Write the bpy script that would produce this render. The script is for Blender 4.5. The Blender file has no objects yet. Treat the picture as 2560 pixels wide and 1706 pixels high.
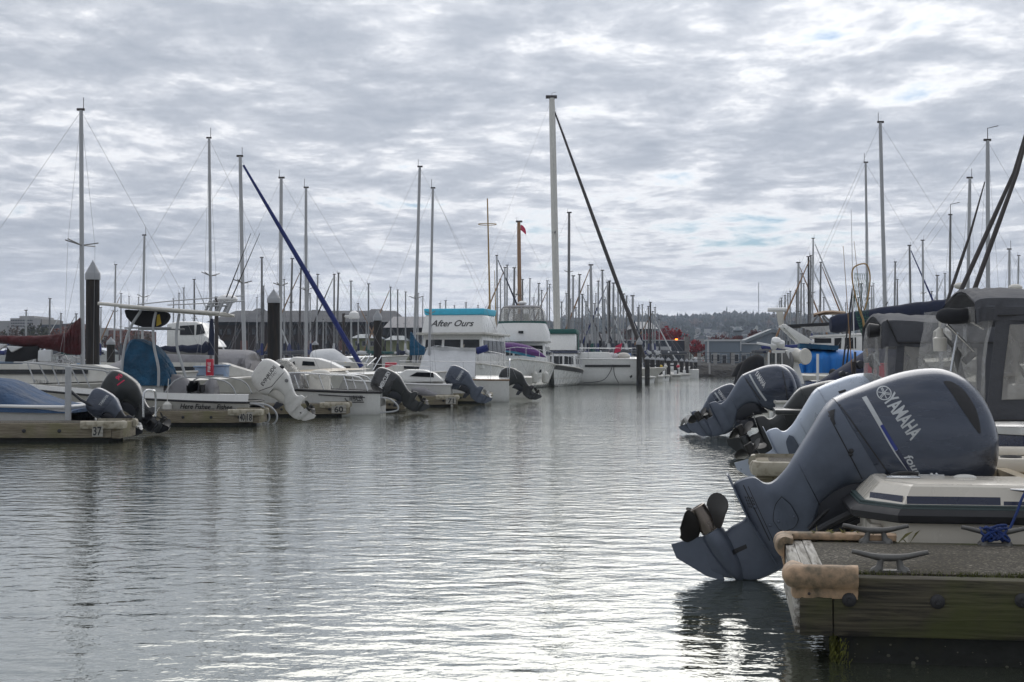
import bpy, bmesh, math, random
from mathutils import Vector, Matrix
from mathutils.bvhtree import BVHTree
R = math.radians
scene = bpy.context.scene
COL = scene.collection
rnd = random.Random(7)

# ------------------------------------------------------------------ camera
FP, EYE, HOR = 3555.6, 1.25, 910.0            # focal length in photo pixels, eye height, horizon row
TH = math.atan((HOR - 853.0) / FP)
cam_d = bpy.data.cameras.new('camera')
cam_d.sensor_width = 36.0
cam_d.lens = 36.0 * FP / 2560.0
cam_d.clip_start = 0.05
cam_d.clip_end = 9000.0
cam = bpy.data.objects.new('camera', cam_d)
COL.objects.link(cam)
cam.location = (0, 0, EYE)
cam.rotation_euler = (R(90) + TH, 0, 0)
scene.camera = cam

# ------------------------------------------------------------------ sky and sun
GLOW = 0.25
SUN_EL, SUN_AZ = R(36), R(9)                  # ahead of the camera, a little to the right, behind the clouds
world = bpy.data.worlds.new('World')
scene.world = world
world.use_nodes = True
nt = world.node_tree
nt.nodes.clear()
def wn(t, **kw):
    n = nt.nodes.new(t)
    for k, v in kw.items(): setattr(n, k, v)
    return n
def wl(a, b): nt.links.new(a, b)
def wmath(op, a, b=None, clamp=False):
    n = wn('ShaderNodeMath', operation=op); n.use_clamp = clamp
    for i, s in enumerate((a, b)):
        if s is None: continue
        if isinstance(s, (int, float)): n.inputs[i].default_value = s
        else: wl(s, n.inputs[i])
    return n.outputs[0]
out = wn('ShaderNodeOutputWorld'); bg = wn('ShaderNodeBackground'); wl(bg.outputs[0], out.inputs[0])
bg.inputs[1].default_value = 0.1
sky = wn('ShaderNodeTexSky'); sky.sky_type = 'NISHITA'; sky.sun_disc = False
sky.sun_elevation = SUN_EL; sky.sun_rotation = SUN_AZ; sky.altitude = 0; sky.air_density = 1.0; sky.dust_density = 1.2
tc = wn('ShaderNodeTexCoord'); sx = wn('ShaderNodeSeparateXYZ'); wl(tc.outputs['Generated'], sx.inputs[0])
zz = wmath('ADD', wmath('MAXIMUM', sx.outputs[2], 0.0), 0.07)
cu = wmath('DIVIDE', sx.outputs[0], zz); cv = wmath('DIVIDE', sx.outputs[1], zz)
cxyz = wn('ShaderNodeCombineXYZ'); wl(cu, cxyz.inputs[0]); wl(cv, cxyz.inputs[1])
def wnoise(scale, detail, rough, dist, loc, rot=0, sc=(1, 1, 1)):
    mp = wn('ShaderNodeMapping'); mp.inputs['Location'].default_value = loc
    mp.inputs['Rotation'].default_value = (0, 0, rot); mp.inputs['Scale'].default_value = sc
    wl(cxyz.outputs[0], mp.inputs[0])
    n = wn('ShaderNodeTexNoise'); wl(mp.outputs[0], n.inputs['Vector'])
    n.inputs['Scale'].default_value = scale; n.inputs['Detail'].default_value = detail
    n.inputs['Roughness'].default_value = rough; n.inputs['Distortion'].default_value = dist
    return n.outputs['Fac']
n1 = wnoise(2.5, 12, 0.66, 0.22, (3.1, 1.7, 0), R(24), (1.0, 0.75, 1))
n2 = wnoise(0.34, 4, 0.5, 0.2, (7.3, 2.1, 0))
n3 = wnoise(7.0, 6, 0.6, 0.2, (1.3, 5.1, 0), R(-20))
dens = wmath('ADD', wmath('ADD', wmath('MULTIPLY', n1, 0.57), wmath('MULTIPLY', n2, 0.24)), wmath('MULTIPLY', n3, 0.19))
def lobe(num, c, w):
    d = wmath('DIVIDE', wmath('SUBTRACT', wmath('DIVIDE', num, wmath('MAXIMUM', sx.outputs[1], 0.05)), c), w)
    return wmath('MULTIPLY', d, d)
gap = wmath('POWER', 2.718, wmath('MULTIPLY', wmath('ADD', lobe(sx.outputs[0], 0.15, 0.10), lobe(sx.outputs[2], 0.098, 0.026)), -1.0))
dens = wmath('SUBTRACT', dens, wmath('MULTIPLY', gap, 0.115))
ramp = wn('ShaderNodeValToRGB'); wl(dens, ramp.inputs[0])
def setramp(rp, stops):
    cr = rp.color_ramp
    while len(cr.elements) > 1: cr.elements.remove(cr.elements[-1])
    cr.elements[0].position = stops[0][0]; cr.elements[0].color = (*stops[0][1], 1)
    for p, c in stops[1:]:
        e = cr.elements.new(p); e.color = (*c, 1)
CLOUD = [(0.385, (.78, .785, .79)), (0.435, (.66, .67, .695)), (0.475, (.475, .497, .54)), (0.53, (.365, .392, .440)), (0.62, (.29, .32, .372))]
setramp(ramp, CLOUD)
cover = wn('ShaderNodeMapRange'); wl(dens, cover.inputs[0])
cover.inputs[1].default_value = 0.325; cover.inputs[2].default_value = 0.42
cs = wn('ShaderNodeVectorMath', operation='SCALE'); wl(ramp.outputs[0], cs.inputs[0]); cs.inputs['Scale'].default_value = 10.0
# thicker, brighter air towards the horizon ; a brighter vault overhead and behind (sunlit cloud)
hz = wn('ShaderNodeMapRange'); wl(sx.outputs[2], hz.inputs[0]); hz.inputs[1].default_value = 0.0; hz.inputs[2].default_value = 0.09
hz.inputs[3].default_value = 0.72; hz.inputs[4].default_value = 0.0
hz.interpolation_type = 'SMOOTHSTEP'
mix1 = wn('ShaderNodeMix', data_type='RGBA'); wl(cover.outputs[0], mix1.inputs[0])
skb = wn('ShaderNodeMix', data_type='RGBA', blend_type='MULTIPLY'); skb.inputs[0].default_value = 1.0; wl(sky.outputs[0], skb.inputs[6]); skb.inputs[7].default_value = (.20, .31, .44, 1)
wl(skb.outputs[2], mix1.inputs[6]); wl(cs.outputs[0], mix1.inputs[7])
mix2 = wn('ShaderNodeMix', data_type='RGBA'); wl(hz.outputs[0], mix2.inputs[0]); wl(mix1.outputs[2], mix2.inputs[6])
mix2.inputs[7].default_value = (6.0, 6.25, 6.8, 1)
vault = wn('ShaderNodeMapRange'); wl(sx.outputs[2], vault.inputs[0]); vault.inputs[1].default_value = 0.25; vault.inputs[2].default_value = 0.70
vault.inputs[3].default_value = 1.0; vault.inputs[4].default_value = 1.1
back = wn('ShaderNodeMapRange'); wl(sx.outputs[1], back.inputs[0]); back.inputs[1].default_value = 0.5; back.inputs[2].default_value = -0.6
back.inputs[3].default_value = 1.0; back.inputs[4].default_value = 0.80
fin = wn('ShaderNodeVectorMath', operation='SCALE'); wl(mix2.outputs[2], fin.inputs[0]); gl = wn('ShaderNodeVectorMath', operation='DOT_PRODUCT'); wl(tc.outputs['Generated'], gl.inputs[0]); gl.inputs[1].default_value = (math.sin(SUN_AZ) * math.cos(SUN_EL), math.cos(SUN_AZ) * math.cos(SUN_EL), math.sin(SUN_EL))
glow = wmath('ADD', wmath('MULTIPLY', wmath('POWER', wmath('MAXIMUM', gl.outputs['Value'], 0.0), 10.0), GLOW), 1.0)      # cloud lit through from behind by the hidden sun
wl(wmath('MULTIPLY', wmath('MULTIPLY', vault.outputs[0], back.outputs[0]), glow), fin.inputs['Scale'])
wl(fin.outputs[0], bg.inputs[0])

sun_d = bpy.data.lights.new('sun', 'SUN'); sun_d.energy = 0.8; sun_d.angle = R(55); sun_d.color = (1.0, 0.95, 0.88)
sun = bpy.data.objects.new('sun', sun_d); COL.objects.link(sun)
sv = Vector((math.sin(SUN_AZ) * math.cos(SUN_EL), math.cos(SUN_AZ) * math.cos(SUN_EL), math.sin(SUN_EL)))
sun.rotation_euler = sv.to_track_quat('Z', 'Y').to_euler()
scene.view_settings.view_transform = 'Standard'
scene.view_settings.look = 'None'
scene.view_settings.exposure = 0.58
scene.view_settings.gamma = 1.0
scene.cycles.max_bounces = 8
scene.cycles.transparent_max_bounces = 24

# ------------------------------------------------------------------ frame helpers
def ray(px, py):
    cx = (px - 1280.0) / FP; cy = (853.0 - py) / FP
    return Vector((cx, math.cos(TH) - cy * math.sin(TH), math.sin(TH) + cy * math.cos(TH)))
def P(px, py, Y):
    d = ray(px, py); return Vector((0, 0, EYE)) + d * (Y / d.y)
def PZ(px, py, z):
    d = ray(px, py); return Vector((0, 0, EYE)) + d * ((z - EYE) / d.z)
def XW(px, Y): return (px - 1280.0) / FP * Y
def ZW(py, Y): return P(1280, py, Y).z
def planar(M, yl=0.0):
    """pixel -> (x, z) in the local frame M, on its vertical plane y = yl"""
    Mi = M.inverted()
    o = Mi @ Vector((0, 0, EYE)); r3 = Mi.to_3x3()
    def f(px, py):
        d = r3 @ ray(px, py); t = (yl - o.y) / d.y; q = o + d * t
        return q.x, q.z
    return f
def frame(x, y, z=0, rot=0): return Matrix.Translation((x, y, z)) @ Matrix.Rotation(rot, 4, 'Z')

# ------------------------------------------------------------------ mesh builder
class MB:
    def __init__(s): s.v = []; s.f = []; s.m = []; s.cur = 0
    def add(s, vs, fs, mat=None):
        b = len(s.v); s.v += [tuple(q) for q in vs]
        for q in fs: s.f.append(tuple(i + b for i in q)); s.m.append(s.cur if mat is None else mat)
        return s
    def box(s, x0, x1, y0, y1, z0, z1, mat=None):
        return s.add([(x0, y0, z0), (x1, y0, z0), (x1, y1, z0), (x0, y1, z0), (x0, y0, z1), (x1, y0, z1), (x1, y1, z1), (x0, y1, z1)],
                     [(3, 2, 1, 0), (4, 5, 6, 7), (0, 1, 5, 4), (1, 2, 6, 5), (2, 3, 7, 6), (3, 0, 4, 7)], mat)
    def hexa(s, p, mat=None):                    # eight corners: bottom ring then top ring
        return s.add(p, [(3, 2, 1, 0), (4, 5, 6, 7), (0, 1, 5, 4), (1, 2, 6, 5), (2, 3, 7, 6), (3, 0, 4, 7)], mat)
    def loft(s, rings, cap0=True, cap1=True, close=True, mat=None):
        n = len(rings[0]); vs = [q for r in rings for q in r]; fs = []
        for i in range(len(rings) - 1):
            for j in range(n if close else n - 1):
                a = i * n + j; b = i * n + (j + 1) % n
                fs.append((a, b, b + n, a + n))
        if cap0: fs.append(tuple(range(n - 1, -1, -1)))
        if cap1: fs.append(tuple(range((len(rings) - 1) * n, len(rings) * n)))
        return s.add(vs, fs, mat)
    def tube(s, pts, r, n=8, mat=None, caps=True):
        pts = [Vector(q) for q in pts]; rings = []
        rs = r if isinstance(r, (list, tuple)) else [r] * len(pts)
        up = None
        for i, q in enumerate(pts):
            t = (pts[min(i + 1, len(pts) - 1)] - pts[max(i - 1, 0)])
            if t.length < 1e-9: t = Vector((0, 0, 1))
            t.normalize()
            if up is None: up = Vector((0, 0, 1)) if abs(t.z) < 0.9 else Vector((0, 1, 0))
            a = t.cross(up)
            if a.length < 1e-4: a = t.cross(Vector((1, 0, 0)))
            a.normalize(); b = a.cross(t); up = b
            rings.append([q + (a * math.cos(2 * math.pi * k / n) + b * math.sin(2 * math.pi * k / n)) * rs[i] for k in range(n)])
        return s.loft(rings, caps, caps, True, mat)
    def bar(s, a, b, w, h, mat=None, up=(0, 0, 1)):   # rectangular bar from a to b
        a = Vector(a); b = Vector(b); t = (b - a).normalized(); u = Vector(up)
        x = t.cross(u)
        if x.length < 1e-4: x = t.cross(Vector((0, 1, 0)))
        x.normalize(); y = x.cross(t)
        c = [(-w, -h), (w, -h), (w, h), (-w, h)]
        return s.loft([[q + x * i * .5 + y * j * .5 for i, j in c] for q in (a, b)], True, True, True, mat)
    def lathe(s, prof, o=(0, 0, 0), ax=(0, 0, 1), n=16, mat=None, caps=True):   # prof: (distance along ax, radius)
        o = Vector(o); t = Vector(ax).normalized()
        a = t.cross(Vector((0, 0, 1)) if abs(t.z) < .9 else Vector((1, 0, 0))).normalized(); b = t.cross(a)
        rings = [[o + t * h + (a * math.cos(2 * math.pi * k / n) + b * math.sin(2 * math.pi * k / n)) * max(rr, 1e-4) for k in range(n)] for h, rr in prof]
        return s.loft(rings, caps, caps, True, mat)
    def prism(s, poly, y0, y1, mat=None):        # poly in (x, z), extruded along y
        n = len(poly)
        vs = [(x, y0, z) for x, z in poly] + [(x, y1, z) for x, z in poly]
        fs = [tuple(range(n)), tuple(range(2 * n - 1, n - 1, -1))] + [(i, i + n, (i + 1) % n + n, (i + 1) % n) for i in range(n)]
        return s.add(vs, fs, mat)
    def slab(s, poly, z0, z1, mat=None):         # poly in (x, y), extruded along z
        n = len(poly)
        vs = [(x, y, z0) for x, y in poly] + [(x, y, z1) for x, y in poly]
        fs = [tuple(range(n - 1, -1, -1)), tuple(range(n, 2 * n))] + [(i, (i + 1) % n, (i + 1) % n + n, i + n) for i in range(n)]
        return s.add(vs, fs, mat)
    def strip(s, left, right, mat=None):         # sheet between two polylines
        n = len(left); return s.add(list(left) + list(right), [(i, i + 1, n + i + 1, n + i) for i in range(n - 1)], mat)
    def ball(s, c, r, sq=(1, 1, 1), n=10, mat=None):
        c = Vector(c); rings = []
        for i in range(1, n // 2 + 1):
            t = math.pi * i / (n // 2 + 1)
            rings.append([c + Vector((r * sq[0] * math.sin(t) * math.cos(2 * math.pi * k / n), r * sq[1] * math.sin(t) * math.sin(2 * math.pi * k / n), r * sq[2] * math.cos(t))) for k in range(n)])
        rings.insert(0, [c + Vector((1e-4 * math.cos(2 * math.pi * k / n), 1e-4 * math.sin(2 * math.pi * k / n), r * sq[2])) for k in range(n)])
        rings.append([c + Vector((1e-4 * math.cos(2 * math.pi * k / n), 1e-4 * math.sin(2 * math.pi * k / n), -r * sq[2])) for k in range(n)])
        return s.loft(rings, True, True, True, mat)
    def mesh(s, name, mats, angle=38, bevel=0, weld=False):
        me = bpy.data.meshes.new(name)
        me.from_pydata(s.v, [], s.f)
        for m in (mats if isinstance(mats, (list, tuple)) else [mats]): me.materials.append(m)
        me.polygons.foreach_set('material_index', s.m)
        bm = bmesh.new(); bm.from_mesh(me)
        if weld: bmesh.ops.remove_doubles(bm, verts=bm.verts, dist=1e-5)
        if bevel:
            es = [e for e in bm.edges if len(e.link_faces) == 2 and e.calc_face_angle(0) > R(30)]
            bmesh.ops.bevel(bm, geom=es, offset=bevel, segments=2, affect='EDGES', profile=0.5, clamp_overlap=True)
        bmesh.ops.recalc_face_normals(bm, faces=bm.faces)
        bm.to_mesh(me); bm.free()
        me.polygons.foreach_set('use_smooth', [True] * len(me.polygons))
        me.set_sharp_from_angle(angle=R(angle))
        return me
    def build(s, name, mats, parent=None, label=None, **kw):
        o = bpy.data.objects.new(name, s.mesh(name, mats, **kw)); COL.objects.link(o)
        if parent: o.parent = parent
        if label: o['label'] = label
        return o
def tag(o, label=None, cat=None, group=None, kind=None):
    if label: o['label'] = label
    if cat: o['category'] = cat
    if group: o['group'] = group
    if kind: o['kind'] = kind
    return o
def thing(name, label, cat, M=None, group=None):
    o = bpy.data.objects.new(name, None); COL.objects.link(o)
    o.empty_display_size = 0.2
    if M is not None: o.matrix_world = M
    return tag(o, label, cat, group)
def crom(pts, k):
    """Catmull-Rom through tuples of numbers, k steps per span"""
    res = []
    for i in range(len(pts) - 1):
        a = pts[max(i - 1, 0)]; b = pts[i]; c = pts[i + 1]; d = pts[min(i + 2, len(pts) - 1)]
        for j in range(k):
            t = j / k
            res.append(tuple(.5 * ((2 * q) + (-p + r_) * t + (2 * p - 5 * q + 4 * r_ - s_) * t * t + (-p + 3 * q - 3 * r_ + s_) * t ** 3) for p, q, r_, s_ in zip(a, b, c, d)))
    res.append(tuple(pts[-1])); return res
def lerp(a, b, t): return a + (b - a) * t
def interp(tab, x):
    if x <= tab[0][0]: return tab[0][1]
    for (a, b), (c, d) in zip(tab, tab[1:]):
        if x <= c: return lerp(b, d, (x - a) / (c - a))
    return tab[-1][1]

# ------------------------------------------------------------------ materials
def mat(name, col, rough=0.5, metal=0.0, var=0.15, scale=6.0, bump=0.0, bscale=40.0, stretch=(1, 1, 1), col2=None, mixpos=(0.45, 0.65), coat=0.0, spec=0.5, alpha=None, detail=6, rvar=0.1, bdist=0.01):
    m = bpy.data.materials.new(name); m.use_nodes = True
    t = m.node_tree; N = t.nodes; L = t.links
    b = N['Principled BSDF']
    b.inputs['Roughness'].default_value = rough; b.inputs['Metallic'].default_value = metal
    b.inputs['Coat Weight'].default_value = coat; b.inputs['Coat Roughness'].default_value = 0.06
    b.inputs['Specular IOR Level'].default_value = spec
    c = N.new('ShaderNodeTexCoord'); mp = N.new('ShaderNodeMapping'); L.new(c.outputs['Object'], mp.inputs[0]); mp.inputs['Scale'].default_value = stretch
    n = N.new('ShaderNodeTexNoise'); L.new(mp.outputs[0], n.inputs['Vector'])
    n.inputs['Scale'].default_value = scale; n.inputs['Detail'].default_value = detail; n.inputs['Roughness'].default_value = 0.6
    r = N.new('ShaderNodeValToRGB'); L.new(n.outputs['Fac'], r.inputs[0])
    if col2 is None:
        setramp(r, [(0.3, tuple(x * (1 - var) for x in col)), (0.7, tuple(min(x * (1 + var), 0.95) for x in col))])
    else:
        setramp(r, [(mixpos[0], col), (mixpos[1], col2)])
    L.new(r.outputs[0], b.inputs['Base Color'])
    if rvar:
        q = N.new('ShaderNodeMapRange'); L.new(n.outputs['Fac'], q.inputs[0]); q.inputs[1].default_value = .3; q.inputs[2].default_value = .7
        q.inputs[3].default_value = max(rough - rvar, 0.02); q.inputs[4].default_value = min(rough + rvar, 1); L.new(q.outputs[0], b.inputs['Roughness'])
    if bump:
        n2 = N.new('ShaderNodeTexNoise'); L.new(mp.outputs[0], n2.inputs['Vector']); n2.inputs['Scale'].default_value = bscale; n2.inputs['Detail'].default_value = 5
        bp = N.new('ShaderNodeBump'); bp.inputs['Strength'].default_value = bump; bp.inputs['Distance'].default_value = bdist
        L.new(n2.outputs['Fac'], bp.inputs['Height']); L.new(bp.outputs[0], b.inputs['Normal'])
    if alpha is not None: b.inputs['Alpha'].default_value = alpha
    return m
M = {}
def D(key, *a, **k): M[key] = mat(key, *a, **k)
D('gelcoat', (.68, .68, .66), .28, col2=(.60, .595, .57), mixpos=(.5, .85), scale=3.5, coat=.25, stretch=(1, 1, .45))
D('gelcoat_cream', (.71, .66, .57), .3, col2=(.63, .58, .49), mixpos=(.48, .8), scale=3, coat=.3, stretch=(1, 1, .4))
D('gelcoat_old', (.50, .49, .45), .4, col2=(.36, .345, .30), mixpos=(.45, .78), scale=3, stretch=(1, 1, .35))
D('gelcoat_tan', (.42, .35, .24), .35, var=.1)
D('white_paint', (.70, .70, .69), .4, var=.06)
D('off_white', (.55, .53, .48), .5, var=.12)
D('alu', (.27, .28, .29), .42, metal=.5, var=.12, scale=9, stretch=(1, 1, .2))
D('alu_white', (.37, .38, .39), .45, metal=.1, var=.1, scale=5, stretch=(1, 1, .2))
D('alu_grey', (.17, .17, .17), .5, metal=.3, var=.15, stretch=(1, 1, .2))
D('mast_brown', (.26, .145, .07), .5, var=.25, stretch=(1, 1, .15))
D('mast_dark', (.035, .028, .026), .5, var=.25)
D('steel', (.55, .56, .57), .22, metal=1.0, var=.08)
D('galv', (.13, .128, .122), .55, metal=.55, var=.22, scale=25, bump=.35, bscale=90, bdist=.004)
D('wire', (.28, .28, .29), .5, metal=.5, var=.1)
D('black_rubber', (.016, .016, .018), .55, var=.25, scale=14)
D('black_gloss', (.012, .012, .014), .2, var=.2, coat=.6)
D('black_cloth', (.010, .010, .012), .85, var=.3, bump=.3, bscale=30)
D('yam_grey', (.048, .060, .088), .30, metal=.45, var=.22, scale=3, coat=.55, stretch=(.6, 1, 2.5))
D('yam_leg', (.095, .113, .150), .42, metal=.3, var=.16, scale=7, coat=.15, bump=.05, bscale=30)
D('yam_dark', (.018, .020, .027), .5, var=.2)
D('silver_engine', (.42, .47, .55), .33, metal=.35, var=.06, coat=.4)
D('olive_engine', (.013, .015, .015), .38, metal=.2, var=.2, coat=.4)
D('white_engine', (.60, .59, .56), .3, var=.06, coat=.3)
D('decal_silver', (.46, .48, .49), .35, metal=.3, var=.06)
D('decal_white', (.62, .62, .62), .4, var=.04)
D('decal_blue', (.02, .035, .20), .35, var=.06)
D('decal_black', (.012, .012, .014), .4, var=.1)
D('decal_red', (.55, .012, .07), .4, var=.08)
D('prop_bronze', (.17, .145, .125), .3, metal=1.0, var=.3, scale=9)
D('prop_black', (.017, .015, .013), .5, var=.35, scale=10)
D('prop_white', (.48, .47, .45), .4, var=.1)
D('canvas_grey', (.070, .073, .083), .85, var=.12, scale=4, bump=.5, bscale=9, bdist=.03)
D('canvas_dark', (.022, .023, .027), .85, var=.18, scale=4, bump=.5, bscale=9, bdist=.03)
D('canvas_navy', (.008, .013, .038), .8, var=.2, scale=4, bump=.5, bscale=8, bdist=.03)
D('canvas_blue', (.030, .068, .14), .8, var=.28, scale=2.5, bump=.9, bscale=3.5, bdist=.10)
D('canvas_teal', (.010, .070, .14), .8, var=.4, scale=3, bump=1.0, bscale=4, bdist=.14)
D('canvas_royal', (.010, .020, .125), .8, var=.2, scale=4, bump=.4, bscale=8, bdist=.03)
D('canvas_maroon', (.060, .010, .012), .85, var=.35, scale=4, bump=1.0, bscale=5, bdist=.12)
D('canvas_green', (.008, .075, .065), .8, var=.2)
D('tarp_blue', (.005, .145, .46), .6, var=.2, scale=3, bump=.6, bscale=6, bdist=.04, stretch=(2.5, 1, .5))
D('tarp_grey', (.22, .215, .225), .75, var=.15, scale=2.5, bump=.7, bscale=3, bdist=.08)
D('tarp_white', (.58, .59, .60), .7, var=.06, bump=.5, bscale=4, bdist=.05)
D('turquoise', (.06, .47, .66), .6, var=.1)
D('teal_stripe', (.07, .10, .10), .4, var=.1)
D('navy_paint', (.008, .014, .045), .3, var=.15, coat=.4)
D('stripe_black', (.022, .022, .022), .45, var=.2)
D('window_dark', (.010, .012, .015), .15, var=.3, scale=2, spec=.3)
D('teak', (.20, .115, .055), .6, var=.25, stretch=(.3, 3, 3))
D('kayak_purple', (.10, .02, .16), .4, var=.15)
D('kayak_teal', (.05, .30, .45), .4, var=.3)
D('box_blue', (.24, .33, .46), .5, var=.12)
D('barrel_blue', (.03, .13, .42), .5, var=.1)
D('red_box', (.42, .014, .04), .45, var=.1)
D('orange', (.48, .11, .03), .6, var=.15)
D('yellow', (.52, .36, .03), .6, var=.15)
D('rope', (.30, .27, .22), .8, var=.2)
D('rope_blue', (.008, .030, .14), .75, var=.3, scale=40, bump=.8, bscale=120, bdist=.004)
D('fender', (.56, .55, .51), .45, var=.1)
D('pile_wood', (.011, .010, .010), .85, col2=(.034, .028, .023), scale=5, stretch=(3, 3, .25), bump=.6, bscale=14)
D('pile_cap', (.30, .31, .325), .5, var=.1, scale=4)
D('peach', (.44, .29, .175), .6, col2=(.12, .095, .06), mixpos=(.44, .62), scale=7, bump=.7, bscale=16, bdist=.012)
D('bumper_old', (.34, .31, .24), .6, col2=(.15, .125, .08), mixpos=(.5, .68), scale=9, bump=.3, bscale=30)
D('moss', (.075, .085, .018), .95, var=.5, scale=30, bump=.8, bscale=60, bdist=.02)
D('slime', (.10, .105, .016), .9, var=.5, scale=25)
D('barnacle', (.09, .088, .065), .9, var=.4, scale=20)
D('float_dark', (.005, .006, .004), .75, col2=(.018, .019, .010), mixpos=(.5, .75), scale=6, bump=.8, bscale=14, bdist=.02)
D('grass', (.13, .12, .04), .9, var=.4)
D('tan_pole', (.33, .21, .08), .5, var=.15)
D('net_green', (.02, .12, .075), .7, var=.2)
D('roof_dark', (.036, .040, .050), .85, var=.12, scale=.4)
D('wall_brown', (.034, .022, .017), .9, var=.3, scale=.5)
D('wall_black', (.015, .016, .020), .8, var=.15, scale=.5)
D('wall_slate', (.036, .045, .062), .8, var=.1, scale=1)
D('wall_greyblue', (.165, .20, .235), .75, var=.05, scale=1)
D('wall_pale', (.34, .33, .32), .8, var=.1, scale=.3)
D('wall_green', (.26, .28, .14), .8, var=.1, scale=.5)
D('wall_brick', (.14, .055, .038), .85, var=.2, scale=1)
D('trim_white', (.50, .51, .52), .6, var=.05)
D('stone', (.20, .19, .18), .9, var=.4, scale=2)
D('glass_dark', (.022, .026, .032), .12, var=.3, scale=.7)
D('roof_metal', (.17, .20, .22), .6, var=.08)
D('revetment', (.014, .012, .010), .95, col2=(.036, .032, .027), mixpos=(.4, .7), scale=1.2, bump=1.0, bscale=2.5, bdist=.3)
D('fence_grey', (.06, .06, .06), .7, var=.2)
D('red_leaf', (.27, .013, .02), .8, var=.45, scale=.8)
D('red_leaf_dull', (.13, .026, .020), .8, var=.45, scale=.8)
D('orange_leaf', (.20, .055, .02), .8, var=.4, scale=.8)
D('brown_leaf', (.075, .042, .020), .85, var=.5, scale=.5)
D('olive_leaf', (.045, .048, .020), .85, var=.5, scale=.5)
D('forest', (.020, .030, .017), .95, col2=(.062, .050, .024), mixpos=(.45, .7), scale=.018)
D('conifer', (.014, .026, .016), .95, var=.4, scale=.2)
D('bark', (.05, .04, .032), .9, var=.3)
D('hill', (.045, .05, .03), .95, var=.4, scale=.02)
D('house_white', (.42, .42, .42), .8, var=.1)
D('house_tan', (.24, .22, .19), .8, var=.1)
D('house_roof', (.12, .12, .125), .8, var=.25, scale=.05)
D('ground', (.05, .048, .042), .95, var=.3, scale=.1)
D('car_white', (.6, .6, .6), .25, var=.04, coat=.4)

def wood(name, c1, c2, moss=None, grain=(1.0, 7, 22)):
    m = bpy.data.materials.new(name); m.use_nodes = True
    t = m.node_tree; N = t.nodes; L = t.links; b = N['Principled BSDF']; b.inputs['Roughness'].default_value = .85
    c = N.new('ShaderNodeTexCoord'); mp = N.new('ShaderNodeMapping'); L.new(c.outputs['Object'], mp.inputs[0]); mp.inputs['Scale'].default_value = grain
    n = N.new('ShaderNodeTexNoise'); L.new(mp.outputs[0], n.inputs['Vector']); n.inputs['Scale'].default_value = 2.3; n.inputs['Detail'].default_value = 9; n.inputs['Roughness'].default_value = .65; n.inputs['Distortion'].default_value = 1.1
    r = N.new('ShaderNodeValToRGB'); L.new(n.outputs['Fac'], r.inputs[0]); setramp(r, [(.38, c1), (.5, tuple((x + y) / 2 for x, y in zip(c1, c2))), (.62, c2)])
    n2 = N.new('ShaderNodeTexNoise'); L.new(c.outputs['Object'], n2.inputs['Vector']); n2.inputs['Scale'].default_value = 2.6; n2.inputs['Detail'].default_value = 5
    q = N.new('ShaderNodeMapRange'); L.new(n2.outputs['Fac'], q.inputs[0]); q.inputs[1].default_value = .48; q.inputs[2].default_value = .64
    mx = N.new('ShaderNodeMix'); mx.data_type = 'RGBA'; L.new(q.outputs[0], mx.inputs[0]); L.new(r.outputs[0], mx.inputs[6]); mx.inputs[7].default_value = (*(moss or c2), 1)
    mm = N.new('ShaderNodeMix'); mm.data_type = 'RGBA'; mm.inputs[0].default_value = .7; L.new(r.outputs[0], mm.inputs[6]); L.new(mx.outputs[2], mm.inputs[7])
    L.new(mm.outputs[2], b.inputs['Base Color'])
    bp = N.new('ShaderNodeBump'); bp.inputs['Strength'].default_value = .6; bp.inputs['Distance'].default_value = .008; L.new(n.outputs['Fac'], bp.inputs['Height']); L.new(bp.outputs[0], b.inputs['Normal'])
    M[name] = m
wood('beam_wood', (.014, .012, .008), (.085, .073, .046), (.052, .060, .010))
wood('beam_pale', (.10, .082, .055), (.25, .215, .155), (.15, .14, .07))
wood('beam_white', (.075, .062, .045), (.52, .50, .46), (.36, .34, .29), (16, 1.0, 16))
wood('plate_white', (.20, .185, .16), (.42, .41, .37), (.33, .31, .27))

def concrete(name):
    m = bpy.data.materials.new(name); m.use_nodes = True
    t = m.node_tree; N = t.nodes; L = t.links; b = N['Principled BSDF']; b.inputs['Roughness'].default_value = .9
    c = N.new('ShaderNodeTexCoord')
    v = N.new('ShaderNodeTexVoronoi'); L.new(c.outputs['Object'], v.inputs['Vector']); v.inputs['Scale'].default_value = 105
    r = N.new('ShaderNodeValToRGB'); L.new(v.outputs['Color'], r.inputs[0]); setramp(r, [(.0, (.020, .017, .012)), (.45, (.050, .043, .031)), (.8, (.118, .105, .080)), (1, (.36, .33, .27))])
    n = N.new('ShaderNodeTexNoise'); L.new(c.outputs['Object'], n.inputs['Vector']); n.inputs['Scale'].default_value = 2.2; n.inputs['Detail'].default_value = 6
    q = N.new('ShaderNodeValToRGB'); L.new(n.outputs['Fac'], q.inputs[0]); setramp(q, [(.35, (.55, .52, .42)), (.62, (1, 1, 1))])
    mx = N.new('ShaderNodeMix'); mx.data_type = 'RGBA'; mx.blend_type = 'MULTIPLY'; mx.inputs[0].default_value = 1; L.new(r.outputs[0], mx.inputs[6]); L.new(q.outputs[0], mx.inputs[7]); L.new(mx.outputs[2], b.inputs['Base Color'])
    bp = N.new('ShaderNodeBump'); bp.inputs['Strength'].default_value = .5; bp.inputs['Distance'].default_value = .004; L.new(v.outputs['Distance'], bp.inputs['Height']); L.new(bp.outputs[0], b.inputs['Normal'])
    M[name] = m
concrete('aggregate')

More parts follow.
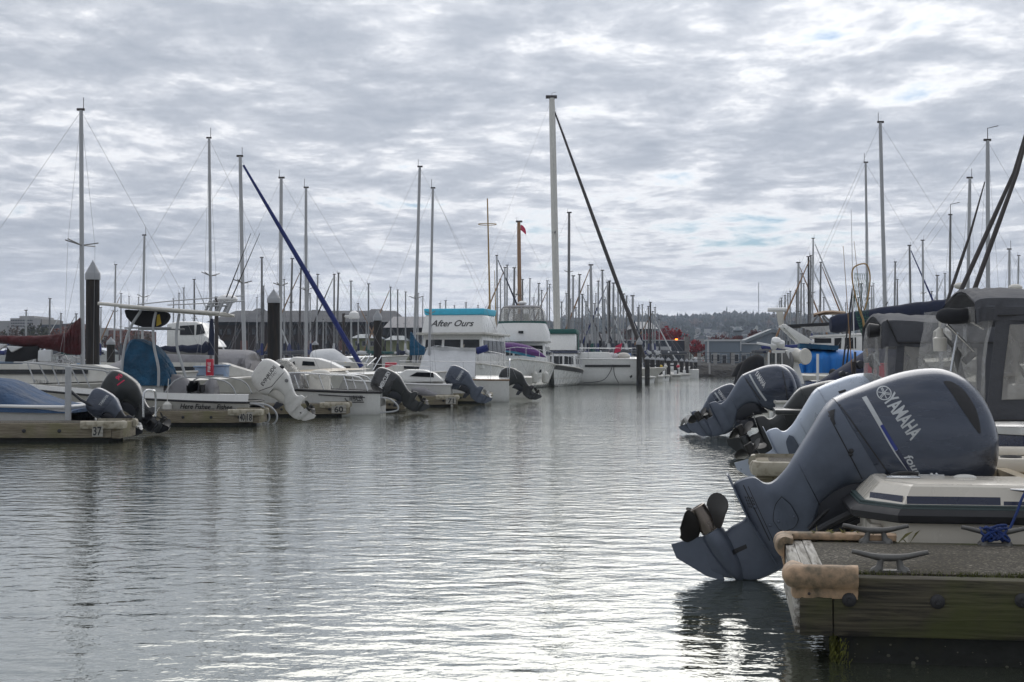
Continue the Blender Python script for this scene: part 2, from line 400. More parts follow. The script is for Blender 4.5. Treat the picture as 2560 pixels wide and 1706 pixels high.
def vinyl(name, tint, op, bump=.4):
    m = bpy.data.materials.new(name); m.use_nodes = True
    t = m.node_tree; N = t.nodes; L = t.links; b = N['Principled BSDF']
    tr = N.new('ShaderNodeBsdfTransparent'); tr.inputs[0].default_value = (.86, .86, .84, 1)
    mx = N.new('ShaderNodeMixShader'); o = N['Material Output']
    b.inputs['Base Color'].default_value = (*tint, 1); b.inputs['Roughness'].default_value = .12
    c = N.new('ShaderNodeTexCoord'); n = N.new('ShaderNodeTexNoise'); L.new(c.outputs['Object'], n.inputs['Vector']); n.inputs['Scale'].default_value = 4.5; n.inputs['Detail'].default_value = 3; n.inputs['Distortion'].default_value = 1.2
    q = N.new('ShaderNodeMapRange'); L.new(n.outputs['Fac'], q.inputs[0]); q.inputs[1].default_value = .35; q.inputs[2].default_value = .7; q.inputs[3].default_value = op * .75; q.inputs[4].default_value = min(op * 1.3, 1)
    bp = N.new('ShaderNodeBump'); bp.inputs['Strength'].default_value = bump; bp.inputs['Distance'].default_value = .03; L.new(n.outputs['Fac'], bp.inputs['Height']); L.new(bp.outputs[0], b.inputs['Normal'])
    L.new(q.outputs[0], mx.inputs[0]); L.new(tr.outputs[0], mx.inputs[1]); L.new(b.outputs[0], mx.inputs[2]); L.new(mx.outputs[0], o.inputs[0])
    M[name] = m
vinyl('vinyl', (.42, .41, .40), .38, .9)
vinyl('vinyl_cloudy', (.42, .41, .39), .42, .8)
vinyl('glass', (.10, .11, .11), .5, 0.02)
vinyl('screen_white', (.6, .6, .6), .55, .3)
vinyl('netting', (.02, .14, .09), .16, .1)
def emit(name, col, s):
    m = bpy.data.materials.new(name); m.use_nodes = True
    b = m.node_tree.nodes['Principled BSDF']; b.inputs['Base Color'].default_value = (*col, 1); b.inputs['Emission Color'].default_value = (*col, 1); b.inputs['Emission Strength'].default_value = s
    M[name] = m
emit('lamp_orange', (1, .22, .02), 3)

# ------------------------------------------------------------------ water
def make_water():
    m = bpy.data.materials.new('water'); m.use_nodes = True
    t = m.node_tree; N = t.nodes; L = t.links; b = N['Principled BSDF']
    b.inputs['Base Color'].default_value = (.046, .053, .038, 1)
    b.inputs['Roughness'].default_value = .045; b.inputs['IOR'].default_value = 1.6
    c = N.new('ShaderNodeTexCoord')
    def nz(scale, detail, rot, sc, dist=.0):
        mp = N.new('ShaderNodeMapping'); mp.inputs['Rotation'].default_value = (0, 0, rot); mp.inputs['Scale'].default_value = sc; L.new(c.outputs['Object'], mp.inputs[0])
        n = N.new('ShaderNodeTexNoise'); L.new(mp.outputs[0], n.inputs['Vector']); n.inputs['Scale'].default_value = scale; n.inputs['Detail'].default_value = detail; n.inputs['Roughness'].default_value = .5; n.inputs['Distortion'].default_value = dist
        return n.outputs['Fac']
    def bump(h, strength, dist, prev=None):
        bp = N.new('ShaderNodeBump'); bp.inputs['Strength'].default_value = strength; bp.inputs['Distance'].default_value = dist
        L.new(h, bp.inputs['Height'])
        if prev: L.new(prev, bp.inputs['Normal'])
        return bp.outputs[0]
    # patches of calmer and rougher water
    pm = N.new('ShaderNodeMapRange'); L.new(nz(.10, 3, 0, (1, .6, 1)), pm.inputs[0]); pm.inputs[1].default_value = .35; pm.inputs[2].default_value = .65; pm.inputs[3].default_value = .55; pm.inputs[4].default_value = 1.15
    fine = nz(9.0, 3, R(10), (.8, 1, 1), .3)
    ml = N.new('ShaderNodeMath'); ml.operation = 'MULTIPLY'; L.new(fine, ml.inputs[0]); L.new(pm.outputs[0], ml.inputs[1])
    b1 = bump(nz(1.2, 2, R(-14), (.7, 1, 1), .2), 1.0, .008)
    b2 = bump(nz(4.6, 1.5, R(8), (.62, 1, 1), .3), 1.0, .0115, b1)
    b3 = bump(ml.outputs[0], 1.0, .0085, b2)
    b4 = bump(nz(21, 2, R(-5), (.8, 1, 1), .2), 1.0, .0016, b3)
    L.new(b4, b.inputs['Normal'])
    gl_ = N.new('ShaderNodeBsdfGlossy'); gl_.inputs['Color'].default_value = (.88, .90, .84, 1); gl_.inputs['Roughness'].default_value = .05; L.new(b4, gl_.inputs['Normal'])
    mx = N.new('ShaderNodeMixShader'); mx.inputs[0].default_value = .33; L.new(b.outputs[0], mx.inputs[1]); L.new(gl_.outputs[0], mx.inputs[2]); L.new(mx.outputs[0], N['Material Output'].inputs[0])
    M['water'] = m
    w = MB()
    w.add([(-2500, -60, 0), (2500, -60, 0), (2500, 170, 0), (-2500, 170, 0)], [(0, 1, 2, 3)])
    tag(w.build('water', m), kind='structure')
make_water()

# ------------------------------------------------------------------ lettering
def text2d(s, shear=0.0, bold=0.0, sx=1.0):
    """flat letters: unit cap height, origin at the left of the baseline -> (verts, faces, width)"""
    cu_ = bpy.data.curves.new('lettering', 'FONT'); cu_.body = s; cu_.shear = shear; cu_.offset = bold; cu_.resolution_u = 3
    ob = bpy.data.objects.new('lettering', cu_); COL.objects.link(ob)
    bpy.context.view_layer.update()
    me = bpy.data.meshes.new_from_object(ob)
    k = 1 / 0.70
    vs = [(v.co.x * k * sx, v.co.y * k) for v in me.vertices]; fs = [tuple(p.vertices) for p in me.polygons]
    bpy.data.objects.remove(ob); bpy.data.meshes.remove(me); bpy.data.curves.remove(cu_)
    x0 = min(v[0] for v in vs); x1 = max(v[0] for v in vs)
    return [(a - x0, b) for a, b in vs], fs, x1 - x0
def lettering(parent, s, p0, p1, h, matl, yfun, shear=0.0, bold=0.0, name='lettering', up=None, thick=0.0, fit=True):
    """write s along the local (x, z) segment p0 -> p1 ; yfun gives the y of the surface at (x, z) ; letters h tall"""
    vs, fs, w = text2d(s, shear, bold)
    L = math.hypot(p1[0] - p0[0], p1[1] - p0[1]); ux, uz = (p1[0] - p0[0]) / L, (p1[1] - p0[1]) / L
    nx, nz = (-uz, ux) if up is None else up
    k = L / w if fit else h
    mb = MB(); pts = []
    for a, b in vs:
        x = p0[0] + ux * a * k + nx * b * h; z = p0[1] + uz * a * k + nz * b * h
        pts.append((x, yfun(x, z), z))
    mb.add(pts, fs)
    return mb.build(name, matl, parent)
def surf_y(me_builder, side, off):
    bvh = BVHTree.FromPolygons([Vector(v) for v in me_builder.v], me_builder.f)
    def f(x, z):
        h = bvh.ray_cast(Vector((x, side * 3.0, z)), Vector((0, -side, 0)))
        return (h[0].y if h[0] else 0) + side * off
    return f

# ------------------------------------------------------------------ outboard motors
RM = frame(1.18, 5.96, 0, R(-8.63))                 # right-hand slips: x along the fingers, y away from the camera
Q = planar(RM, 2.30)
O_S, O_Z = Q(1790, 1446)
def A_(px, py): s, z = Q(px, py); return s - O_S, z - O_Z
# traced once from the near motor: (aft edge), (forward edge), half width, squareness
LEG = [((1752, 1342), (1782, 1440), .012, 2.2), ((1806, 1333), (1860, 1450), .026, 2.4),
       ((1828, 1317), (1902, 1448), .032, 2.4), ((1864, 1293), (1948, 1427), .036, 2.6), ((1850, 1254), (1958, 1421), .038, 2.8), ((1834, 1210), (1968, 1414), .040, 3), ((1880, 1191), (1990, 1400), .046, 3),
       ((1909, 1206), (2008, 1386), .058, 3), ((1932, 1203), (2022, 1368), .085, 3.2), ((1962, 1174), (2034, 1330), .125, 3.4), ((1985, 1140), (2050, 1268), .16, 3.6)]
MID = [((1985, 1140), (2050, 1262), .162, 3.6), ((2020, 1084), (2092, 1226), .195, 3.8), ((2057, 1024), (2152, 1206), .226, 4), ((2081, 997), (2216, 1226), .242, 4)]
UNDER = [((1955, 1240), (2052, 1350), .08, 2.6), ((1995, 1200), (2092, 1338), .12, 2.6), ((2050, 1180), (2112, 1318), .14, 2.6), ((2110, 1170), (2165, 1300), .155, 2.8), ((2160, 1180), (2232, 1292), .165, 2.8)]
COWL = [((2082, 996), (2216, 1228), .245, 4), ((2121, 978), (2290, 1268), .260, 4), ((2182, 954), (2362, 1274), .266, 3.4), ((2244, 933), (2408, 1254), .268, 3.2), ((2297, 923), (2440, 1235), .266, 3),
        ((2350, 922), (2466, 1210), .258, 2.8), ((2396, 938), (2482, 1182), .238, 2.6), ((2434, 968), (2490, 1150), .20, 2.4), ((2462, 1008), (2493, 1122), .145, 2.2), ((2480, 1052), (2493, 1100), .075, 2), ((2488, 1074), (2492, 1090), .03, 2)]
COWL_BOXY = [((2082, 996), (2230, 1291), .235, 3.6), ((2115, 972), (2300, 1288), .25, 3.8), ((2182, 940), (2352, 1266), .255, 4), ((2250, 916), (2400, 1232), .25, 4), ((2310, 905), (2436, 1190), .24, 4),
             ((2350, 912), (2452, 1150), .22, 3.6), ((2375, 930), (2456, 1118), .18, 3), ((2392, 955), (2450, 1085), .10, 2.4), ((2402, 985), (2440, 1060), .03, 2)]
def sections(pairs, k=4, nn=28):
    rows = []
    for T, B, w, e in pairs:
        t = A_(*T); b = A_(*B); rows.append((*t, *b, w, e))
    rings = []
    for tx, tz, bx, bz, w, e in crom(rows, k):
        cx_, cz_ = (tx + bx) / 2, (tz + bz) / 2; hx, hz_ = (tx - bx) / 2, (tz - bz) / 2; ring = []
        for j in range(nn):
            a = 2 * math.pi * j / nn; c, s_ = math.cos(a), math.sin(a)
            c = math.copysign(abs(c) ** (2 / e), c); s_ = math.copysign(abs(s_) ** (2 / e), s_)
            ring.append((cx_ + hx * c, w * s_, cz_ + hz_ * c))
        rings.append(ring)
    return rings
def seam(mb, T, B, sfun, w=.006, n=16):             # a panel gap: thin dark band on the motor's side
    a = A_(*T); b = A_(*B); L = math.hypot(b[0] - a[0], b[1] - a[1]); nx, nz = -(b[1] - a[1]) / L * w / 2, (b[0] - a[0]) / L * w / 2
    l, r_ = [], []
    for i in range(n + 1):
        t = i / n; x = lerp(a[0], b[0], t); z = lerp(a[1], b[1], t)
        l.append((x + nx, sfun(x + nx, z + nz), z + nz)); r_.append((x - nx, sfun(x - nx, z - nz), z - nz))
    mb.strip(l, r_)
def blob(mb, pts, sfun, mat_=0):                    # closed decal outline (px) filled as a fan of rows
    q = [A_(*p) for p in pts]; n = len(q) // 2
    l, r_ = crom(q[:n], 5), crom(q[n:2 * n][::-1], 5); n = len(l)
    K = 6
    for i in range(n - 1):
        for k in range(K):
            quad = []
            for (ii, kk) in ((i, k), (i, k + 1), (i + 1, k + 1), (i + 1, k)):
                x = lerp(l[ii][0], r_[ii][0], kk / K); z = lerp(l[ii][1], r_[ii][1], kk / K); quad.append((x, sfun(x, z), z))
            mb.add(quad, [(0, 1, 2, 3)], mat_)
def blade(mb, c, axis, ang, rad, pitch=.55, th=.012, mat_=0):
    """one screw blade about the shaft axis"""
    ax = Vector(axis).normalized(); e1 = ax.cross(Vector((0, 1, 0))).normalized(); e2 = ax.cross(e1)
    rd = e1 * math.cos(ang) + e2 * math.sin(ang); tg = ax.cross(rd)
    fr, bk = [], []
    for i in range(8):
        r_ = .28 + .72 * i / 7
        ch = rad * .62 * math.sin(math.pi * min(.12 + .88 * i / 7 * .93, .985)) ** .6
        tw = pitch * (1.25 - .6 * i / 7)
        cd = tg * math.cos(tw) + ax * math.sin(tw); nn_ = ax * math.cos(tw) - tg * math.sin(tw)
        rowf, rowb = [], []
        for j in range(7):
            u = j / 6 * 2 - 1; cam_ = (1 - u * u) * .06 * rad
            base = Vector(c) + rd * (r_ * rad) + cd * (u * ch) + nn_ * cam_
            h = th * (1 - abs(u) ** 3) * (1.1 - .8 * i / 7) * .5 + .0012
            rowf.append(base + nn_ * h); rowb.append(base - nn_ * h)
        fr.append(rowf); bk.append(rowb)
    rings = [f_ + b_[::-1] for f_, b_ in zip(fr, bk)]
    mb.loft(rings, True, True, True, mat_)
def outboard(label, Mx, scale=1.0, tilt=0.0, mats=None, boxy=False, side=-1, detail=0, prop='prop_black', group=None, prop_ang=.3, yaw=0.0, cover=False):
    mats = mats or dict(cowl='yam_grey', mid='yam_leg', leg='yam_leg')
    root = thing('outboard_motor', label, 'outboard motor', Mx @ Matrix.Rotation(yaw, 4, 'Z') @ Matrix.Rotation(-tilt, 4, 'Y') @ Matrix.Scale(scale, 4), group)
    lg = MB(); lg.loft(sections(LEG, 4, 20))
    # torpedo: from the screw forward along the shaft line
    pa = Vector((A_(1737, 1296)[0], 0, A_(1737, 1296)[1])); pb = Vector((A_(1838, 1462)[0], 0, A_(1838, 1462)[1]))
    ax = (pb - pa).normalized(); c0 = Vector((A_(1779, 1328)[0], 0, A_(1779, 1328)[1])); Ln = (Vector((A_(1820, 1447)[0], 0, A_(1820, 1447)[1])) - c0).length
    lg.lathe([(0, .062), (.02, .068), (Ln * .35, .072), (Ln * .75, .06), (Ln * .95, .045), (Ln * 1.12, .02), (Ln * 1.16, .003)], c0, ax, 18)
    sk = [A_(*p) for p in ((1678, 1361), (1752, 1341), (1775, 1380), (1812, 1449), (1795, 1448), (1768, 1441), (1691, 1395))]; n_ = len(sk)
    lg.add([(x, -.009, z) for x, z in sk] + [(x, .009, z) for x, z in sk], [tuple(range(n_)), tuple(range(2 * n_ - 1, n_ - 1, -1))] + [(i, i + n_, (i + 1) % n_ + n_, (i + 1) % n_) for i in range(n_)])
    leg = lg.build('gearcase', M[mats['leg']], root, angle=30)
    pl = MB()                                        # anti-ventilation plate, fin and trailing lip
    p0, p1, p2 = A_(1816, 1184), A_(1868, 1294), A_(1940, 1408)
    for a, b, w0, w1 in ((p0, p1, .10, .13), (p1, p2, .13, .07)):
        pl.hexa([(a[0], -w0, a[1]), (a[0], w0, a[1]), (b[0], w1, b[1]), (b[0], -w1, b[1]), (a[0] + .012, -w0, a[1] - .006), (a[0] + .012, w0, a[1] - .006), (b[0] + .012, w1, b[1] - .006), (b[0] + .012, -w1, b[1] - .006)])
    pl.build('cavitation_plate', M[mats['leg']], root, bevel=.004)
    md = MB(); md.loft(sections(MID, 4, 28), True, True); md.build('midsection', M[mats['mid']], root)
    ud = MB(); ud.loft(sections(UNDER, 3, 20), True, True); ud.build('shaded_apron', M[mats.get('apron', 'yam_dark')], root)  # narrower underside body; the shade below the cowl is put into its colour
    cw = MB(); cw.loft(sections(COWL_BOXY if boxy else COWL, 5 if detail else 3, 40 if detail else 28))
    cowl = cw.build('cowl', M[mats['cowl']], root, angle=60)
    # screw
    pr = MB(); hc = c0 - ax * .005
    pr.lathe([(0, .058), (-.03, .060), (-.10, .052), (-.155, .05), (-.16, .04), (-.15, .036)], hc, ax, 18)
    hub = pr.build('propeller', M['prop_bronze' if detail and prop == 'prop_bronze' else prop], root)
    for k in range(3):
        bl = MB(); blade(bl, hc - ax * .085, ax, prop_ang + k * 2 * math.pi / 3, .182 if detail else .205, .95 if detail else .55)
        bl.build('blade', M['prop_black' if prop == 'prop_bronze' else prop], hub)
    br = MB()                                        # clamp bracket on the transom
    b0 = A_(2040, 1330); b1 = A_(2120, 1400)
    for y in (-.13, .09): br.hexa([(b0[0], y, b0[1]), (b0[0], y + .04, b0[1]), (b0[0] + .12, y + .04, b0[1] - .16), (b0[0] + .12, y, b0[1] - .16), (b1[0], y, b1[1] + .17), (b1[0], y + .04, b1[1] + .17), (b1[0] + .06, y + .04, b1[1]), (b1[0] + .06, y, b1[1])])
    br.tube([(b0[0] + .03, -.15, b0[1] - .02), (b0[0] + .03, .15, b0[1] - .02)], .03, 10)
    br.build('clamp_bracket', M['yam_dark'], root, bevel=.006)
    sf = surf_y(cw, side, .0025); sm = surf_y(md, side, .0025); sl = surf_y(lg, side, .0025)
    return root, cowl, leg, sf, sm, sl

# ------------------------------------------------------------------ small dock things
def cleat(label, Mx, L=.305, group='dock cleats'):
    root = thing('dock_cleat', label, 'cleat', Mx, group)
    k = L / .305
    h = MB()
    pts = [(-.152, 0, .083), (-.13, 0, .079), (-.075, 0, .066), (-.04, 0, .060), (0, 0, .0585), (.04, 0, .060), (.075, 0, .066), (.13, 0, .079), (.152, 0, .083)]
    h.tube([tuple(c * k for c in q) for q in pts], [c * k for c in (.0095, .0105, .012, .0150, .0155, .0150, .012, .0105, .0095)], 12)
    h.build('horn', M['galv'], root)
    b = MB()
    for s in (-1, 1):
        b.tube([(s * .052 * k, 0, -.002), (s * .050 * k, 0, .008 * k), (s * .042 * k, 0, .022 * k), (s * .038 * k, 0, .040 * k), (s * .034 * k, 0, .058 * k)], [c * k for c in (.030, .026, .015, .0125, .014)], 12)
    b.box(-.075 * k, .075 * k, -.024 * k, .024 * k, 0, .010 * k)
    b.build('base', M['galv'], root)
    return root
def pile(label, px, pyt, pyc, Y, r, base_py=None, cone=True, group='mooring piles'):
    """px of the axis, row of the cap's tip, row of the cap's lower rim, distance"""
    X = XW(px, Y); zt = ZW(pyt, Y); zc = ZW(pyc, Y)
    root = thing('mooring_pile', label, 'pile', frame(X, Y), group)
    b = MB(); b.tube([(0, 0, -1.5), (0, 0, .6), (.004, 0, 1.5), (0, 0, zc + .05)], [r * 1.03, r * 1.02, r, r * .98], 18); b.build('post', M['pile_wood'], root)
    c = MB(); hh = zt - zc
    c.lathe([(0, r * 1.10), (hh * .30, r * 1.10), (hh * .34, r * 1.06), (hh * .93, r * .10), (hh, r * .03)], (0, 0, zc), (0, 0, 1), 20)
    c.build('cap', M['pile_cap'], root)
    return root
def finger(label, Mx, L=8.0, W=1.0, top=.31, digits=None, group='floating dock fingers', sgn=1):
    """a dock finger whose open end is at the origin, running along sgn * x"""
    root = thing('dock_finger', label, 'dock', Mx, group)
    def X(a, b): return (a, b) if sgn > 0 else (-b, -a)
    d = MB(); x = X(.12, L); d.box(*x, .10, W - .10, top - .07, top); d.build('deck', M['aggregate'], root)
    for y0, y1 in ((0, .095), (W - .095, W)):
        b = MB(); x = X(.14, L); b.box(*x, y0, y1, top - .24, top - .008); b.build('beam', M['beam_pale'], root, bevel=.006)
    b = MB(); x = X(0, .135); b.box(*x, .01, W - .01, top - .25, top - .004); b.build('end_beam', M['beam_pale'], root, bevel=.006)
    f = MB(); x = X(.2, L - .1); f.box(*x, .06, W - .06, -.4, top - .2); f.build('float', M['float_dark'], root)
    w = MB(); w.lathe([(0, .032), (.012, .030), (.02, .012)], (0, 0, 0), (0, -1, 0), 10); bo = None
    for i in range(7):
        if bo is None: bo = w.build('bolt', M['black_rubber'], root); o_ = bo
        else: o_ = bo.copy(); COL.objects.link(o_)
        o_.location = (sgn * (.40 + i * .56), -.001, top - .13)
    for y0, sy in ((0, 1), (W, -1)):
        bm_ = MB(); path = [(sgn * .62, y0 - sy * .02), (sgn * .03, y0 - sy * .022), (-sgn * .022, y0 + sy * .03), (-sgn * .022, y0 + sy * .22)]
        prof = [(-.02, -.10), (.028, -.09), (.045, -.045), (.04, -.005), (.02, .022), (-.025, .03)]
        rings = []
        for i, (a, b_) in enumerate(path):
            n_ = Vector((0, -sy, 0)) if i < 2 else Vector((-sgn, 0, 0))
            if i in (1, 2): n_ = Vector((-sgn * .55, -sy * .55, 0))
            rings.append([(a + n_.x * u, b_ + n_.y * u, top + v) for u, v in prof])
        bm_.loft(rings); bm_.build('bumper', M['bumper_old'], root)
    if digits:
        for i, ch in enumerate(digits):
            p = MB(); xx = sgn * (.10 + i * .175); x0 = min(xx, xx + .15 * 1) ; p.box(x0, x0 + .15, -.034, -.024, top - .235, top - .06)
            pl = p.build('number_plate', M['plate_white'], root)
            vs, fs, w_ = text2d(ch, 0, .02); q = MB()
            q.add([(x0 + .075 - w_ * .05 + a * .10, -.0365, top - .20 + b * .11) for a, b in vs], fs); q.build('digit', M['decal_black'], pl)
    return root

# ------------------------------------------------------------------ hulls
def hull_rings(L, B, zs, zb, flare=.16, chine=.10, bowrake=.12, full=.55, n=16, nv=7, tumble=0.0, keel=-.25):
    """sections from the transom (x=0) to the stem (x=L): list of rings running sheer-port .. keel .. sheer-starboard"""
    rings = []
    for i in range(n + 1):
        t = i / n; t2 = max((t - full) / (1 - full), 0)
        b = B / 2 * (.93 + .07 * min(t / .35, 1)) * (1 - t2 ** 2.1) + .004
        zsheer = lerp(zs, zb, t ** 1.6)
        ring = []
        for j in range(nv):
            v = j / (nv - 1)                         # 0 sheer, 1 keel
            z = lerp(zsheer, keel, v)
            if v < .78: w = b * (1 - flare * (v / .78) * (1 + 1.6 * t2))
            else: w = b * (1 - flare * (1 + 1.6 * t2)) * (1 - ((v - .78) / .22) ** 1.5)
            x = t * L + bowrake * L * (t2 ** 2) * (1 - v) - bowrake * L * .2 * t2 ** 2
            ring.append((x, -max(w, .003), z))
        rings.append(ring)
    full_r = []
    for r_ in rings:
        full_r.append(r_ + [(x, -y, z) for x, y, z in reversed(r_[:-1])])
    return full_r
def hull(root, L, B, zs, zb, matl='gelcoat', inset=.12, depth=.0, deck=True, rail='black_rubber', deckmat=None, railr=.03, stripe=None, name='hull', **k):
    rr = hull_rings(L, B, zs, zb, **k)
    h = MB(); h.loft(rr, True, True, False); ho = h.build(name, M[matl], root, angle=50)
    sheerP = [r_[0] for r_ in rr]; sheerS = [r_[-1] for r_ in rr]
    if rail:
        q = MB(); q.tube(sheerP, railr, 8); q.tube(sheerS, railr, 8); q.tube([sheerP[0], sheerS[0]], railr, 8); q.build('rub_rail', M[rail], root)
    if deck:
        d = MB()
        if depth > 0:
            inP = [(x, min(y + inset, -.01), z + .005) for x, y, z in sheerP]; inS = [(x, max(y - inset, .01), z + .005) for x, y, z in sheerS]
            nfl = len(sheerP) - 4
            d.strip([(x, y, z + .004) for x, y, z in sheerP], inP); d.strip(inS, [(x, y, z + .004) for x, y, z in sheerS])
            lowP = [(x, y, max(z - depth, .08)) for x, y, z in inP[:nfl]]; lowS = [(x, y, max(z - depth, .08)) for x, y, z in inS[:nfl]]
            d.strip(inP[:nfl], lowP); d.strip(lowS, inS[:nfl]); d.strip(lowP, lowS)
            d.add([inP[nfl - 1], inS[nfl - 1], lowS[-1], lowP[-1]], [(0, 1, 2, 3)]); d.strip(inP[nfl - 1:], inS[nfl - 1:])
            a, b = sheerP[0], sheerS[0]
            d.box(.0, .12, a[1] * .8, b[1] * .8, max(a[2] - depth, .08), a[2] - .06)
        else:
            mid = [((a[0] + b[0]) / 2, 0, a[2] + .05 * (b[1] - a[1])) for a, b in zip(sheerP, sheerS)]
            up = [(x, y, z + .002) for x, y, z in sheerP]; us = [(x, y, z + .002) for x, y, z in sheerS]
            d.strip(up, mid); d.strip(mid, us)
        d.build('deck', M[deckmat or matl], root)
    return rr, ho
def rail_run(root, pts, h=.45, r=.013, posts=None, name='bow_rail', matl='steel', lean=(0, 0)):
    q = MB(); top = [(x + lean[0], y + lean[1], z + h) for x, y, z in pts]; q.tube(top, r, 8)
    for i in (posts or range(len(pts))): q.tube([pts[i], top[i]], r * .85, 6)
    return q.build(name, M[matl], root)

def hull_band(root, rr, z0, z1, off, matl, name, sub_=0.0):
    """a coloured band round the hull between two heights"""
    def at(half, z):
        for (x0, y0, a), (x1, y1, b) in zip(half, half[1:]):
            if (a - z) * (b - z) <= 0 and a != b: t = (z - a) / (b - a); return (lerp(x0, x1, t) + sub_, lerp(y0, y1, t) * 1.0 + math.copysign(off, y0), z)
        return (half[0][0] + sub_, half[0][1], z)
    for s in (1, -1):
        L_, H_ = [], []
        for r_ in rr:
            n = len(r_) // 2 + 1; half = r_[:n] if s > 0 else r_[::-1][:n]; L_.append(at(half, z0)); H_.append(at(half, z1))
        mb = MB(); mb.strip(L_, H_); mb.build(name, M[matl], root)

# ------------------------------------------------------------------ near right: dock finger
RMi = RM.inverted()
def RZ(px, py, z): q = RMi @ PZ(px, py, z); return q.x, q.y
def dock_near():
    root = thing('dock_finger', 'mossy near dock finger with peach rubber corner bumpers and three iron cleats', 'dock', RM, 'floating dock fingers')
    d = MB(); d.box(.13, 9, .105, 1.105, .30, .370); d.build('deck', M['aggregate'], root, bevel=.004)
    b = MB(); b.box(.16, 9, 0, .10, .118, .362); b.build('beam', M['beam_wood'], root, bevel=.008, label='green stained side beam facing the camera')
    b = MB(); b.box(.16, 9, 1.11, 1.21, .118, .366); b.build('beam', M['beam_wood'], root, bevel=.008)
    b = MB()
    for i in range(3): b.box(.002 + i * .045, .045 + i * .045, .012 + .006 * (i % 2), 1.2 - .006 * i, .125, .372 - .004 * (i % 2))
    b.build('end_beam', M['beam_white'], root, bevel=.004, label='weathered end beam with splintered white grain')
    b = MB(); b.box(.022, .156, -.004, .012, .118, .30); b.build('end_block', M['beam_wood'], root, bevel=.006)
    f = MB(); f.box(.19, 9, .05, 1.15, -.5, .116); f.build('float', M['float_dark'], root)
    for px, py in ((2123, 1500), (2344, 1505), (2556, 1502)):
        w = MB(); s, z = planar(RM, -.005)(px, py)
        w.lathe([(-.004, .030), (.006, .030), (.014, .022), (.018, .012)], (s, 0, z), (0, -1, 0), 18); w.lathe([(.014, .012), (.026, .010)], (s, 0, z), (0, -1, 0), 6)
        w.build('bolt', M['black_rubber'], root)
    # corner bumpers: bulging rail over a nailed flange
    def bumper(path, nrm, matl, prof):
        rings = []; r4 = random.Random(len(path) * 7 + int(path[0][1] * 100))
        for a, c, n0, n1 in crom([(*p_, *n_) for p_, n_ in zip(path, nrm)], 4):
            k = 1 + r4.uniform(-.02, .02); rings.append([(a + n0 * u * k + r4.uniform(-.0012, .0012), c + n1 * u * k + r4.uniform(-.0012, .0012), .372 + v * k) for u, v in crom(prof + prof[:1], 2)[:-1]])
        mb = MB(); mb.loft(rings); o = mb.build('corner_bumper', M[matl], root, angle=55); return o
    prof = [(-.045, .030), (-.01, .040), (.024, .030), (.040, .004), (.038, -.026), (.022, -.052), (.006, -.060), (.004, -.092), (-.004, -.092), (-.004, .004), (-.045, .004)]
    s2 = .72
    o = bumper([(.255, -.001), (.245, -.002), (.10, -.002), (.02, -.002), (.0, .006), (-.006, .03), (-.006, .10), (-.006, .13)],
               [(0, -.8), (0, -1), (0, -1), (-.25, -1.02), (-s2, -s2), (-1.02, -.25), (-1, 0), (-.7, 0)], 'peach', prof)
    for x, z in ((.235, .292), (.06, .292)):
        nl = MB(); nl.lathe([(0, .007), (.004, .006), (.006, .002)], (x, -.006, z), (0, -1, 0), 8); nl.build('nail', M['mast_dark'], o)
    bumper([(.55, 1.212), (.50, 1.212), (.10, 1.212), (.02, 1.212), (.0, 1.204), (-.006, 1.18), (-.006, 1.0), (-.006, .96)],
           [(0, .6), (0, 1), (0, 1), (-.25, 1.02), (-s2, s2), (-1.02, .25), (-1, 0), (-.7, 0)], 'peach', prof)
    # moss and grass in the seam, slime on the float's corner, barnacles
    g = MB(); r2 = random.Random(3)
    for i in range(2600):
        x = .17 + r2.random() ** 1.0 * 2.2
        if r2.random() > .35 + .65 * (math.sin(x * 9) * .5 + .5) * min(1, .35 + x): continue
        y = .085 + r2.random() * .045; h = .006 + r2.random() * .016; a = r2.random() * 6.28; w = .0022
        dx, dy = math.cos(a) * w, math.sin(a) * w; lx, ly = (r2.random() - .5) * .016, (r2.random() - .5) * .016
        g.add([(x - dx, y - dy, .362), (x + dx, y + dy, .362), (x + lx, y + ly, .366 + h)], [(0, 1, 2)])
    tag(g.build('moss', M['moss'], root), kind='stuff')
    g = MB()
    for i in range(800):
        y = .045 + r2.random() * .12 - (.06 if r2.random() < .3 else 0); z = .112 - r2.random() ** .8 * .20; x = .19 - r2.random() * .035 + (.05 * r2.random() if y < .045 else 0)
        h = .012 + r2.random() * .02; w = .004
        a = r2.random() * 3.14; g.add([(x - w * math.cos(a), y - w * math.sin(a), z), (x + w * math.cos(a), y + w * math.sin(a), z), (x - .012 * r2.random(), y + (r2.random() - .5) * .012, z - h)], [(0, 1, 2)])
    tag(g.build('slime_weed', M['slime'], root), kind='stuff')
    g = MB()
    for i in range(60):
        x = .25 + r2.random() * 1.6; z = -.02 + r2.random() * .11; s = .003 + r2.random() ** 3 * .011
        g.ball((x, .05, z), s, (1, .5, .8), 6)
    tag(g.build('barnacles', M['barnacle'], root), kind='stuff')
    return root
dock_near()
for (pxa, py, z), lab in (((2225, 1430, .368), 'iron horn cleat at the near edge of the mossy dock finger'),
                          ((2180, 1346, .368), 'iron horn cleat at the far dock edge beside the grey outboard'),
                          ((2478, 1356, .368), 'iron horn cleat at the far dock edge wrapped in blue rope')):
    x, y = RZ(pxa, py, z)
    cleat(lab, RM @ Matrix.Translation((x, min(max(y, .055), 1.15), .366)) @ Matrix.Rotation(R(2), 4, 'Z'), .318)
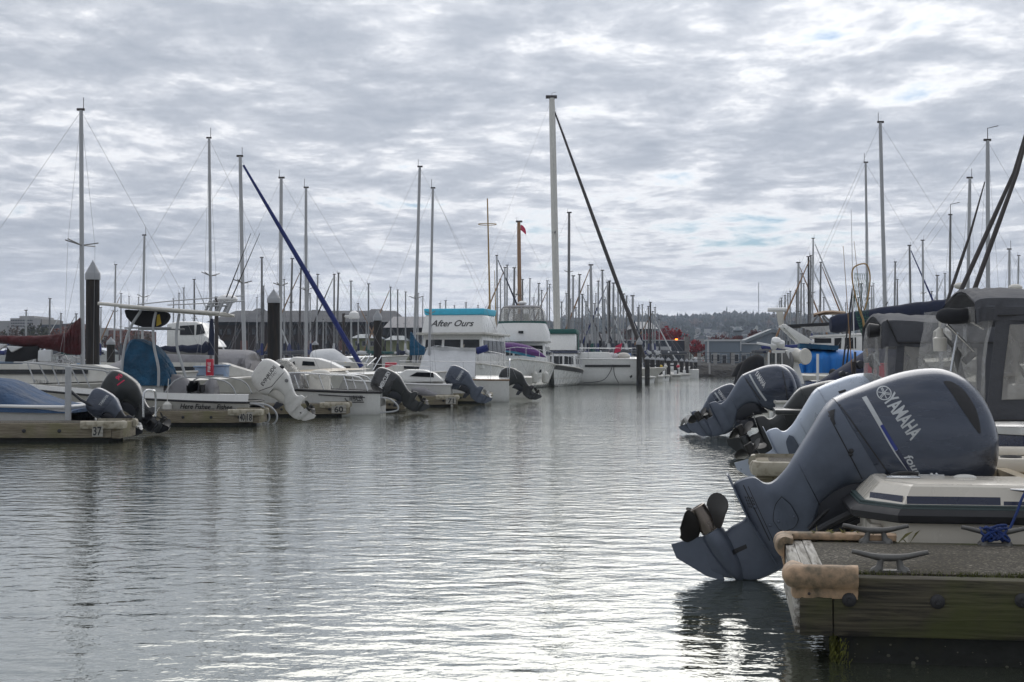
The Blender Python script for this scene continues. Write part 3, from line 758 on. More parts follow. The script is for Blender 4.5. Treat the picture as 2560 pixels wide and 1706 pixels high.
# blue mooring rope made fast on the third cleat, running up to the boat's own cleat
def near_rope():
    x, y = RZ(2478, 1356, .368); y = min(y, 1.15); r2 = random.Random(5); k = MB()
    for i in range(7):
        a0 = -.045 + i * .013; pts = []
        for j in range(17):
            t = j / 16 * 2 * math.pi
            pts.append((x + a0 + .030 * math.sin(t) * (1 if i % 2 else -1) + .006 * r2.random(), y + .024 * math.cos(t) * (1 + .1 * i % 3), .366 + .052 + .030 * math.sin(t + .5) + .003 * (i % 3)))
        k.tube(pts, .0068, 7)
    for s in (-1, 1):
        pts = [(x + s * .062, y - .02, .385), (x + s * .045, y - .028, .418), (x, y - .026, .440), (x - s * .045, y - .022, .452), (x - s * .056, y + .01, .44)]
        k.tube(crom(pts, 4), .0068, 7)
    k.tube(crom([(x - .03, y - .02, .44), (x + .0, y - .03, .462), (x + .04, y - .03, .468), (x + .05, y - .03, .464)], 4), .0068, 7)
    f = planar(RM, 1.25); a = f(2518, 1322); b = f(2562, 1236)
    k.tube(crom([(x + .04, y, .41), (a[0], 1.20, a[1]), (lerp(a[0], b[0], .5), 1.23, lerp(a[1], b[1], .48)), (b[0], 1.26, b[1]), (b[0] + .1, 1.33, b[1] + .12)], 6), .0068, 8)
    tag(k.build('mooring_rope', M['rope_blue']), 'blue braided rope wound round a dock cleat by the cream boat', 'rope').matrix_world = RM
near_rope()

# ------------------------------------------------------------------ near right: cream boat
def cream_boat():
    xs = planar(RM, 1.62)(2160, 1244)[0]
    root = thing('motor_boat', 'cream motor boat stern with black rub rail beside the near dock finger', 'boat', RM)
    def outl(d, dx=0):
        h = [(xs + d + dx, 2.30), (xs + d + dx, 1.58), (xs + .17 + d * .5 + dx * .5, 1.335 + d), (xs + 3.6, 1.335 + d), (xs + 4.8, 1.75 + d), (xs + 5.4 - d, 2.30)]
        return h + [(x, 4.6 - y) for x, y in h[-2:0:-1]]
    def levels(lv, name, matl, lab=None, **k):
        mb = MB(); mb.loft([[(x, y, z) for x, y in outl(d, dx)] for z, d, dx in lv], False, False, True); return mb.build(name, M[matl], root, label=lab, **k)
    levels([(-.3, .10, .08), (.1, .04, .05), (.30, .02, .035), (.475, .006, .02)], 'hull', 'gelcoat_cream', angle=20)
    levels([(.452, .0, 0), (.449, -.030, -.022), (.456, -.036, -.026), (.488, -.042, -.030), (.500, -.034, -.026), (.518, -.018, -.016), (.519, .0, 0)], 'rub_rail', 'black_rubber', angle=22)
    levels([(.518, .0, 0), (.519, -.016, -.012), (.526, -.016, -.012), (.527, -.006, -.006), (.533, -.006, -.006), (.534, -.012, -.01), (.540, -.012, -.01), (.541, .004, 0)], 'trim_strip', 'teal_stripe')
    levels([(.541, .002, 0), (.630, .016, .062), (.639, .024, .076), (.641, .05, .10)], 'deck_moulding', 'gelcoat_cream', angle=18)
    # navy flash along the moulding
    mb = MB()
    for a, c in (((xs + .022, 1.56), (xs + .165, 1.352)), ((xs + .185, 1.338), (xs + .64, 1.338)), ((xs + .655, 1.338), (xs + 3.6, 1.338))):
        z0, z1 = .543, (.562 if a[0] > xs + .65 else .582)
        n_ = Vector((c[1] - a[1], -(c[0] - a[0]))).normalized() * .0035
        def pt(q, z): d = (z - .541) / .089 * .014 + .002; return (q[0] + n_.x - n_.x / .0035 * d, q[1] + n_.y - n_.y / .0035 * d, z)
        mb.add([pt(a, z0), pt(c, z0), pt(c, z1), pt(a, z1)], [(0, 1, 2, 3)])
    mb.build('stripe', M['navy_paint'], root)
    # decks, splash well, cockpit
    mb = MB()
    o = outl(.064, .066)
    mb.slab([(xs + .115, 1.96), (xs + .115, 1.68), (xs + .215, 1.42), (xs + .28, 1.375), (xs + .86, 1.375), (xs + .86, 1.96)], .60, .6405)
    mb.slab([(xs + .115, 4.6 - 1.96), (xs + .86, 4.6 - 1.96), (xs + .86, 4.6 - 1.375), (xs + .28, 4.6 - 1.375), (xs + .215, 4.6 - 1.42), (xs + .115, 4.6 - 1.68)], .60, .6405)
    mb.slab([(xs + .861, 1.375), (xs + 3.6, 1.375), (xs + 3.6, 1.60), (xs + .861, 1.60)], .60, .6400)
    mb.slab([(xs + .861, 3.0), (xs + 3.6, 3.0), (xs + 3.6, 3.2), (xs + .861, 3.2)], .60, .6400)
    mb.build('deck', M['gelcoat_cream'], root, bevel=.008)
    mb = MB()
    mb.box(xs + .86, xs + .93, 1.61, 2.99, .15, .632); mb.box(xs + .93, xs + 3.6, 1.6, 3.0, .12, .15); mb.box(xs + .93, xs + 3.6, 2.97, 2.995, .15, .635); mb.box(xs + .93, xs + 3.6, 1.605, 1.63, .15, .635)
    mb.box(xs + .08, xs + .85, 1.97, 1.99, .2, .63); mb.box(xs + .08, xs + .85, 2.61, 2.63, .2, .63); mb.box(xs + .08, xs + .85, 1.99, 2.61, .18, .2)
    mb.build('cockpit_liner', M['gelcoat_tan'], root)
    mb = MB(); mb.box(xs + .02, xs + .08, 1.5, 3.1, -.2, .42); mb.build('transom', M['gelcoat_cream'], root, bevel=.01)
    # raised seat box on the far side with a cup ring
    f = planar(RM, 2.75); a = f(2478, 1180); c = f(2600, 1126)
    mb = MB(); mb.box(a[0] + .02, a[0] + 1.2, 2.75, 3.15, .60, c[1] - .05); mb.box(a[0] + .0, a[0] + 1.2, 3.0, 3.15, c[1] - .05, c[1] + .0); mb.build('seat_box', M['gelcoat_cream'], root, bevel=.015)
    mb = MB(); mb.tube([(a[0] + .13 + .055 * math.cos(t), 2.84 + .055 * math.sin(t), c[1] - .047) for t in [k * math.pi / 10 for k in range(21)]], .008, 8, caps=False); mb.build('cup_ring', M['black_rubber'], root)
    # fittings on the quarter deck
    f2 = lambda px, py: RZ(px, py, .642)
    x, y = f2(2258, 1196); mb = MB()
    ov = [(x + .085 * math.cos(t), y + .045 * math.sin(t), .648) for t in [k * math.pi / 10 for k in range(21)]]
    mb.tube(ov, .006, 8, caps=False); mb.build('latch_ring', M['steel'], root)
    mb = MB(); mb.tube([(x - .06, y + .045, .652), (x - .02, y + .05, .664), (x + .04, y + .05, .668), (x + .085, y + .05, .662)], .010, 8); mb.build('latch_handle', M['black_rubber'], root)
    for px, py in ((2318, 1179), (2327, 1189)):
        x, y = f2(px, py); mb = MB(); mb.box(x - .07, x + .07, y - .010, y + .010, .641, .648); mb.tube([(x, y - .03, .65), (x, y + .03, .65)], .008, 8); mb.ball((x + .03, y, .65), .008); mb.build('hinge', M['steel'], root)
    x, y = f2(2412, 1194); mb = MB(); mb.ball((x, y, .642), .062, (1, .6, .28), 14); mb.build('deck_cap', M['fender'], root)
    x = planar(RM, 1.32)(2556, 1222)[0]
    mb = MB(); mb.tube([(x - .06, 1.31, .625), (x, 1.31, .62), (x + .07, 1.31, .622)], [.004, .009, .01], 8); mb.tube([(x + .03, 1.31, .62), (x + .03, 1.36, .61)], .012, 8); mb.build('side_cleat', M['steel'], root)
    return xs
XS = cream_boat()

# ------------------------------------------------------------------ the near grey outboard
def near_motor():
    Mx = RM @ Matrix.Translation((O_S, 2.30, O_Z))
    root, cowl, leg, sf, sm, sl = outboard('large glossy grey-blue outboard tilted up behind the cream boat, propeller over the water', Mx, detail=1, prop='prop_bronze', prop_ang=.52)
    mb = MB(); seam(mb, (2084, 998), (2212, 1180), sf, .007); mb.build('panel_gap', M['decal_black'], cowl)
    mb = MB(); seam(mb, (2060, 1026), (2152, 1200), sm, .006); seam(mb, (1976, 1156), (2032, 1258), sm, .006); mb.build('panel_gap', M['decal_black'], root)
    mb = MB(); blob(mb, [(2345, 953), (2350, 962), (2368, 990), (2388, 1022), (2408, 1052), (2424, 1074), (2430, 1080), (2433, 1076), (2430, 1050), (2421, 1018), (2406, 990), (2388, 968), (2366, 954), (2352, 951)], sf)
    mb.build('air_intake', M['decal_black'], cowl)
    # long flash: silver, then blue, then black
    def band(name, matl, pts):
        mb = MB(); blob(mb, pts, sf); mb.build(name, M[matl], cowl)
    band('flash', 'decal_silver', [(2146, 992), (2180, 1052), (2220, 1122), (2262, 1180), (2290, 1225), (2299, 1220), (2272, 1176), (2229, 1115), (2192, 1052), (2157, 988)])
    mb = MB(); so = lambda x, z: sf(x, z) - .0015
    blob(mb, [(2188, 1060), (2206, 1091), (2224, 1121), (2232, 1117), (2213, 1087), (2195, 1056)], so); mb.build('flash_inlay', M['decal_blue'], cowl)
    mb = MB(); blob(mb, [(2224, 1122), (2244, 1152), (2262, 1180), (2270, 1175), (2252, 1148), (2232, 1118)], so); mb.build('flash_inlay', M['navy_paint'], cowl)
    lettering(cowl, 'YAMAHA', A_(2196, 997), A_(2263, 1096), .078, M['decal_silver'], sf, bold=.028, up=Vector((A_(2213, 985)[0] - A_(2196, 997)[0], A_(2213, 985)[1] - A_(2196, 997)[1])).normalized()[:])
    lettering(cowl, 'four stroke', A_(2246, 1136), A_(2320, 1262), .042, M['decal_silver'], sf, shear=.3, bold=.02, up=Vector((A_(2213, 985)[0] - A_(2196, 997)[0], A_(2213, 985)[1] - A_(2196, 997)[1])).normalized()[:])
    # ring emblem with three crossed forks
    mb = MB(); c = A_(2200, 981); r_ = .040
    def arc(ra, rb, a0, a1, n):
        l = []; q = []
        for i in range(n + 1):
            t = lerp(a0, a1, i / n); l.append((c[0] + ra * math.cos(t), c[1] + ra * math.sin(t))); q.append((c[0] + rb * math.cos(t), c[1] + rb * math.sin(t)))
        mb.strip([(x, sf(x, z), z) for x, z in l], [(x, sf(x, z), z) for x, z in q])
    arc(r_, r_ * .86, 0, 2 * math.pi, 36)
    for k in range(3):
        t0 = math.pi / 2 + k * 2 * math.pi / 3 + .35; dx, dz = math.cos(t0), math.sin(t0)
        for off, a, b_ in ((.09, -.15, .80), (-.09, -.15, .80), (0, -.80, -.1)):
            w = .035 * r_ * 1.5; px_, pz_ = -dz, dx; l = []; q = []
            for i in range(5):
                u = lerp(a, b_, i / 4) * r_; l.append((c[0] + dx * u + px_ * (off * r_ + w), c[1] + dz * u + pz_ * (off * r_ + w))); q.append((c[0] + dx * u + px_ * (off * r_ - w), c[1] + dz * u + pz_ * (off * r_ - w)))
            mb.strip([(x, sf(x, z), z) for x, z in l], [(x, sf(x, z), z) for x, z in q])
    mb.build('emblem', M['decal_silver'], cowl)
    # leg furniture: water inlets, anode, service cover, screws
    mb = MB()
    for k in range(4):
        for i in range(4):
            a = (1862 + k * 5.2 + i * 3, 1240 + k * .4 + i * 7.5); seam(mb, a, (a[0] + 2.6, a[1] + 5), sl, .006, 2)
    seam(mb, (1858, 1212), (1924, 1350), sl, .006, 20); seam(mb, (1870, 1215), (1938, 1362), sl, .004, 20)
    mb.build('water_inlet', M['decal_black'], leg)
    mb = MB(); blob(mb, [(1830, 1374), (1865, 1359), (1868, 1369), (1834, 1385)], sl); mb.build('anode', M['decal_black'], leg)
    mb = MB(); pts = [(1953, 1240), (1938, 1262), (1933, 1296), (1940, 1310), (1947, 1321), (1958, 1326), (1982, 1316), (1992, 1298), (1990, 1286), (1974, 1258)]
    sc = lambda x, z: min(sm(x, z), sl(x, z)) - .004
    def grow(p, k): cx_, cy_ = 1962, 1288; return [(cx_ + (a - cx_) * k, cy_ + (b - cy_) * k) for a, b in p]
    blob(mb, grow(pts, 1.05), lambda x, z: sc(x, z) + .003, 1); blob(mb, pts, sc, 0)
    mb.build('service_cover', [M['yam_leg'], M['decal_black']], root)
    for p in ((1946, 1302), (1984, 1288), (1912, 1366), (1886, 1266), (1924, 1312)):
        mb = MB(); q = A_(*p); mb.ball((q[0], min(sl(*q), sm(*q)) - .004, q[1]), .009, (1, .5, 1), 8)
        mb.build('bolt', M['yam_leg'], root)
    mb = MB(); q = A_(2119, 1122); mb.ball((q[0], min(sm(*q), sf(*q)) - .002, q[1]), .014, (1, .4, 1), 10); q = A_(2118, 1131); mb.ball((q[0], min(sm(*q), sf(*q)) - .004, q[1]), .012, (1, .5, .8), 8); mb.build('flush_port', M['black_rubber'], root)
    # latch near the cowl's aft corner
    mb = MB(); blob(mb, [(2064, 1026), (2072, 1048), (2077, 1062), (2082, 1056), (2078, 1040), (2081, 1020), (2075, 1014)][:6], lambda x, z: min(sf(x, z), sm(x, z)) - .002); mb.build('cowl_latch', M['decal_black'], root)
near_motor()

def hoses_and_grass():
    f = planar(RM, 2.25)
    root = thing('tilt_ram', 'black tilt rams and hoses between the near grey outboard and the cream boat', 'motor mount', RM)
    for i, (pts, r_) in enumerate((([(2000, 1338), (2060, 1302), (2140, 1262)], .022), ([(2040, 1345), (2090, 1318), (2150, 1290)], .014), ([(2020, 1320), (2070, 1270), (2140, 1235)], .012), ([(2085, 1300), (2112, 1322), (2150, 1318)], .02))):
        mb = MB(); mb.tube(crom([(f(*p)[0], 2.0 + i * .09, f(*p)[1]) for p in pts], 4), r_, 8); mb.build('ram' if i in (0, 3) else 'hose', M['black_rubber'], root)
    r2 = random.Random(14); g = MB()
    for i in range(46):
        x = r2.uniform(.12, .62); y = 1.19 + r2.uniform(-.02, .05); a = r2.uniform(-.9, 1.2); L = r2.uniform(.05, .17); z = .36; w = .0014
        g.add([(x - w, y, z), (x + w, y, z), (x + L * .5 * math.sin(a) + w, y + .02, z + L * .35 * abs(math.cos(a))), (x + L * math.sin(a), y + r2.uniform(-.05, .08), z + L * .45 * abs(math.cos(a)))], [(0, 1, 2), (0, 2, 3)])
    o = g.build('dry_grass', M['grass']); o.matrix_world = RM; tag(o, kind='stuff')
hoses_and_grass()

# ------------------------------------------------------------------ canvas enclosures on the right
def canopy(root, f, pts_top, Yl0, Yl1, drop, matl, name='canopy', sag=.0, n=8):
    """roof fabric: side profile pts_top (px) on plane f, from y=Yl0 (near) to Yl1 (far); falls by drop over the near edge"""
    q = [f(*p) for p in pts_top]; q = crom([(a, b) for a, b in q], 4)
    mb = MB(); rings = []
    for qi, (x, z) in enumerate(q):
        ring = []
        for j in range(n + 1):
            t = j / n; y = lerp(Yl0, Yl1, t); ring.append((x, y, z + .10 * math.sin(math.pi * t) - .02 + .010 * math.sin(qi * 1.5 + j * .8) * math.sin(math.pi * t)))
        low = [(x, Yl0 - .012 + .012 * math.sin(qi * 1.9), z - drop), (x, Yl0 - .014 + .014 * math.sin(qi * 1.3 + 1), z - drop * .5), (x, Yl0 - .008, z - .07)]
        high = [(x, Yl1 + .008, z - .07), (x, Yl1 + .012, z - drop)]
        rings.append(low + ring + high)
    mb.loft(rings, False, False, False)
    bk = [[(x, y, z - .012) for x, y, z in r_] for r_ in rings]; mb.loft(bk, False, False, False)
    return mb.build(name, M[matl], root)
def panel(root, f, poly, matl, y, th=.012, name='side_panel'):
    mb = MB(); mb.prism([f(*p) for p in poly], y, y + th); return mb.build(name, M[matl], root)
def frame_panel(root, f, outer, inner, matl, y, th=.012, name='side_panel'):
    mb = MB(); a = [f(*p) for p in outer]; b = [f(*p) for p in inner]; n = len(a)
    for i in range(n):
        j = (i + 1) % n; mb.hexa([(*(a[i][0], y, a[i][1]),), (a[j][0], y, a[j][1]), (b[j][0], y, b[j][1]), (b[i][0], y, b[i][1]), (a[i][0], y + th, a[i][1]), (a[j][0], y + th, a[j][1]), (b[j][0], y + th, b[j][1]), (b[i][0], y + th, b[i][1])])
    return mb.build(name, M[matl], root)
def crinkle(root, p0, p1, z0, z1, matl, amp=.035, n=26, seed=1, name='back_curtain', slant=(0, 0)):
    """hanging clear plastic with deep folds between two plan points"""
    r2 = random.Random(seed); mb = MB(); L = math.hypot(p1[0] - p0[0], p1[1] - p0[1]); nx, ny = -(p1[1] - p0[1]) / L, (p1[0] - p0[0]) / L
    ph = [r2.uniform(0, 6.28) for _ in range(6)]; rows = []
    for k in range(7):
        v = k / 6; row = []
        for i in range(n + 1):
            u = i / n; w = amp * (math.sin(u * 19 + ph[0] + v * 1.3) + .6 * math.sin(u * 41 + ph[1] - v * 2.1) + .35 * math.sin(v * 9 + u * 7 + ph[2]))
            row.append((lerp(p0[0], p1[0], u) + nx * w + slant[0] * (1 - v), lerp(p0[1], p1[1], u) + ny * w + slant[1] * (1 - v), lerp(z0, z1, v)))
        rows.append(row)
    mb.loft(rows, False, False, False); return mb.build(name, M[matl], root)

def navy_boat():
    YL = 3.85; f = planar(RM, YL); f0 = planar(RM, YL - .03)
    root = thing('motor_boat', 'navy banded boat under a grey canvas canopy with clear plastic curtains, behind the cream boat', 'boat', RM)
    x0 = f(2470, 1050)[0]
    def side(z0, z1, d, name, m, lab=None):
        mb = MB(); o = [(x0 + .05 + d, YL + 1.9), (x0 + .05 + d, YL + .22), (x0 + .22 + d, YL + d), (x0 + 5, YL + d), (x0 + 5.8, YL + .9), (x0 + 5, YL + 1.9)]
        mb.slab(o, z0, z1); return mb.build(name, M[m], root, bevel=.006)
    side(-.3, .52, .05, 'hull', 'gelcoat'); side(.52, .60, .02, 'green_band', 'teal_stripe'); side(.602, .64, -.015, 'rub_rail', 'black_rubber'); side(.642, .77, .01, 'topside', 'navy_paint'); side(.772, .825, -.005, 'gunwale', 'gelcoat')
    canopy(root, f, [(2437, 748), (2450, 741), (2478, 738), (2540, 738), (2760, 742)], YL, YL + 1.5, .16, 'canvas_grey')
    frame_panel(root, f, [(2491, 786), (2760, 780), (2760, 1050), (2464, 1052)], [(2526, 814), (2720, 808), (2720, 994), (2506, 998)], 'canvas_grey', YL - .006, .010)
    panel(root, f, [(2524, 812), (2720, 806), (2720, 996), (2503, 1000), (2509, 930)], 'vinyl_cloudy', YL - .014, .006, 'window')
    for a, b in (((2520, 815), (2590, 930)), ((2530, 890), (2580, 960)), ((2588, 820), (2520, 960))):
        a = f(*a); b = f(*b); mb = MB(); mb.bar((a[0], YL + .04, a[1]), (b[0], YL + .04, b[1]), .05, .02); mb.build('frame_strut', M['canvas_dark'], root)
    mb = MB(); a, b = f(2492, 789), f(2760, 783); mb.tube([(a[0], YL - .018, a[1]), (b[0], YL - .018, b[1])], .007, 6); mb.build('piping', M['decal_black'], root); mb = MB(); a, b = f(2464, 1051), f(2760, 1050); mb.tube([(a[0], YL - .02, a[1]), (b[0], YL - .02, b[1])], .010, 6); mb.build('piping', M['decal_black'], root)
    xa = f(2491, 790)[0]; zt = f(2491, 762)[1]; zb = f(2470, 1052)[1]
    crinkle(root, (xa - .02, YL + .02), (xa - .26, YL + 1.45), zb, zt, 'vinyl', .03, 30, 4, slant=(-.05, 0))
    mb = MB(); mb.box(x0 + .4, x0 + 1.0, YL + .4, YL + 1.2, .5, 1.25); mb.box(x0 + .4, x0 + 2.0, YL + .9, YL + 1.5, .5, 1.1); mb.build('seat', M['gelcoat'], root, bevel=.04)
    # rolled canvas bundle on steel struts, reaching aft
    Yb = YL + .5; fb = planar(RM, Yb); a, b, c, d_ = fb(2340, 793), fb(2362, 790), fb(2400, 791), fb(2470, 785)
    mb = MB(); mb.tube(crom([(a[0], Yb, a[1]), (b[0], Yb, b[1]), (c[0], Yb, c[1]), (d_[0], Yb, d_[1] + .01)], 4), [.012, .028, .042, .05, .056, .058, .058, .057, .056, .055, .055, .054, .05], 14); mb.build('rolled_cover', M['canvas_dark'], root)
    for p, q_ in (((2425, 803), (2460, 822)), ((2368, 812), (2436, 880)), ((2394, 832), (2376, 940))):
        p = fb(*p); q_ = fb(*q_); mb = MB(); mb.tube([(p[0], Yb, p[1]), (q_[0], Yb, q_[1])], .010, 8); mb.build('strut', M['steel'], root)
    for p, q_, w in (((2350, 826), (2408, 892), .028), ((2388, 868), (2412, 960), .045), ((2412, 905), (2440, 882), .05)):
        p = fb(*p); q_ = fb(*q_); mb = MB(); mb.bar((p[0], Yb + .06, p[1]), (q_[0], Yb + .06, q_[1]), w, w); mb.build('hinge_arm', M['alu_grey'], root, bevel=.005)
    p = fb(2350, 850); mb = MB(); mb.lathe([(0, .045), (.09, .05), (.10, .03), (.16, .02)], (p[0], Yb, p[1] - .08), (0, 0, 1), 12); mb.build('lamp', M['off_white'], root)
    return root
navy_boat()

def boat_right(label, xs, y0, B, L, zs, zb, mats=('gelcoat',), rail='black_rubber', **k):
    root = thing('motor_boat', label, 'boat', RM @ Matrix.Translation((xs, y0 + B / 2, 0)))
    hull(root, L, B, zs, zb, mats[0], depth=k.pop('depth', .35), rail=rail, **k); return root

# second finger, its boats and their motors
xd, yd = RZ(1893, 1162, .37)
finger('pale dock finger end with worn cream bumpers behind the near grey outboard', RM @ Matrix.Translation((xd, yd - .02, 0)), 8, 1.1, top=.37)
def r_slip(px, py, Yz=None):
    q = RMi @ PZ(px, py, 0.0); return q.x, q.y
def motor_at(label, px, py, scale, tilt=0, dz=0.02, **k):
    x, y = r_slip(px, py); return outboard(label, RM @ Matrix.Translation((x, y, dz)), scale, tilt, **k), x, y
SIL = dict(apron='yam_leg', cowl='silver_engine', mid='silver_engine', leg='silver_engine'); OLI = dict(cowl='olive_engine', mid='olive_engine', leg='olive_engine')
(rt, cowl, leg, sf, sm, sl), x, y = motor_at('pale silver-blue outboard tilted up beyond the near grey one', 1893, 1205, .93, 0, mats=SIL, boxy=False, prop='prop_black', prop_ang=1.2)
mb = MB(); seam(mb, (2081, 1000), (2140, 1090), sf, .016); mb.build('panel_gap', M['decal_black'], cowl)
mb = MB(); blob(mb, [(2180, 1010), (2215, 1000), (2222, 1012), (2186, 1022)], sf); mb.build('badge', M['decal_black'], cowl)
mb = MB(); blob(mb, [(1830, 1374), (1870, 1357), (1874, 1372), (1836, 1389)], sl); mb.build('anode', M['decal_black'], leg)
mb = MB(); blob(mb, [(1945, 1225), (1930, 1262), (1945, 1320), (1985, 1312), (1992, 1280), (1965, 1232)], lambda a, b: min(sm(a, b), sl(a, b)) - .006); mb.build('service_cover', M['yam_leg'], rt)
def small_boat_R3():
    b = boat_right('white boat with a grey canvas shelter and plastic curtains, carrying the silver-blue outboard', x + .66, y - 1.15, 2.3, 6.2, .62, .95, depth=.4, bowrake=.05)
    YL = -1.05; Mw = b.matrix_world.copy(); f = planar(Mw, YL)
    canopy(b, f, [(2203, 806), (2216, 797), (2270, 797), (2345, 802), (2440, 800), (2560, 800)], YL, YL + 2.0, .26, 'canvas_grey')
    frame_panel(b, f, [(2243, 850), (2560, 850), (2560, 1010), (2232, 1010)], [(2264, 862), (2440, 862), (2440, 980), (2256, 980)], 'canvas_grey', YL + .002, .01)
    panel(b, f, [(2262, 860), (2442, 860), (2442, 985), (2254, 985)], 'vinyl_cloudy', YL - .006, .006, 'window')
    for a, c in (((2262, 868), (2330, 955)), ((2285, 870), (2345, 950)), ((2325, 868), (2268, 960)), ((2300, 868), (2255, 940))):
        a = f(*a); c = f(*c); mb = MB(); mb.bar((a[0], YL + .05, a[1]), (c[0], YL + .05, c[1]), .055, .02); mb.build('frame_strut', M['canvas_grey'], b)
    mb = MB(); a, c = f(2217, 800), f(2243, 857); e = f(2560, 857); mb.tube([(a[0], YL - .03, a[1]), (c[0], YL - .03, c[1]), (e[0], YL - .03, e[1])], .010, 6); mb.build('piping', M['decal_black'], b)
    xa = f(2243, 858)[0]; zt = f(2243, 812)[1]; zb = f(2243, 1005)[1]
    crinkle(b, (xa - .0, YL + .02), (xa - .22, YL + 1.0), zb, zt, 'vinyl', .03, 24, 9)
    p = f(2208, 826); mb = MB(); mb.lathe([(0, .06), (.10, .075), (.12, .05)], (p[0] - .02, YL + .15, p[1]), (-1, 0, 0), 12); mb.build('loudhailer', M['black_rubber'], b)
    p = f(2351, 858); mb = MB(); mb.lathe([(0, .05), (.03, .09), (.11, .085), (.15, .035), (.24, .03)], (p[0], YL - .12, p[1]), (0, 0, 1), 12); mb.build('lamp', M['off_white'], b)
small_boat_R3()
(rt, cowl, leg, sf, sm, sl), x, y = motor_at('olive-black outboard tilted low between two paler motors', 1858, 1142, .95, R(-7), mats=OLI, prop='prop_black', prop_ang=.6)
mb = MB(); seam(mb, (2081, 1000), (2200, 1160), sf, .02); mb.build('panel_gap', M['black_gloss'], cowl)
mb = MB(); blob(mb, [(2228, 950), (2238, 946), (2250, 975), (2240, 980)], sf); mb.build('flash', M['decal_white'], cowl); mb = MB(); blob(mb, [(2252, 944), (2262, 941), (2272, 968), (2262, 972)], sf); mb.build('flash', M['decal_white'], cowl)
mb = MB(); blob(mb, [(2246, 990), (2262, 980), (2270, 990), (2252, 1002)], sf); mb.build('red_flash', M['decal_red'], cowl)
b = boat_right('low olive skiff carrying the olive-black outboard', x + .75, y - 1.0, 2.0, 5.0, .46, .7, mats=('olive_engine',), depth=.25)
mb = MB(); mb.box(-.35, .1, -.9, .2, .60, .66); mb.build('swim_step', M['olive_engine'], b, bevel=.01)
# third finger and the pair of tall grey motors, with a small kicker
xd, yd = RZ(1815, 1090, .37)
finger('low dock finger hidden behind the tilted motors', RM @ Matrix.Translation((xd + 1.0, 13.2, 0)), 8, 1.1)
(rt, cowl, leg, sf, sm, sl), x, y = motor_at('grey outboard with silver maker lettering, taller of the pair beyond the olive-black one', 1757, 1094, 1.0, 0, prop='prop_black', group='grey far outboards', prop_ang=.9)
lettering(cowl, 'YAMAHA', A_(2170, 990), A_(2238, 1095), .085, M['decal_white'], sf, bold=.03, up=(.49, .87))
mb = MB(); blob(mb, [(2126, 996), (2160, 1056), (2200, 1122), (2250, 1190), (2262, 1184), (2212, 1115), (2172, 1052), (2138, 990)], sf); mb.build('flash', M['decal_silver'], cowl)
mb = MB(); seam(mb, (2084, 998), (2212, 1180), sf, .02); mb.build('panel_gap', M['decal_black'], cowl); mb = MB(); seam(mb, (2370, 925), (2420, 1190), sf, .018); mb.build('panel_gap', M['decal_black'], cowl)
outboard('grey outboard half hidden behind its taller twin', RM @ Matrix.Translation((x + .12, y + .75, 0.02)), 1.0, 0, prop='prop_black', group='grey far outboards')
b = boat_right('white fishing boat carrying the twin grey outboards', x + 1.2, y - .9, 2.6, 7.0, .62, 1.1, depth=.35, rail='gelcoat_old')
(rt, cowl, leg, sf, sm, sl), x, y = motor_at('small slim grey kicker outboard farthest out of the right-hand motors', 1722, 1086, .66, R(4), prop='prop_white', boxy=True)
lettering(cowl, 'YAMAHA', A_(2160, 990), A_(2240, 1110), .09, M['decal_white'], sf, bold=.03, up=(.49, .87))
mb = MB(); blob(mb, [(2120, 1000), (2180, 1100), (2240, 1190), (2256, 1180), (2196, 1092), (2136, 994)], sf); mb.build('flash', M['decal_silver'], cowl)

# white hauler frame with a round drum, ladder of fishing gear
def hauler():
    Y = 27.5; root = thing('davit', 'white pot hauler frame with a round drum standing behind the twin grey outboards', 'davit', frame(XW(1975, Y), Y, 0))
    f = planar(root.matrix_basis if False else frame(XW(1975, Y), Y, 0))
    def bar(a, b, w, name='arm'):
        a = f(*a); b = f(*b); mb = MB(); mb.bar((a[0], 0, a[1]), (b[0], 0, b[1]), w, w); return mb.build(name, M['white_paint'], root, bevel=.008)
    bar((1892, 858), (1992, 876), .045); bar((1974, 874), (2000, 962), .15, 'post'); bar((1930, 880), (1962, 880), .05)
    p = f(1990, 892); mb = MB(); mb.lathe([(-.03, .02), (0, .17), (.05, .15), (.10, .11), (.22, .10), (.26, .16), (.29, .15)], (p[0], .02, p[1]), (.5, -.86, 0), 22); mb.build('drum', M['off_white'], root)
    p = f(1966, 905); mb = MB(); mb.lathe([(0, .22), (.03, .24), (.06, .20)], (p[0], .05, p[1]), (.9, .3, 0), 20); mb.build('wheel', M['alu_grey'], root)
    mb = MB(); a = f(1926, 884); c = f(1958, 950); mb.box(a[0], c[0], .2, .7, c[1], a[1]); mb.build('windscreen', M['glass'], root)
    for px in (1926, 1944, 1960):
        a = f(px, 880); c = f(px, 955); mb = MB(); mb.bar((a[0], .18, a[1]), (c[0], .18, c[1]), .03, .03); mb.build('window_post', M['white_paint'], root)
    for px, py, r_ in ((1938, 862, .10), (1950, 868, .08), (1933, 872, .07)):
        p = f(px, py); mb = MB(); mb.lathe([(0, r_ * .7), (.05, r_), (.12, r_ * .9), (.15, r_ * .4)], (p[0], -.05, p[1]), (0, -.6, .8), 12); mb.build('spotlight', M['white_paint'], root)
    mb = MB(); a = f(2005, 990); mb.tube([(a[0], 0, a[1]), (a[0] - .1, .1, .2)], .05, 8); mb.build('stand', M['white_paint'], root)
hauler()
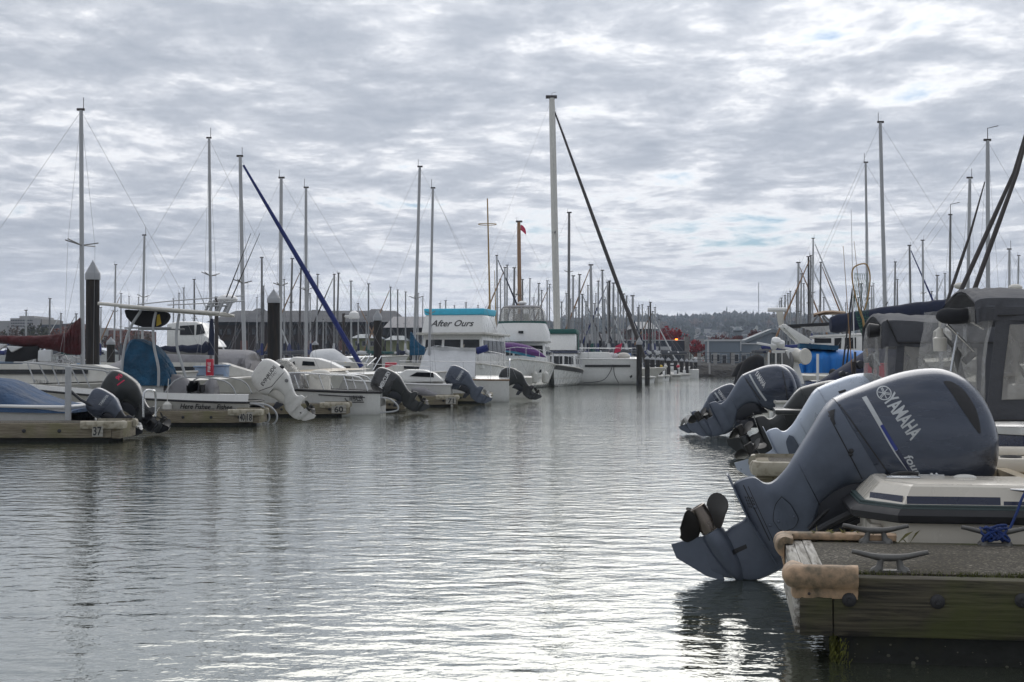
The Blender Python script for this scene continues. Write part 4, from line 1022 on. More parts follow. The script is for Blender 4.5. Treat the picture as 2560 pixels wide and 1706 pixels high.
def covered_motors():
    for px, py, w, h, Y, lab in ((1872, 912, .22, .42, 31, 'black cloth covered outboard beside the white hauler frame'), (1848, 906, .16, .30, 34, 'small dark outboard with a pale rim left of the covered one')):
        Mx = frame(XW(px, Y), Y, ZW(py + 25, Y)); root = thing('covered_outboard', lab, 'outboard motor', Mx, 'covered outboards')
        mb = MB(); r2 = random.Random(px)
        rings = []
        for i in range(9):
            t = i / 8; rr = w * (1.0 - .15 * t) * math.sqrt(max(1 - max(t - .6, 0) ** 2 / .16, .02)); rings.append([(.18 * t + rr * 1.25 * math.cos(a) * (1 + .06 * r2.random()), rr * math.sin(a), t * h * 1.3 - .1) for a in [k * math.pi / 8 for k in range(16)]])
        mb.loft(rings); mb.build('cover', M['black_cloth'], root)
        mb = MB(); mb.bar((0, 0, -.05), (-.25, 0, -ZW(py + 25, Y)), .12, .16); mb.build('leg', M['yam_dark'], root, bevel=.01)
covered_motors()

# ------------------------------------------------------------------ left row: fingers
# open ends step away along the fairway; fingers run to the left
LEFT_ENDS = [(300, 1106, '37', 'near left dock finger numbered 37 in front of the blue covered runabout'),
             (648, 1066, '4018', 'left dock finger numbered 40 and 18 in front of the white centre console boat'),
             (866, 1043, '60', 'left dock finger numbered 60 behind the white outboard'),
             (1012, 1029, '', 'short left dock finger under the black outboard'),
             (1143, 1018, '71', 'left dock finger under the small white cuddy boat'),
             (1228, 1009, '', 'left dock finger beside the white sloop with a brown stripe')]
FE = []
for px, py, dg, lab in LEFT_ENDS:
    q = PZ(px, py, 0); FE.append(q)
    finger(lab, frame(q.x, q.y, 0, R(1.5)), 9, 1.05, digits=None, sgn=-1)
def numbers(i, items):
    q = FE[i]
    for px, w, s in items:
        root = None
        f = planar(frame(q.x, q.y - .05, 0)); x, z = f(px, 0); zt = .36
        Mx = frame(q.x + x, q.y - .047, 0)
        root = thing('number_sign', 'small weathered white slip number sign reading %s' % s, 'sign', Mx, 'slip number signs')
        mb = MB(); mb.box(-w / 2, w / 2, -.012, .006, .09, .285); pl = mb.build('plate', M['plate_white'], root)
        vs, fs, ww = text2d(s, 0, .02); mb = MB(); k = min(w * .8 / ww, .15)
        mb.add([(-ww * k / 2 + a * k, -.015, .115 + b * .135) for a, b in vs], fs); mb.build('digits', M['decal_black'], root)
numbers(0, [(249, .17, '37')]); numbers(1, [(609, .125, '40'), (627, .125, '18')]); numbers(2, [(849, .34, '60')]); numbers(4, [(1128, .3, '71')])

# ------------------------------------------------------------------ left row: outboards, mirrored (bow to the left)
def motor_left(label, px, py, Y, scale, tilt=0, dz=.02, **k):
    Mx = frame(XW(px, Y), Y, dz, math.pi)
    return outboard(label, Mx, scale, tilt, side=1, **k)
MERC = dict(cowl='black_gloss', mid='olive_engine', leg='olive_engine'); WHT = dict(apron='off_white', cowl='white_engine', mid='white_engine', leg='white_engine'); GRY = dict(cowl='yam_grey', mid='yam_leg', leg='yam_dark'); BLK = dict(cowl='olive_engine', mid='olive_engine', leg='black_gloss')
def mtext(cowl, s, p0, p1, h, matl, sf, flip=True, **k):
    a, b = A_(*p1), A_(*p0); dx, dz = b[0] - a[0], b[1] - a[1]; L = math.hypot(dx, dz)
    return lettering(cowl, s, a, b, h, matl, sf, up=(dz / L, -dx / L), **k)     # mirrored side reads the other way

# boat under a blue cover with two motors
def covered_runabout():
    Y = 24.9; x_st = XW(205, Y); Mx = frame(x_st, Y, 0, math.pi)
    root = thing('covered_runabout', 'white runabout under a taut blue canvas cover at the left edge', 'boat', Mx)
    rr, ho = hull(root, 5.6, 2.1, .52, .80, 'gelcoat', depth=.3, rail='white_paint')
    f = planar(Mx)                                     # cover: ridge profile traced along the boat
    prof = [(222, 1034), (190, 1018), (165, 1006), (120, 994), (80, 975), (45, 955), (10, 946), (-60, 945), (-160, 960), (-260, 990)]
    edge = [(222, 1040), (150, 1043), (120, 1040), (60, 1030), (0, 1022), (-60, 1020), (-160, 1015), (-260, 1003)]
    mb = MB(); rings = []; ridge = crom([f(*p) for p in prof], 4)
    for x, z in ridge:
        b = interp([(q[0][0], abs(q[0][1])) for q in rr], x); zs = interp([(q[0][0], q[0][2]) for q in rr], x); ring = []
        for j in range(17):
            a = math.pi * j / 16; c = math.cos(a); s_ = math.sin(a)
            ring.append((x, -(b + .03) * math.copysign(abs(c) ** .75, c), (zs - .10) + max(z - zs + .10, .06) * s_ ** .9))
        rings.append(ring)
    mb.loft(rings, True, True, False); mb.build('cover', M['canvas_blue'], root)
    mb = MB()
    for x in (.2, 1.0, 2.2, 3.4): mb.tube([(x, interp([(q[0][0], abs(q[0][1])) for q in rr], x) + .035, .46), (x + .1, 0, interp(ridge[::1] if ridge[0][0] < ridge[-1][0] else ridge[::-1], x) + .015)], .006, 4)
    (rt, cowl, leg, sf, sm, sl) = motor_left('small dark grey kicker outboard with a tiller beside the blue cover', 335, 1096, 24.0, .58, R(8), dz=.03, mats=GRY, boxy=True, prop='prop_white', prop_ang=.2)
    mtext(cowl, 'YAMAHA', (2150, 985), (2232, 1130), .085, M['decal_silver'], sf, bold=.02)
    mb = MB(); q = A_(2300, 1130); mb.tube([(q[0] - .1, .2, q[1] - .1), (q[0] + .45, .22, q[1] + .10), (q[0] + .8, .22, q[1] + .32)], [.05, .045, .05], 8); mb.build('tiller', M['yam_dark'], rt)
    (rt, cowl, leg, sf, sm, sl) = motor_left('black outboard marked 90 in red, tilted behind the dark grey kicker', 395, 1096, 25.0, .76, R(11), dz=.03, mats=BLK, boxy=True, prop='prop_black', prop_ang=.9)
    mtext(cowl, '90', (2236, 965), (2262, 1003), .10, M['decal_red'], sf, bold=.05, fit=False)
    mb = MB(); seam(mb, (2200, 985), (2262, 1050), sf, .028); mb.build('flash', M['decal_red'], cowl)
covered_runabout()
def ladder(Mx, lab, h=.45):
    root = thing('boarding_ladder', lab, 'ladder', Mx)
    mb = MB(); mb.tube(crom([(0, -.16, .02), (0, -.16, h * .8), (.03, -.12, h), (.10, .0, h), (.12, .14, h * .9), (.12, .16, .02)], 4), .018, 8); mb.build('rail', M['steel'], root)
ladder(frame(XW(333, 22.6), 23.4, .36), 'bent steel boarding rail standing between the dark tilted outboards')
p = PZ(171, 1058, .37)
mb = MB(); mb.tube([(0, 0, -.1), (0, 0, .82)], .052, 14); mb.lathe([(.82, .058), (.85, .055), (.86, .01)], n=14)
o = mb.build('bumper_post', M['alu_white']); o.location = (XW(171, 23.7), 23.7, .36); tag(o, 'pale plastic bumper post standing on the near left dock finger', 'post')

# white centre console with a pipe T-top
def centre_console():
    Y = 30.6; xs = XW(641, Y); Mx = frame(xs, Y, 0, math.pi); root = thing('centre_console_boat', 'white open fishing boat with a pipe top and a teal console cover', 'boat', Mx)
    L = 5.15; rr, ho = hull(root, L, 2.0, .44, .76, 'gelcoat_old', depth=.42, rail='black_rubber', railr=.022, inset=.16, bowrake=.06, full=.5)
    # deeper white moulding above the rail
    mb = MB()
    for sgn in (0, -1):
        a = [(x, y * 1.005, z) for x, y, z in [r_[sgn] for r_ in rr]]; b = [(x, y * .96, z + lerp(.17, .10, x / L)) for x, y, z in a]; c = [(x, y * .84, z + lerp(.175, .105, x / L)) for x, y, z in a]
        mb.strip(a, b); mb.strip(b, c)
    mb.build('gunwale', M['gelcoat'], root)
    fn = planar(Mx, 1.0)
    def hy(x, z): return .985 if x < 2.9 else .985
    # name on the side (camera side is +y in this frame)
    bvh = BVHTree.FromPolygons([Vector(v) for r_ in rr for v in r_], [(i * 13 + j, i * 13 + j + 1, (i + 1) * 13 + j + 1, (i + 1) * 13 + j) for i in range(16) for j in range(12)])
    def ys(x, z):
        h = bvh.ray_cast(Vector((x, 4, z)), Vector((0, -1, 0))); return (h[0].y if h[0] else .95) + .006
    lettering(root, 'Here Fishee... Fishee...', fn(449, 1022), fn(588, 1025), .105, M['decal_black'], lambda x, z: ys(x, z) + .012, shear=.35, bold=.012, up=(0, 1))
    def ys2(x, z): return ys(x, min(z, .8)) + .0
    a = fn(62, 958); c = fn(107, 962)
    lettering(root, 'WN 8612 SB', a, c, .075, M['decal_black'], lambda x, z: interp([(q[-1][0], q[-1][1]) for q in rr], x) * .995 + .004, shear=.2, up=(0, 1))
    # T-top frame
    f = planar(Mx, 0); fe = planar(Mx, .75); ff = planar(Mx, -.75)
    def pipe(name, pts, r_=.026, m='alu_white'):
        mb = MB(); mb.tube(crom(pts, 4), r_, 8); return mb.build(name, M[m], root)
    tl, tr = f(270, 762), f(572, 789)
    for y, F_ in ((.8, fe), (-.8, ff)):
        pipe('top_rail', [(f(272, 763)[0], y, f(272, 763)[1]), (f(420, 776)[0], y, f(420, 776)[1]), (f(568, 787)[0], y, f(568, 787)[1])], .035, 'off_white')
    for px, py in ((275, 763), (350, 770), (430, 777), (500, 783), (565, 787)):
        x, z = f(px, py); pipe('cross_tube', [(x, -.8, z), (x, 0, z + .03), (x, .8, z)], .022, 'off_white')
    x0, z0 = f(320, 768); x1, z1 = f(520, 784); mb = MB(); mb.loft([[(x0, -.78, z0 + .015), (x0, .78, z0 + .015), (x0, .78, z0 + .03), (x0, -.78, z0 + .03)], [(x1, -.78, z1 + .015), (x1, .78, z1 + .015), (x1, .78, z1 + .03), (x1, -.78, z1 + .03)]]); mb.build('top_panel', M['tarp_grey'], root)
    for y in (.62, -.62):
        for pts in ([(352, 778), (330, 812), (315, 850), (306, 905), (303, 958)], [(390, 780), (383, 815), (385, 865), (396, 920), (396, 966)], [(448, 785), (441, 835), (444, 875), (456, 915), (464, 945)]):
            F_ = planar(Mx, y); pipe('top_leg', [(*((F_(*p)[0], y, F_(*p)[1])),) for p in pts], .030)
    for z in (f(0, 822)[1],):
        for y in (.6, -.6): pipe('brace', [(f(330, 822)[0], y, z), (f(445, 825)[0], y, z)], .018)
    # upper rod rail
    pipe('rod_rail', [(f(328, 760)[0], -.5, f(328, 760)[1]), (f(420, 750)[0], -.5, f(420, 750)[1]), (f(600, 737)[0], -.5, f(600, 737)[1])], .012); pipe('rod_rail', [(f(430, 765)[0], .4, f(430, 765)[1]), (f(540, 760)[0], .4, f(540, 760)[1]), (f(620, 755)[0], .4, f(620, 755)[1])], .012)
    for i, px in enumerate((520, 533, 546, 556, 567, 578)):                  # rocket-launcher rod holders
        a, b = f(px + 9, 752), f(px - 6, 784); mb = MB(); mb.tube([(a[0], .1 + .12 * (i % 2), a[1]), (b[0], .1 + .12 * (i % 2), b[1])], .030, 10); mb.build('rod_holder', M['alu_white'], root)
    pipe('holder_bar', [(f(520, 766)[0], .15, f(520, 766)[1]), (f(582, 766)[0], .15, f(582, 766)[1])], .018)
    a = f(566, 748); mb = MB(); mb.ball((a[0], -.1, a[1]), .19, (1.2, 1, .55), 14); mb.build('radar_dome', M['white_paint'], root)
    for p0, p1 in (((573, 745), (640, 590)), ((586, 748), (662, 590))):
        a, b = f(*p0), f(*p1); mb = MB(); mb.tube([(a[0], .3, a[1]), (b[0], .6, b[1])], [.014, .005], 6); mb.build('fishing_rod', M['mast_dark'], root)
    # dark life-jacket bag under the top, with a yellow strap
    mb = MB(); pts = [(324, 776), (330, 795), (345, 812), (375, 821), (405, 820), (425, 810), (434, 793), (428, 782), (380, 779)]; mb.prism([f(*p) for p in pts], .15, .5); b_ = mb.build('stowage_bag', M['black_cloth'], root, bevel=.05)
    mb = MB(); mb.prism([f(*p) for p in [(408, 790), (414, 788), (418, 812), (406, 818)]], .505, .53); mb.build('strap', M['yellow'], b_)
    # console cover: draped teal cloth
    base = [(314, 962), (432, 962)]; prof = [(316, 905), (322, 878), (332, 853), (352, 848), (378, 858), (402, 878), (418, 900), (430, 925), (434, 958)]
    mb = MB(); rings = []; r2 = random.Random(8)
    pr = crom([f(*p) for p in prof], 3); zb = f(0, 958)[1] - .05
    for i, (x, z) in enumerate(pr):
        ring = []
        for j in range(19):
            t = j / 18 * 2 - 1; y = .42 * math.copysign(abs(t) ** .7, t) if abs(t) < 1 else .42 * t
            zz_ = zb + (z - zb) * (1 - abs(t) ** 5); yy = y * (1 + .16 * abs(t) ** 3) + .03 * math.sin(i * 1.3 + j * .9)
            ring.append((x + .025 * math.sin(j * 1.7 + i), yy, zz_))
        rings.append(ring)
    mb.loft(rings, True, True, False); mb.build('console_cover', M['canvas_teal'], root)
    mb = MB(); x, z = f(340, 975); mb.box(f(420, 970)[0], f(330, 970)[0], -.38, .38, .25, z + .12); mb.build('console', M['gelcoat'], root, bevel=.03)
    # grey cloths over the seat and bait well
    def cloth(pts, y0, y1, m, nm):
        mb = MB(); rings = []; q = crom([f(*p) for p in pts], 3)
        for i, (x, z) in enumerate(q): rings.append([(x + .02 * math.sin(j * 2.1 + i), lerp(y0, y1, j / 8) + .02 * math.sin(i * 1.1), lerp(.42, z, 1 - abs(j / 4 - 1) ** 4)) for j in range(9)])
        mb.loft(rings, True, True, False); mb.build(nm, M[m], root)
    cloth([(424, 955), (428, 938), (450, 938), (478, 954), (498, 968), (500, 975)], -.45, .45, 'tarp_grey', 'seat_cover'); cloth([(502, 975), (520, 958), (534, 945), (545, 950), (547, 976)], -.1, .55, 'tarp_grey', 'bait_cover')
    a = f(508, 968); mb = MB(); r2 = random.Random(2)
    for i in range(12): mb.box(a[0] - .16 + r2.random() * .3, a[0] - .08 + r2.random() * .3, .5, .62, a[1] - .15 + r2.random() * .12, a[1] + .02 + r2.random() * .12)
    mb.build('rod_reels', M['black_rubber'], root)
    # bow rails
    zr = lambda x: interp([(q[0][0], q[0][2]) for q in rr], x) + .14
    def by(x, s): return s * interp([(q[0][0], abs(q[0][1])) for q in rr], x) * .93
    for s in (1, -1):
        pts = [(2.35, by(2.35, s), zr(2.35)), (2.9, by(2.9, s), zr(2.9) + .36), (3.5, by(3.5, s), zr(3.5) + .40), (4.2, by(4.2, s), zr(4.2) + .42), (4.8, by(4.8, s), zr(4.8) + .42), (5.2, by(5.2, s) * .3, zr(5.15) + .40)]
        mb = MB(); mb.tube(crom(pts, 4), .017, 8); mb.build('bow_rail', M['alu_white'], root)
        for x in (2.9, 3.5, 4.2, 4.8): mb = MB(); mb.tube([(x - .18, by(x - .18, s), zr(x)), (x, by(x, s), zr(x) + .40)], .015, 6); mb.build('rail_post', M['alu_white'], root)
        pts = [(.25, by(.25, s), zr(.25)), (.5, by(.5, s), zr(.5) + .3), (1.4, by(1.4, s), zr(1.4) + .34), (1.75, by(1.75, s), zr(1.7))]
        mb = MB(); mb.tube(crom(pts, 4), .015, 8); mb.build('side_rail', M['alu_white'], root)
    for s, px in ((1, 580),): pass
    for i, dx in enumerate((.12, -.02)):
        mb = MB(); x = -.02 - i * .16; mb.tube(crom([(.35 + x, .8, .42), (-.15 + x, .82, .40), (-.36 + x, .82, .26), (-.40 + x, .82, .1), (-.30 + x, .82, -.02), (-.1 + x, .82, .02)], 4), .020, 8); mb.build('stern_rail', M['alu_white'], root)
    # fender
    a = fn(421, 1022); mb = MB(); mb.lathe([(0, .03), (.03, .07), (.06, .095), (.24, .095), (.27, .06), (.30, .03)], (a[0], 1.10, a[1] - .15), (0, 0, 1), 14); mb.tube([(a[0], 1.10, a[1] + .14), (a[0], 1.0, a[1] + .62)], .008, 6)
    fe_ = mb.build('fender', M['fender']); fe_.matrix_world = Mx; tag(fe_, 'white fender hanging on the side of the centre console boat', 'fender')
    (rt, cowl, leg, sf, sm, sl) = motor_left('large white outboard tilted up on the stern of the centre console boat', 760, 1056, 30.6, .88, R(14), dz=.03, mats=WHT, boxy=True, prop='prop_black', prop_ang=.4)
    mtext(cowl, 'EVINRUDE', (2200, 965), (2290, 1200), .085, M['decal_black'], sf, bold=.02, shear=.15); mtext(cowl, 'E-TEC', (2180, 1020), (2230, 1120), .05, M['decal_black'], sf, shear=.2)
    mb = MB(); seam(mb, (2100, 985), (2200, 1180), sf, .014); seam(mb, (2200, 1180), (2330, 1265), sf, .014); mb.build('stripe', M['decal_black'], cowl)
    q = A_(2060, 1080); mb = MB(); mb.lathe([(0, .045), (.012, .045), (.014, .02)], (q[0], sm(*q), q[1]), (0, 1, 0), 16); mb.build('round_badge', M['alu_grey'], rt)
    mb = MB(); blob(mb, [(1830, 1374), (1850, 1366), (1853, 1376), (1834, 1385)], sl); mb.build('anode', M['decal_black'], leg)
    q = A_(2150, 955); mb = MB(); mb.ball((q[0], .15, q[1]), .05, (1.2, .6, 1), 8); mb.build('tow_eye', M['black_rubber'], rt)
centre_console()

def whaler():
    Y = 35.7; xs = XW(958, Y); Mx = frame(xs, Y, 0, math.pi); root = thing('open_skiff', 'low white open skiff with dark rail and steel handrails, black outboard on its stern', 'boat', Mx)
    rr, ho = hull(root, 4.4, 1.85, .55, .78, 'gelcoat', depth=.35, rail='black_rubber', railr=.035, bowrake=.05)
    fn = planar(Mx, .93); yy = lambda x, z: interp([(q[-1][0], q[-1][1]) for q in rr], x) - .06 + .035
    lettering(root, 'WHALER', fn(873, 1003), fn(907, 1003), .13, M['decal_black'], lambda x, z: .905, shear=.2, bold=.02, up=(0, 1)); lettering(root, 'BOSTON', fn(882, 995), fn(904, 996), .06, M['decal_black'], lambda x, z: .905, shear=.2, up=(0, 1))
    mb = MB(); a = [fn(*p) for p in ((862, 996), (866, 1002), (876, 1006), (910, 1006))]; mb.tube([(x, .91, z) for x, z in a], .012, 4); mb.build('swoosh', M['decal_black'], root)
    a, b = fn(796, 986), fn(912, 993); mb = MB(); mb.add([(a[0], .925, a[1]), (b[0], .925, b[1]), (b[0], .925, b[1] - .025), (a[0], .925, a[1] - .025)], [(0, 1, 2, 3)]); mb.build('stripe', M['decal_black'], root)
    for s in (1, -1):
        pts = [(.3, .86 * s, .60), (.5, .86 * s, .92), (1.2, .86 * s, .98), (2.4, .82 * s, 1.02), (2.75, .8 * s, .72)]
        mb = MB(); mb.tube(crom(pts, 3), .016, 6); mb.build('handrail', M['steel'], root)
        for x in (.9, 1.5, 2.1): mb = MB(); mb.tube([(x - .12, .86 * s, .62), (x, .85 * s, .98)], .014, 6); mb.build('rail_post', M['steel'], root)
    f = planar(Mx); a = f(800, 940); mb = MB(); mb.ball((a[0], 0, a[1]), .3, (1, .8, .55), 14); mb.box(a[0] - .25, a[0] + .25, -.2, .2, .3, a[1]); mb.build('seat', M['off_white'], root, bevel=.03)
    # clear plastic draped over the console
    pr = crom([f(*p) for p in [(684, 925), (690, 905), (705, 897), (725, 905), (745, 925), (760, 942), (762, 965)]], 3); mb = MB(); rings = []
    for i, (x, z) in enumerate(pr): rings.append([(x + .03 * math.sin(j * 1.9 + i), lerp(-.5, .5, j / 12) + .03 * math.sin(i * 1.7 + j), lerp(.5, z, (1 - abs(j / 6 - 1) ** 4))) for j in range(13)])
    mb.loft(rings, True, True, False); mb.build('console_cover', M['vinyl_cloudy'], root)
    mb = MB(); a = f(700, 930); b = f(755, 965); mb.box(b[0], a[0], -.4, .4, .3, 1.05); mb.build('console', M['tarp_grey'], root, bevel=.04)
    mb = MB(); mb.tube(crom([(.1, .8, .42), (-.2, .8, .40), (-.42, .8, .24), (-.4, .8, .10), (0, .8, .05)], 4), .02, 8); mb.build('stern_rail', M['alu_white'], root)
    (rt, cowl, leg, sf, sm, sl) = motor_left('large glossy black outboard tilted up on the stern of the low white skiff', 1052, 1030, 35.7, .86, R(2), dz=.05, mats=MERC, boxy=True, prop='prop_black')
    mtext(cowl, 'MERCURY', (2180, 958), (2290, 1180), .11, M['decal_white'], sf, bold=.03, shear=.1)
    lg = M['alu_grey']
whaler()

# ------------------------------------------------------------------ generic sailing boats
def sailboat(px, pyt, pxb, Y, label, L=None, bow=1, mast='alu_white', r=None, boom=None, jib=None, hullm='gelcoat_old', stays=True, spread=.55, group=None, head=True, hull_on=True, pyb=None, vane=False, spr_w=.9, fb=.9, boomz=None, boomr=.11, boomL=None):
    """px,pyt: mast head ; pxb: mast at the deck ; bow=+1 bow to the right"""
    X = XW(pxb, Y); zt = ZW(pyt, Y); dx = (px - pxb) / FP * Y
    H = zt; L = L or max(5.5, min(H * .86, 13)); Bm = L * .31; r = r or max(.045, H * .0075)
    Mx = frame(X, Y, 0, 0 if bow > 0 else math.pi)
    root = thing('sailboat', label, 'sailboat', Mx, group)
    sx_ = bow; sh = Matrix.Translation((-L * .56, 0, 0))
    h0 = root
    if hull_on:
        rr = hull_rings(L, Bm, fb * .82, fb * 1.08, full=.35, keel=-.3, bowrake=.10, n=10, nv=5); rr = [[(x - L * .56, y, z) for x, y, z in q] for q in rr]
        mb = MB(); mb.loft(rr, True, True, False); mid = [((q[0][0]), 0, q[0][2] + .05) for q in rr]; mb.strip([q[0] for q in rr], mid); mb.strip(mid, [q[-1] for q in rr]); mb.build('hull', M[hullm], root, angle=50)
        mb = MB(); mb.loft([[(-L * .28, -Bm * .30, fb * .9), (-L * .28, Bm * .30, fb * .9), (-L * .27, Bm * .25, fb + .40), (-L * .27, -Bm * .25, fb + .40)], [(L * .10, -Bm * .27, fb), (L * .10, Bm * .27, fb), (L * .05, Bm * .22, fb + .38), (L * .05, -Bm * .22, fb + .38)], [(L * .20, -Bm * .17, fb), (L * .20, Bm * .17, fb), (L * .19, Bm * .15, fb + .06), (L * .19, -Bm * .15, fb + .06)]]); mb.build('cabin', M[hullm], root)
        mb = MB()
        for s in (-1, 1): mb.strip([(-L * .22, s * (Bm * .285 + .004), fb + .16), (L * .04, s * (Bm * .27 + .012), fb + .17)], [(-L * .22, s * (Bm * .27 + .01), fb + .27), (L * .04, s * (Bm * .255 + .012), fb + .27)])
        mb.build('portlight', M['window_dark'], root)
    d = dx * sx_
    mb = MB(); mb.tube([(0, 0, fb + .3), (d * .5, 0, H * .5), (d * .94, 0, H * .94), (d, 0, H)], [r, r, r * .92, r * .8], 10)
    m_ = mb.build('mast', M[mast], root)
    if head:
        mb = MB(); mb.box(d - r * 1.8, d + r * 1.5, -r * .5, r * .5, H - .01, H + r * .8)
        if vane: mb.tube([(d, 0, H), (d, 0, H + .35), (d + .3, 0, H + .42)], .012, 5)
        else: mb.tube([(d + r, 0, H), (d + r, 0, H + .30)], .008, 4)
        mb.build('mast_head', M['mast_dark'], root)
    zs = fb + (H - fb) * spread; ds = d * spread
    w = spr_w * Bm * .36
    mb = MB(); mb.tube([(ds, -w, zs + .06), (ds, 0, zs), (ds, w, zs + .06)], r * .28, 6)
    if w > .3:
        mb.tube([(ds - w * .28, -w * .3, zs + .10), (ds, 0, zs), (ds + w * .28, w * .3, zs + .08)], r * .28, 6)
    mb.build('spreader', M['alu_grey'], root)
    if stays:
        mb = MB(); q = max(.0035, Y * .000055)
        mb.tube([(d, 0, H - .02), (L * .42, 0, fb + .1)], q, 4); mb.tube([(d, 0, H - .02), (-L * .54, 0, fb)], q, 4)
        for s in (-1, 1): mb.tube([(d, 0, H - .05), (ds, s * w, zs + .06), (-.1, s * Bm * .46, fb)], q, 4); mb.tube([(ds, 0, zs), (-.3, s * Bm * .46, fb)], q, 4)
        mb.build('rigging', M['wire'], root)
    if jib:
        mb = MB(); a = Vector((d + .10, 0, H * .965)); b = Vector((L * .43, 0, fb + .25)); n_ = 12
        mb.tube([a.lerp(b, i / n_) for i in range(n_ + 1)], [max(.02, (.035 + .05 * math.sin(min(i / n_ * 1.15, 1) * math.pi * .62)) * (L / 9)) for i in range(n_ + 1)], 8); mb.build('furled_jib', M[jib], root)
    if boom:
        bz = boomz or fb + 1.15; bl = boomL or L * .42
        mb = MB(); mb.tube([(-.05, 0, bz), (-bl, 0, bz + .05)], .05, 8); mb.build('boom', M['alu_grey'], root)
        mb = MB(); k = 9; mb.tube([(-.08 - (bl - .2) * i / k, .02 * math.sin(i * 1.7), bz + .04 + boomr * .8 - .02 * math.sin(i * 2.2) + (.0 if i else .12)) for i in range(k + 1)], [boomr * lerp(1.35, .65, i / k) for i in range(k + 1)], 10); mb.tube([(-.02, 0, bz - .05), (-.0, 0, bz + .55), (d * .1 + .0, 0, bz + 1.0)], [r * 2.2, r * 1.8, r * 1.1], 10); mb.build('sail_cover', M[boom], root)
    return root

# ------------------------------------------------------------------ left row: sailing boats with tall masts
s1 = sailboat(200, 276, 207, 33.5, 'sloop with a long maroon sail cover and the tallest mast at far left', L=8.2, bow=1, mast='alu_white', r=.055, boom=None, spread=.50, spr_w=1.15, fb=.85)
def maroon_cover():
    f = planar(s1.matrix_basis.copy())
    top = [(-160, 838), (0, 839), (60, 840), (120, 838), (150, 834), (170, 828), (178, 815), (188, 804), (203, 792)]; bot = [(-160, 852), (0, 858), (60, 868), (110, 872), (140, 878), (168, 885), (180, 887), (192, 888), (204, 888)]
    mb = MB(); rings = []; A2 = crom([(*f(*a), *f(*b)) for a, b in zip(top, bot)], 4)
    for i, (x, z, x2, z2) in enumerate(A2):
        cx_, cz_ = (x + x2) / 2, (z + z2) / 2; hz_ = (z - z2) / 2; w = .17
        rings.append([(x + (x2 - x) * (.5 - .5 * math.sin(a)), w * math.cos(a) * (1 + .15 * math.sin(i * 1.9 + k)), cz_ + hz_ * math.sin(a) * (1 + .03 * math.sin(i * 2.3))) for k, a in enumerate([k * math.pi / 8 for k in range(16)])])
    mb.loft(rings); mb.build('sail_cover', M['canvas_maroon'], s1)
    # dark and white cloths bunched below the boom
    for pts, m_, y in (([(25, 870), (100, 866), (105, 895), (60, 905), (18, 905)], 'black_cloth', -.2), ([(105, 876), (138, 875), (138, 906), (104, 904)], 'tarp_white', -.3), ([(-20, 858), (26, 862), (4, 878), (-20, 880)], 'tarp_white', -.25), ([(25, 865), (65, 868), (38, 882)], 'tarp_white', -.28)):
        mb = MB(); mb.prism([f(*p) for p in pts], y, y + .16); mb.build('loose_cloth', M[m_], s1, bevel=.03)
    mb = MB(); r2 = random.Random(11)
    for i in range(16): a = f(142 + r2.random() * 55, 880 + r2.random() * 30); mb.tube([(a[0], r2.uniform(-.5, .3), a[1]), (a[0] + r2.uniform(-.5, .5), r2.uniform(-.5, .3), a[1] - r2.random() * .3)], .015, 5)
    mb.build('deck_gear', M['alu_white'], s1)
maroon_cover()
sailboat(521, 346, 529, 41, 'white sloop with a navy sail cover and slim mast left of the blue furled jib', L=7.5, bow=1, boom='canvas_navy', spread=.42, r=.045, boomz=1.55, boomL=1.6)
sailboat(599, 392, 612, 45, 'sloop whose blue furled jib slants down to the right of its grey mast', L=8.6, bow=1, jib='canvas_royal', spread=.42, r=.062)
sailboat(702, 446, 700, 50, 'twin tracked grey mast sloop just right of the second capped pile', L=7.6, bow=-1, spread=.45, r=.065)
sailboat(764, 470, 765, 47, 'thin grey mast sloop standing right of the blue furled jib', L=7, bow=-1, spread=.45, r=.05)
sailboat(1049, 418, 1034, 54, 'sloop with a bright blue sail cover and a leaning mast beside the flybridge trawler', L=8, bow=-1, boom=None, spread=.36, r=.06)
sailboat(1082, 471, 1072, 47, 'small white sloop with a tent of white cloth, its thin mast before the flybridge trawler', L=5.4, bow=-1, boom=None, spread=.34, r=.045, hull_on=False, fb=.75)
sailboat(360, 589, 354, 52, 'short grey mast sloop rising over the fishing boat pipe top', L=6, bow=1)
def blue_boot():
    Y = 53.5; Mx = frame(XW(1045, Y), Y); root = thing('sail_cover', 'bright blue mast boot and cover flap left of the white cloth tent', 'sail cover', Mx); f = planar(Mx)
    mb = MB(); mb.prism([f(*p) for p in [(1026, 830), (1030, 831), (1040, 850), (1052, 862), (1063, 868), (1062, 888), (1024, 889)]], -.16, .16); mb.build('cloth', M['canvas_teal'], root, bevel=.05)
blue_boot()
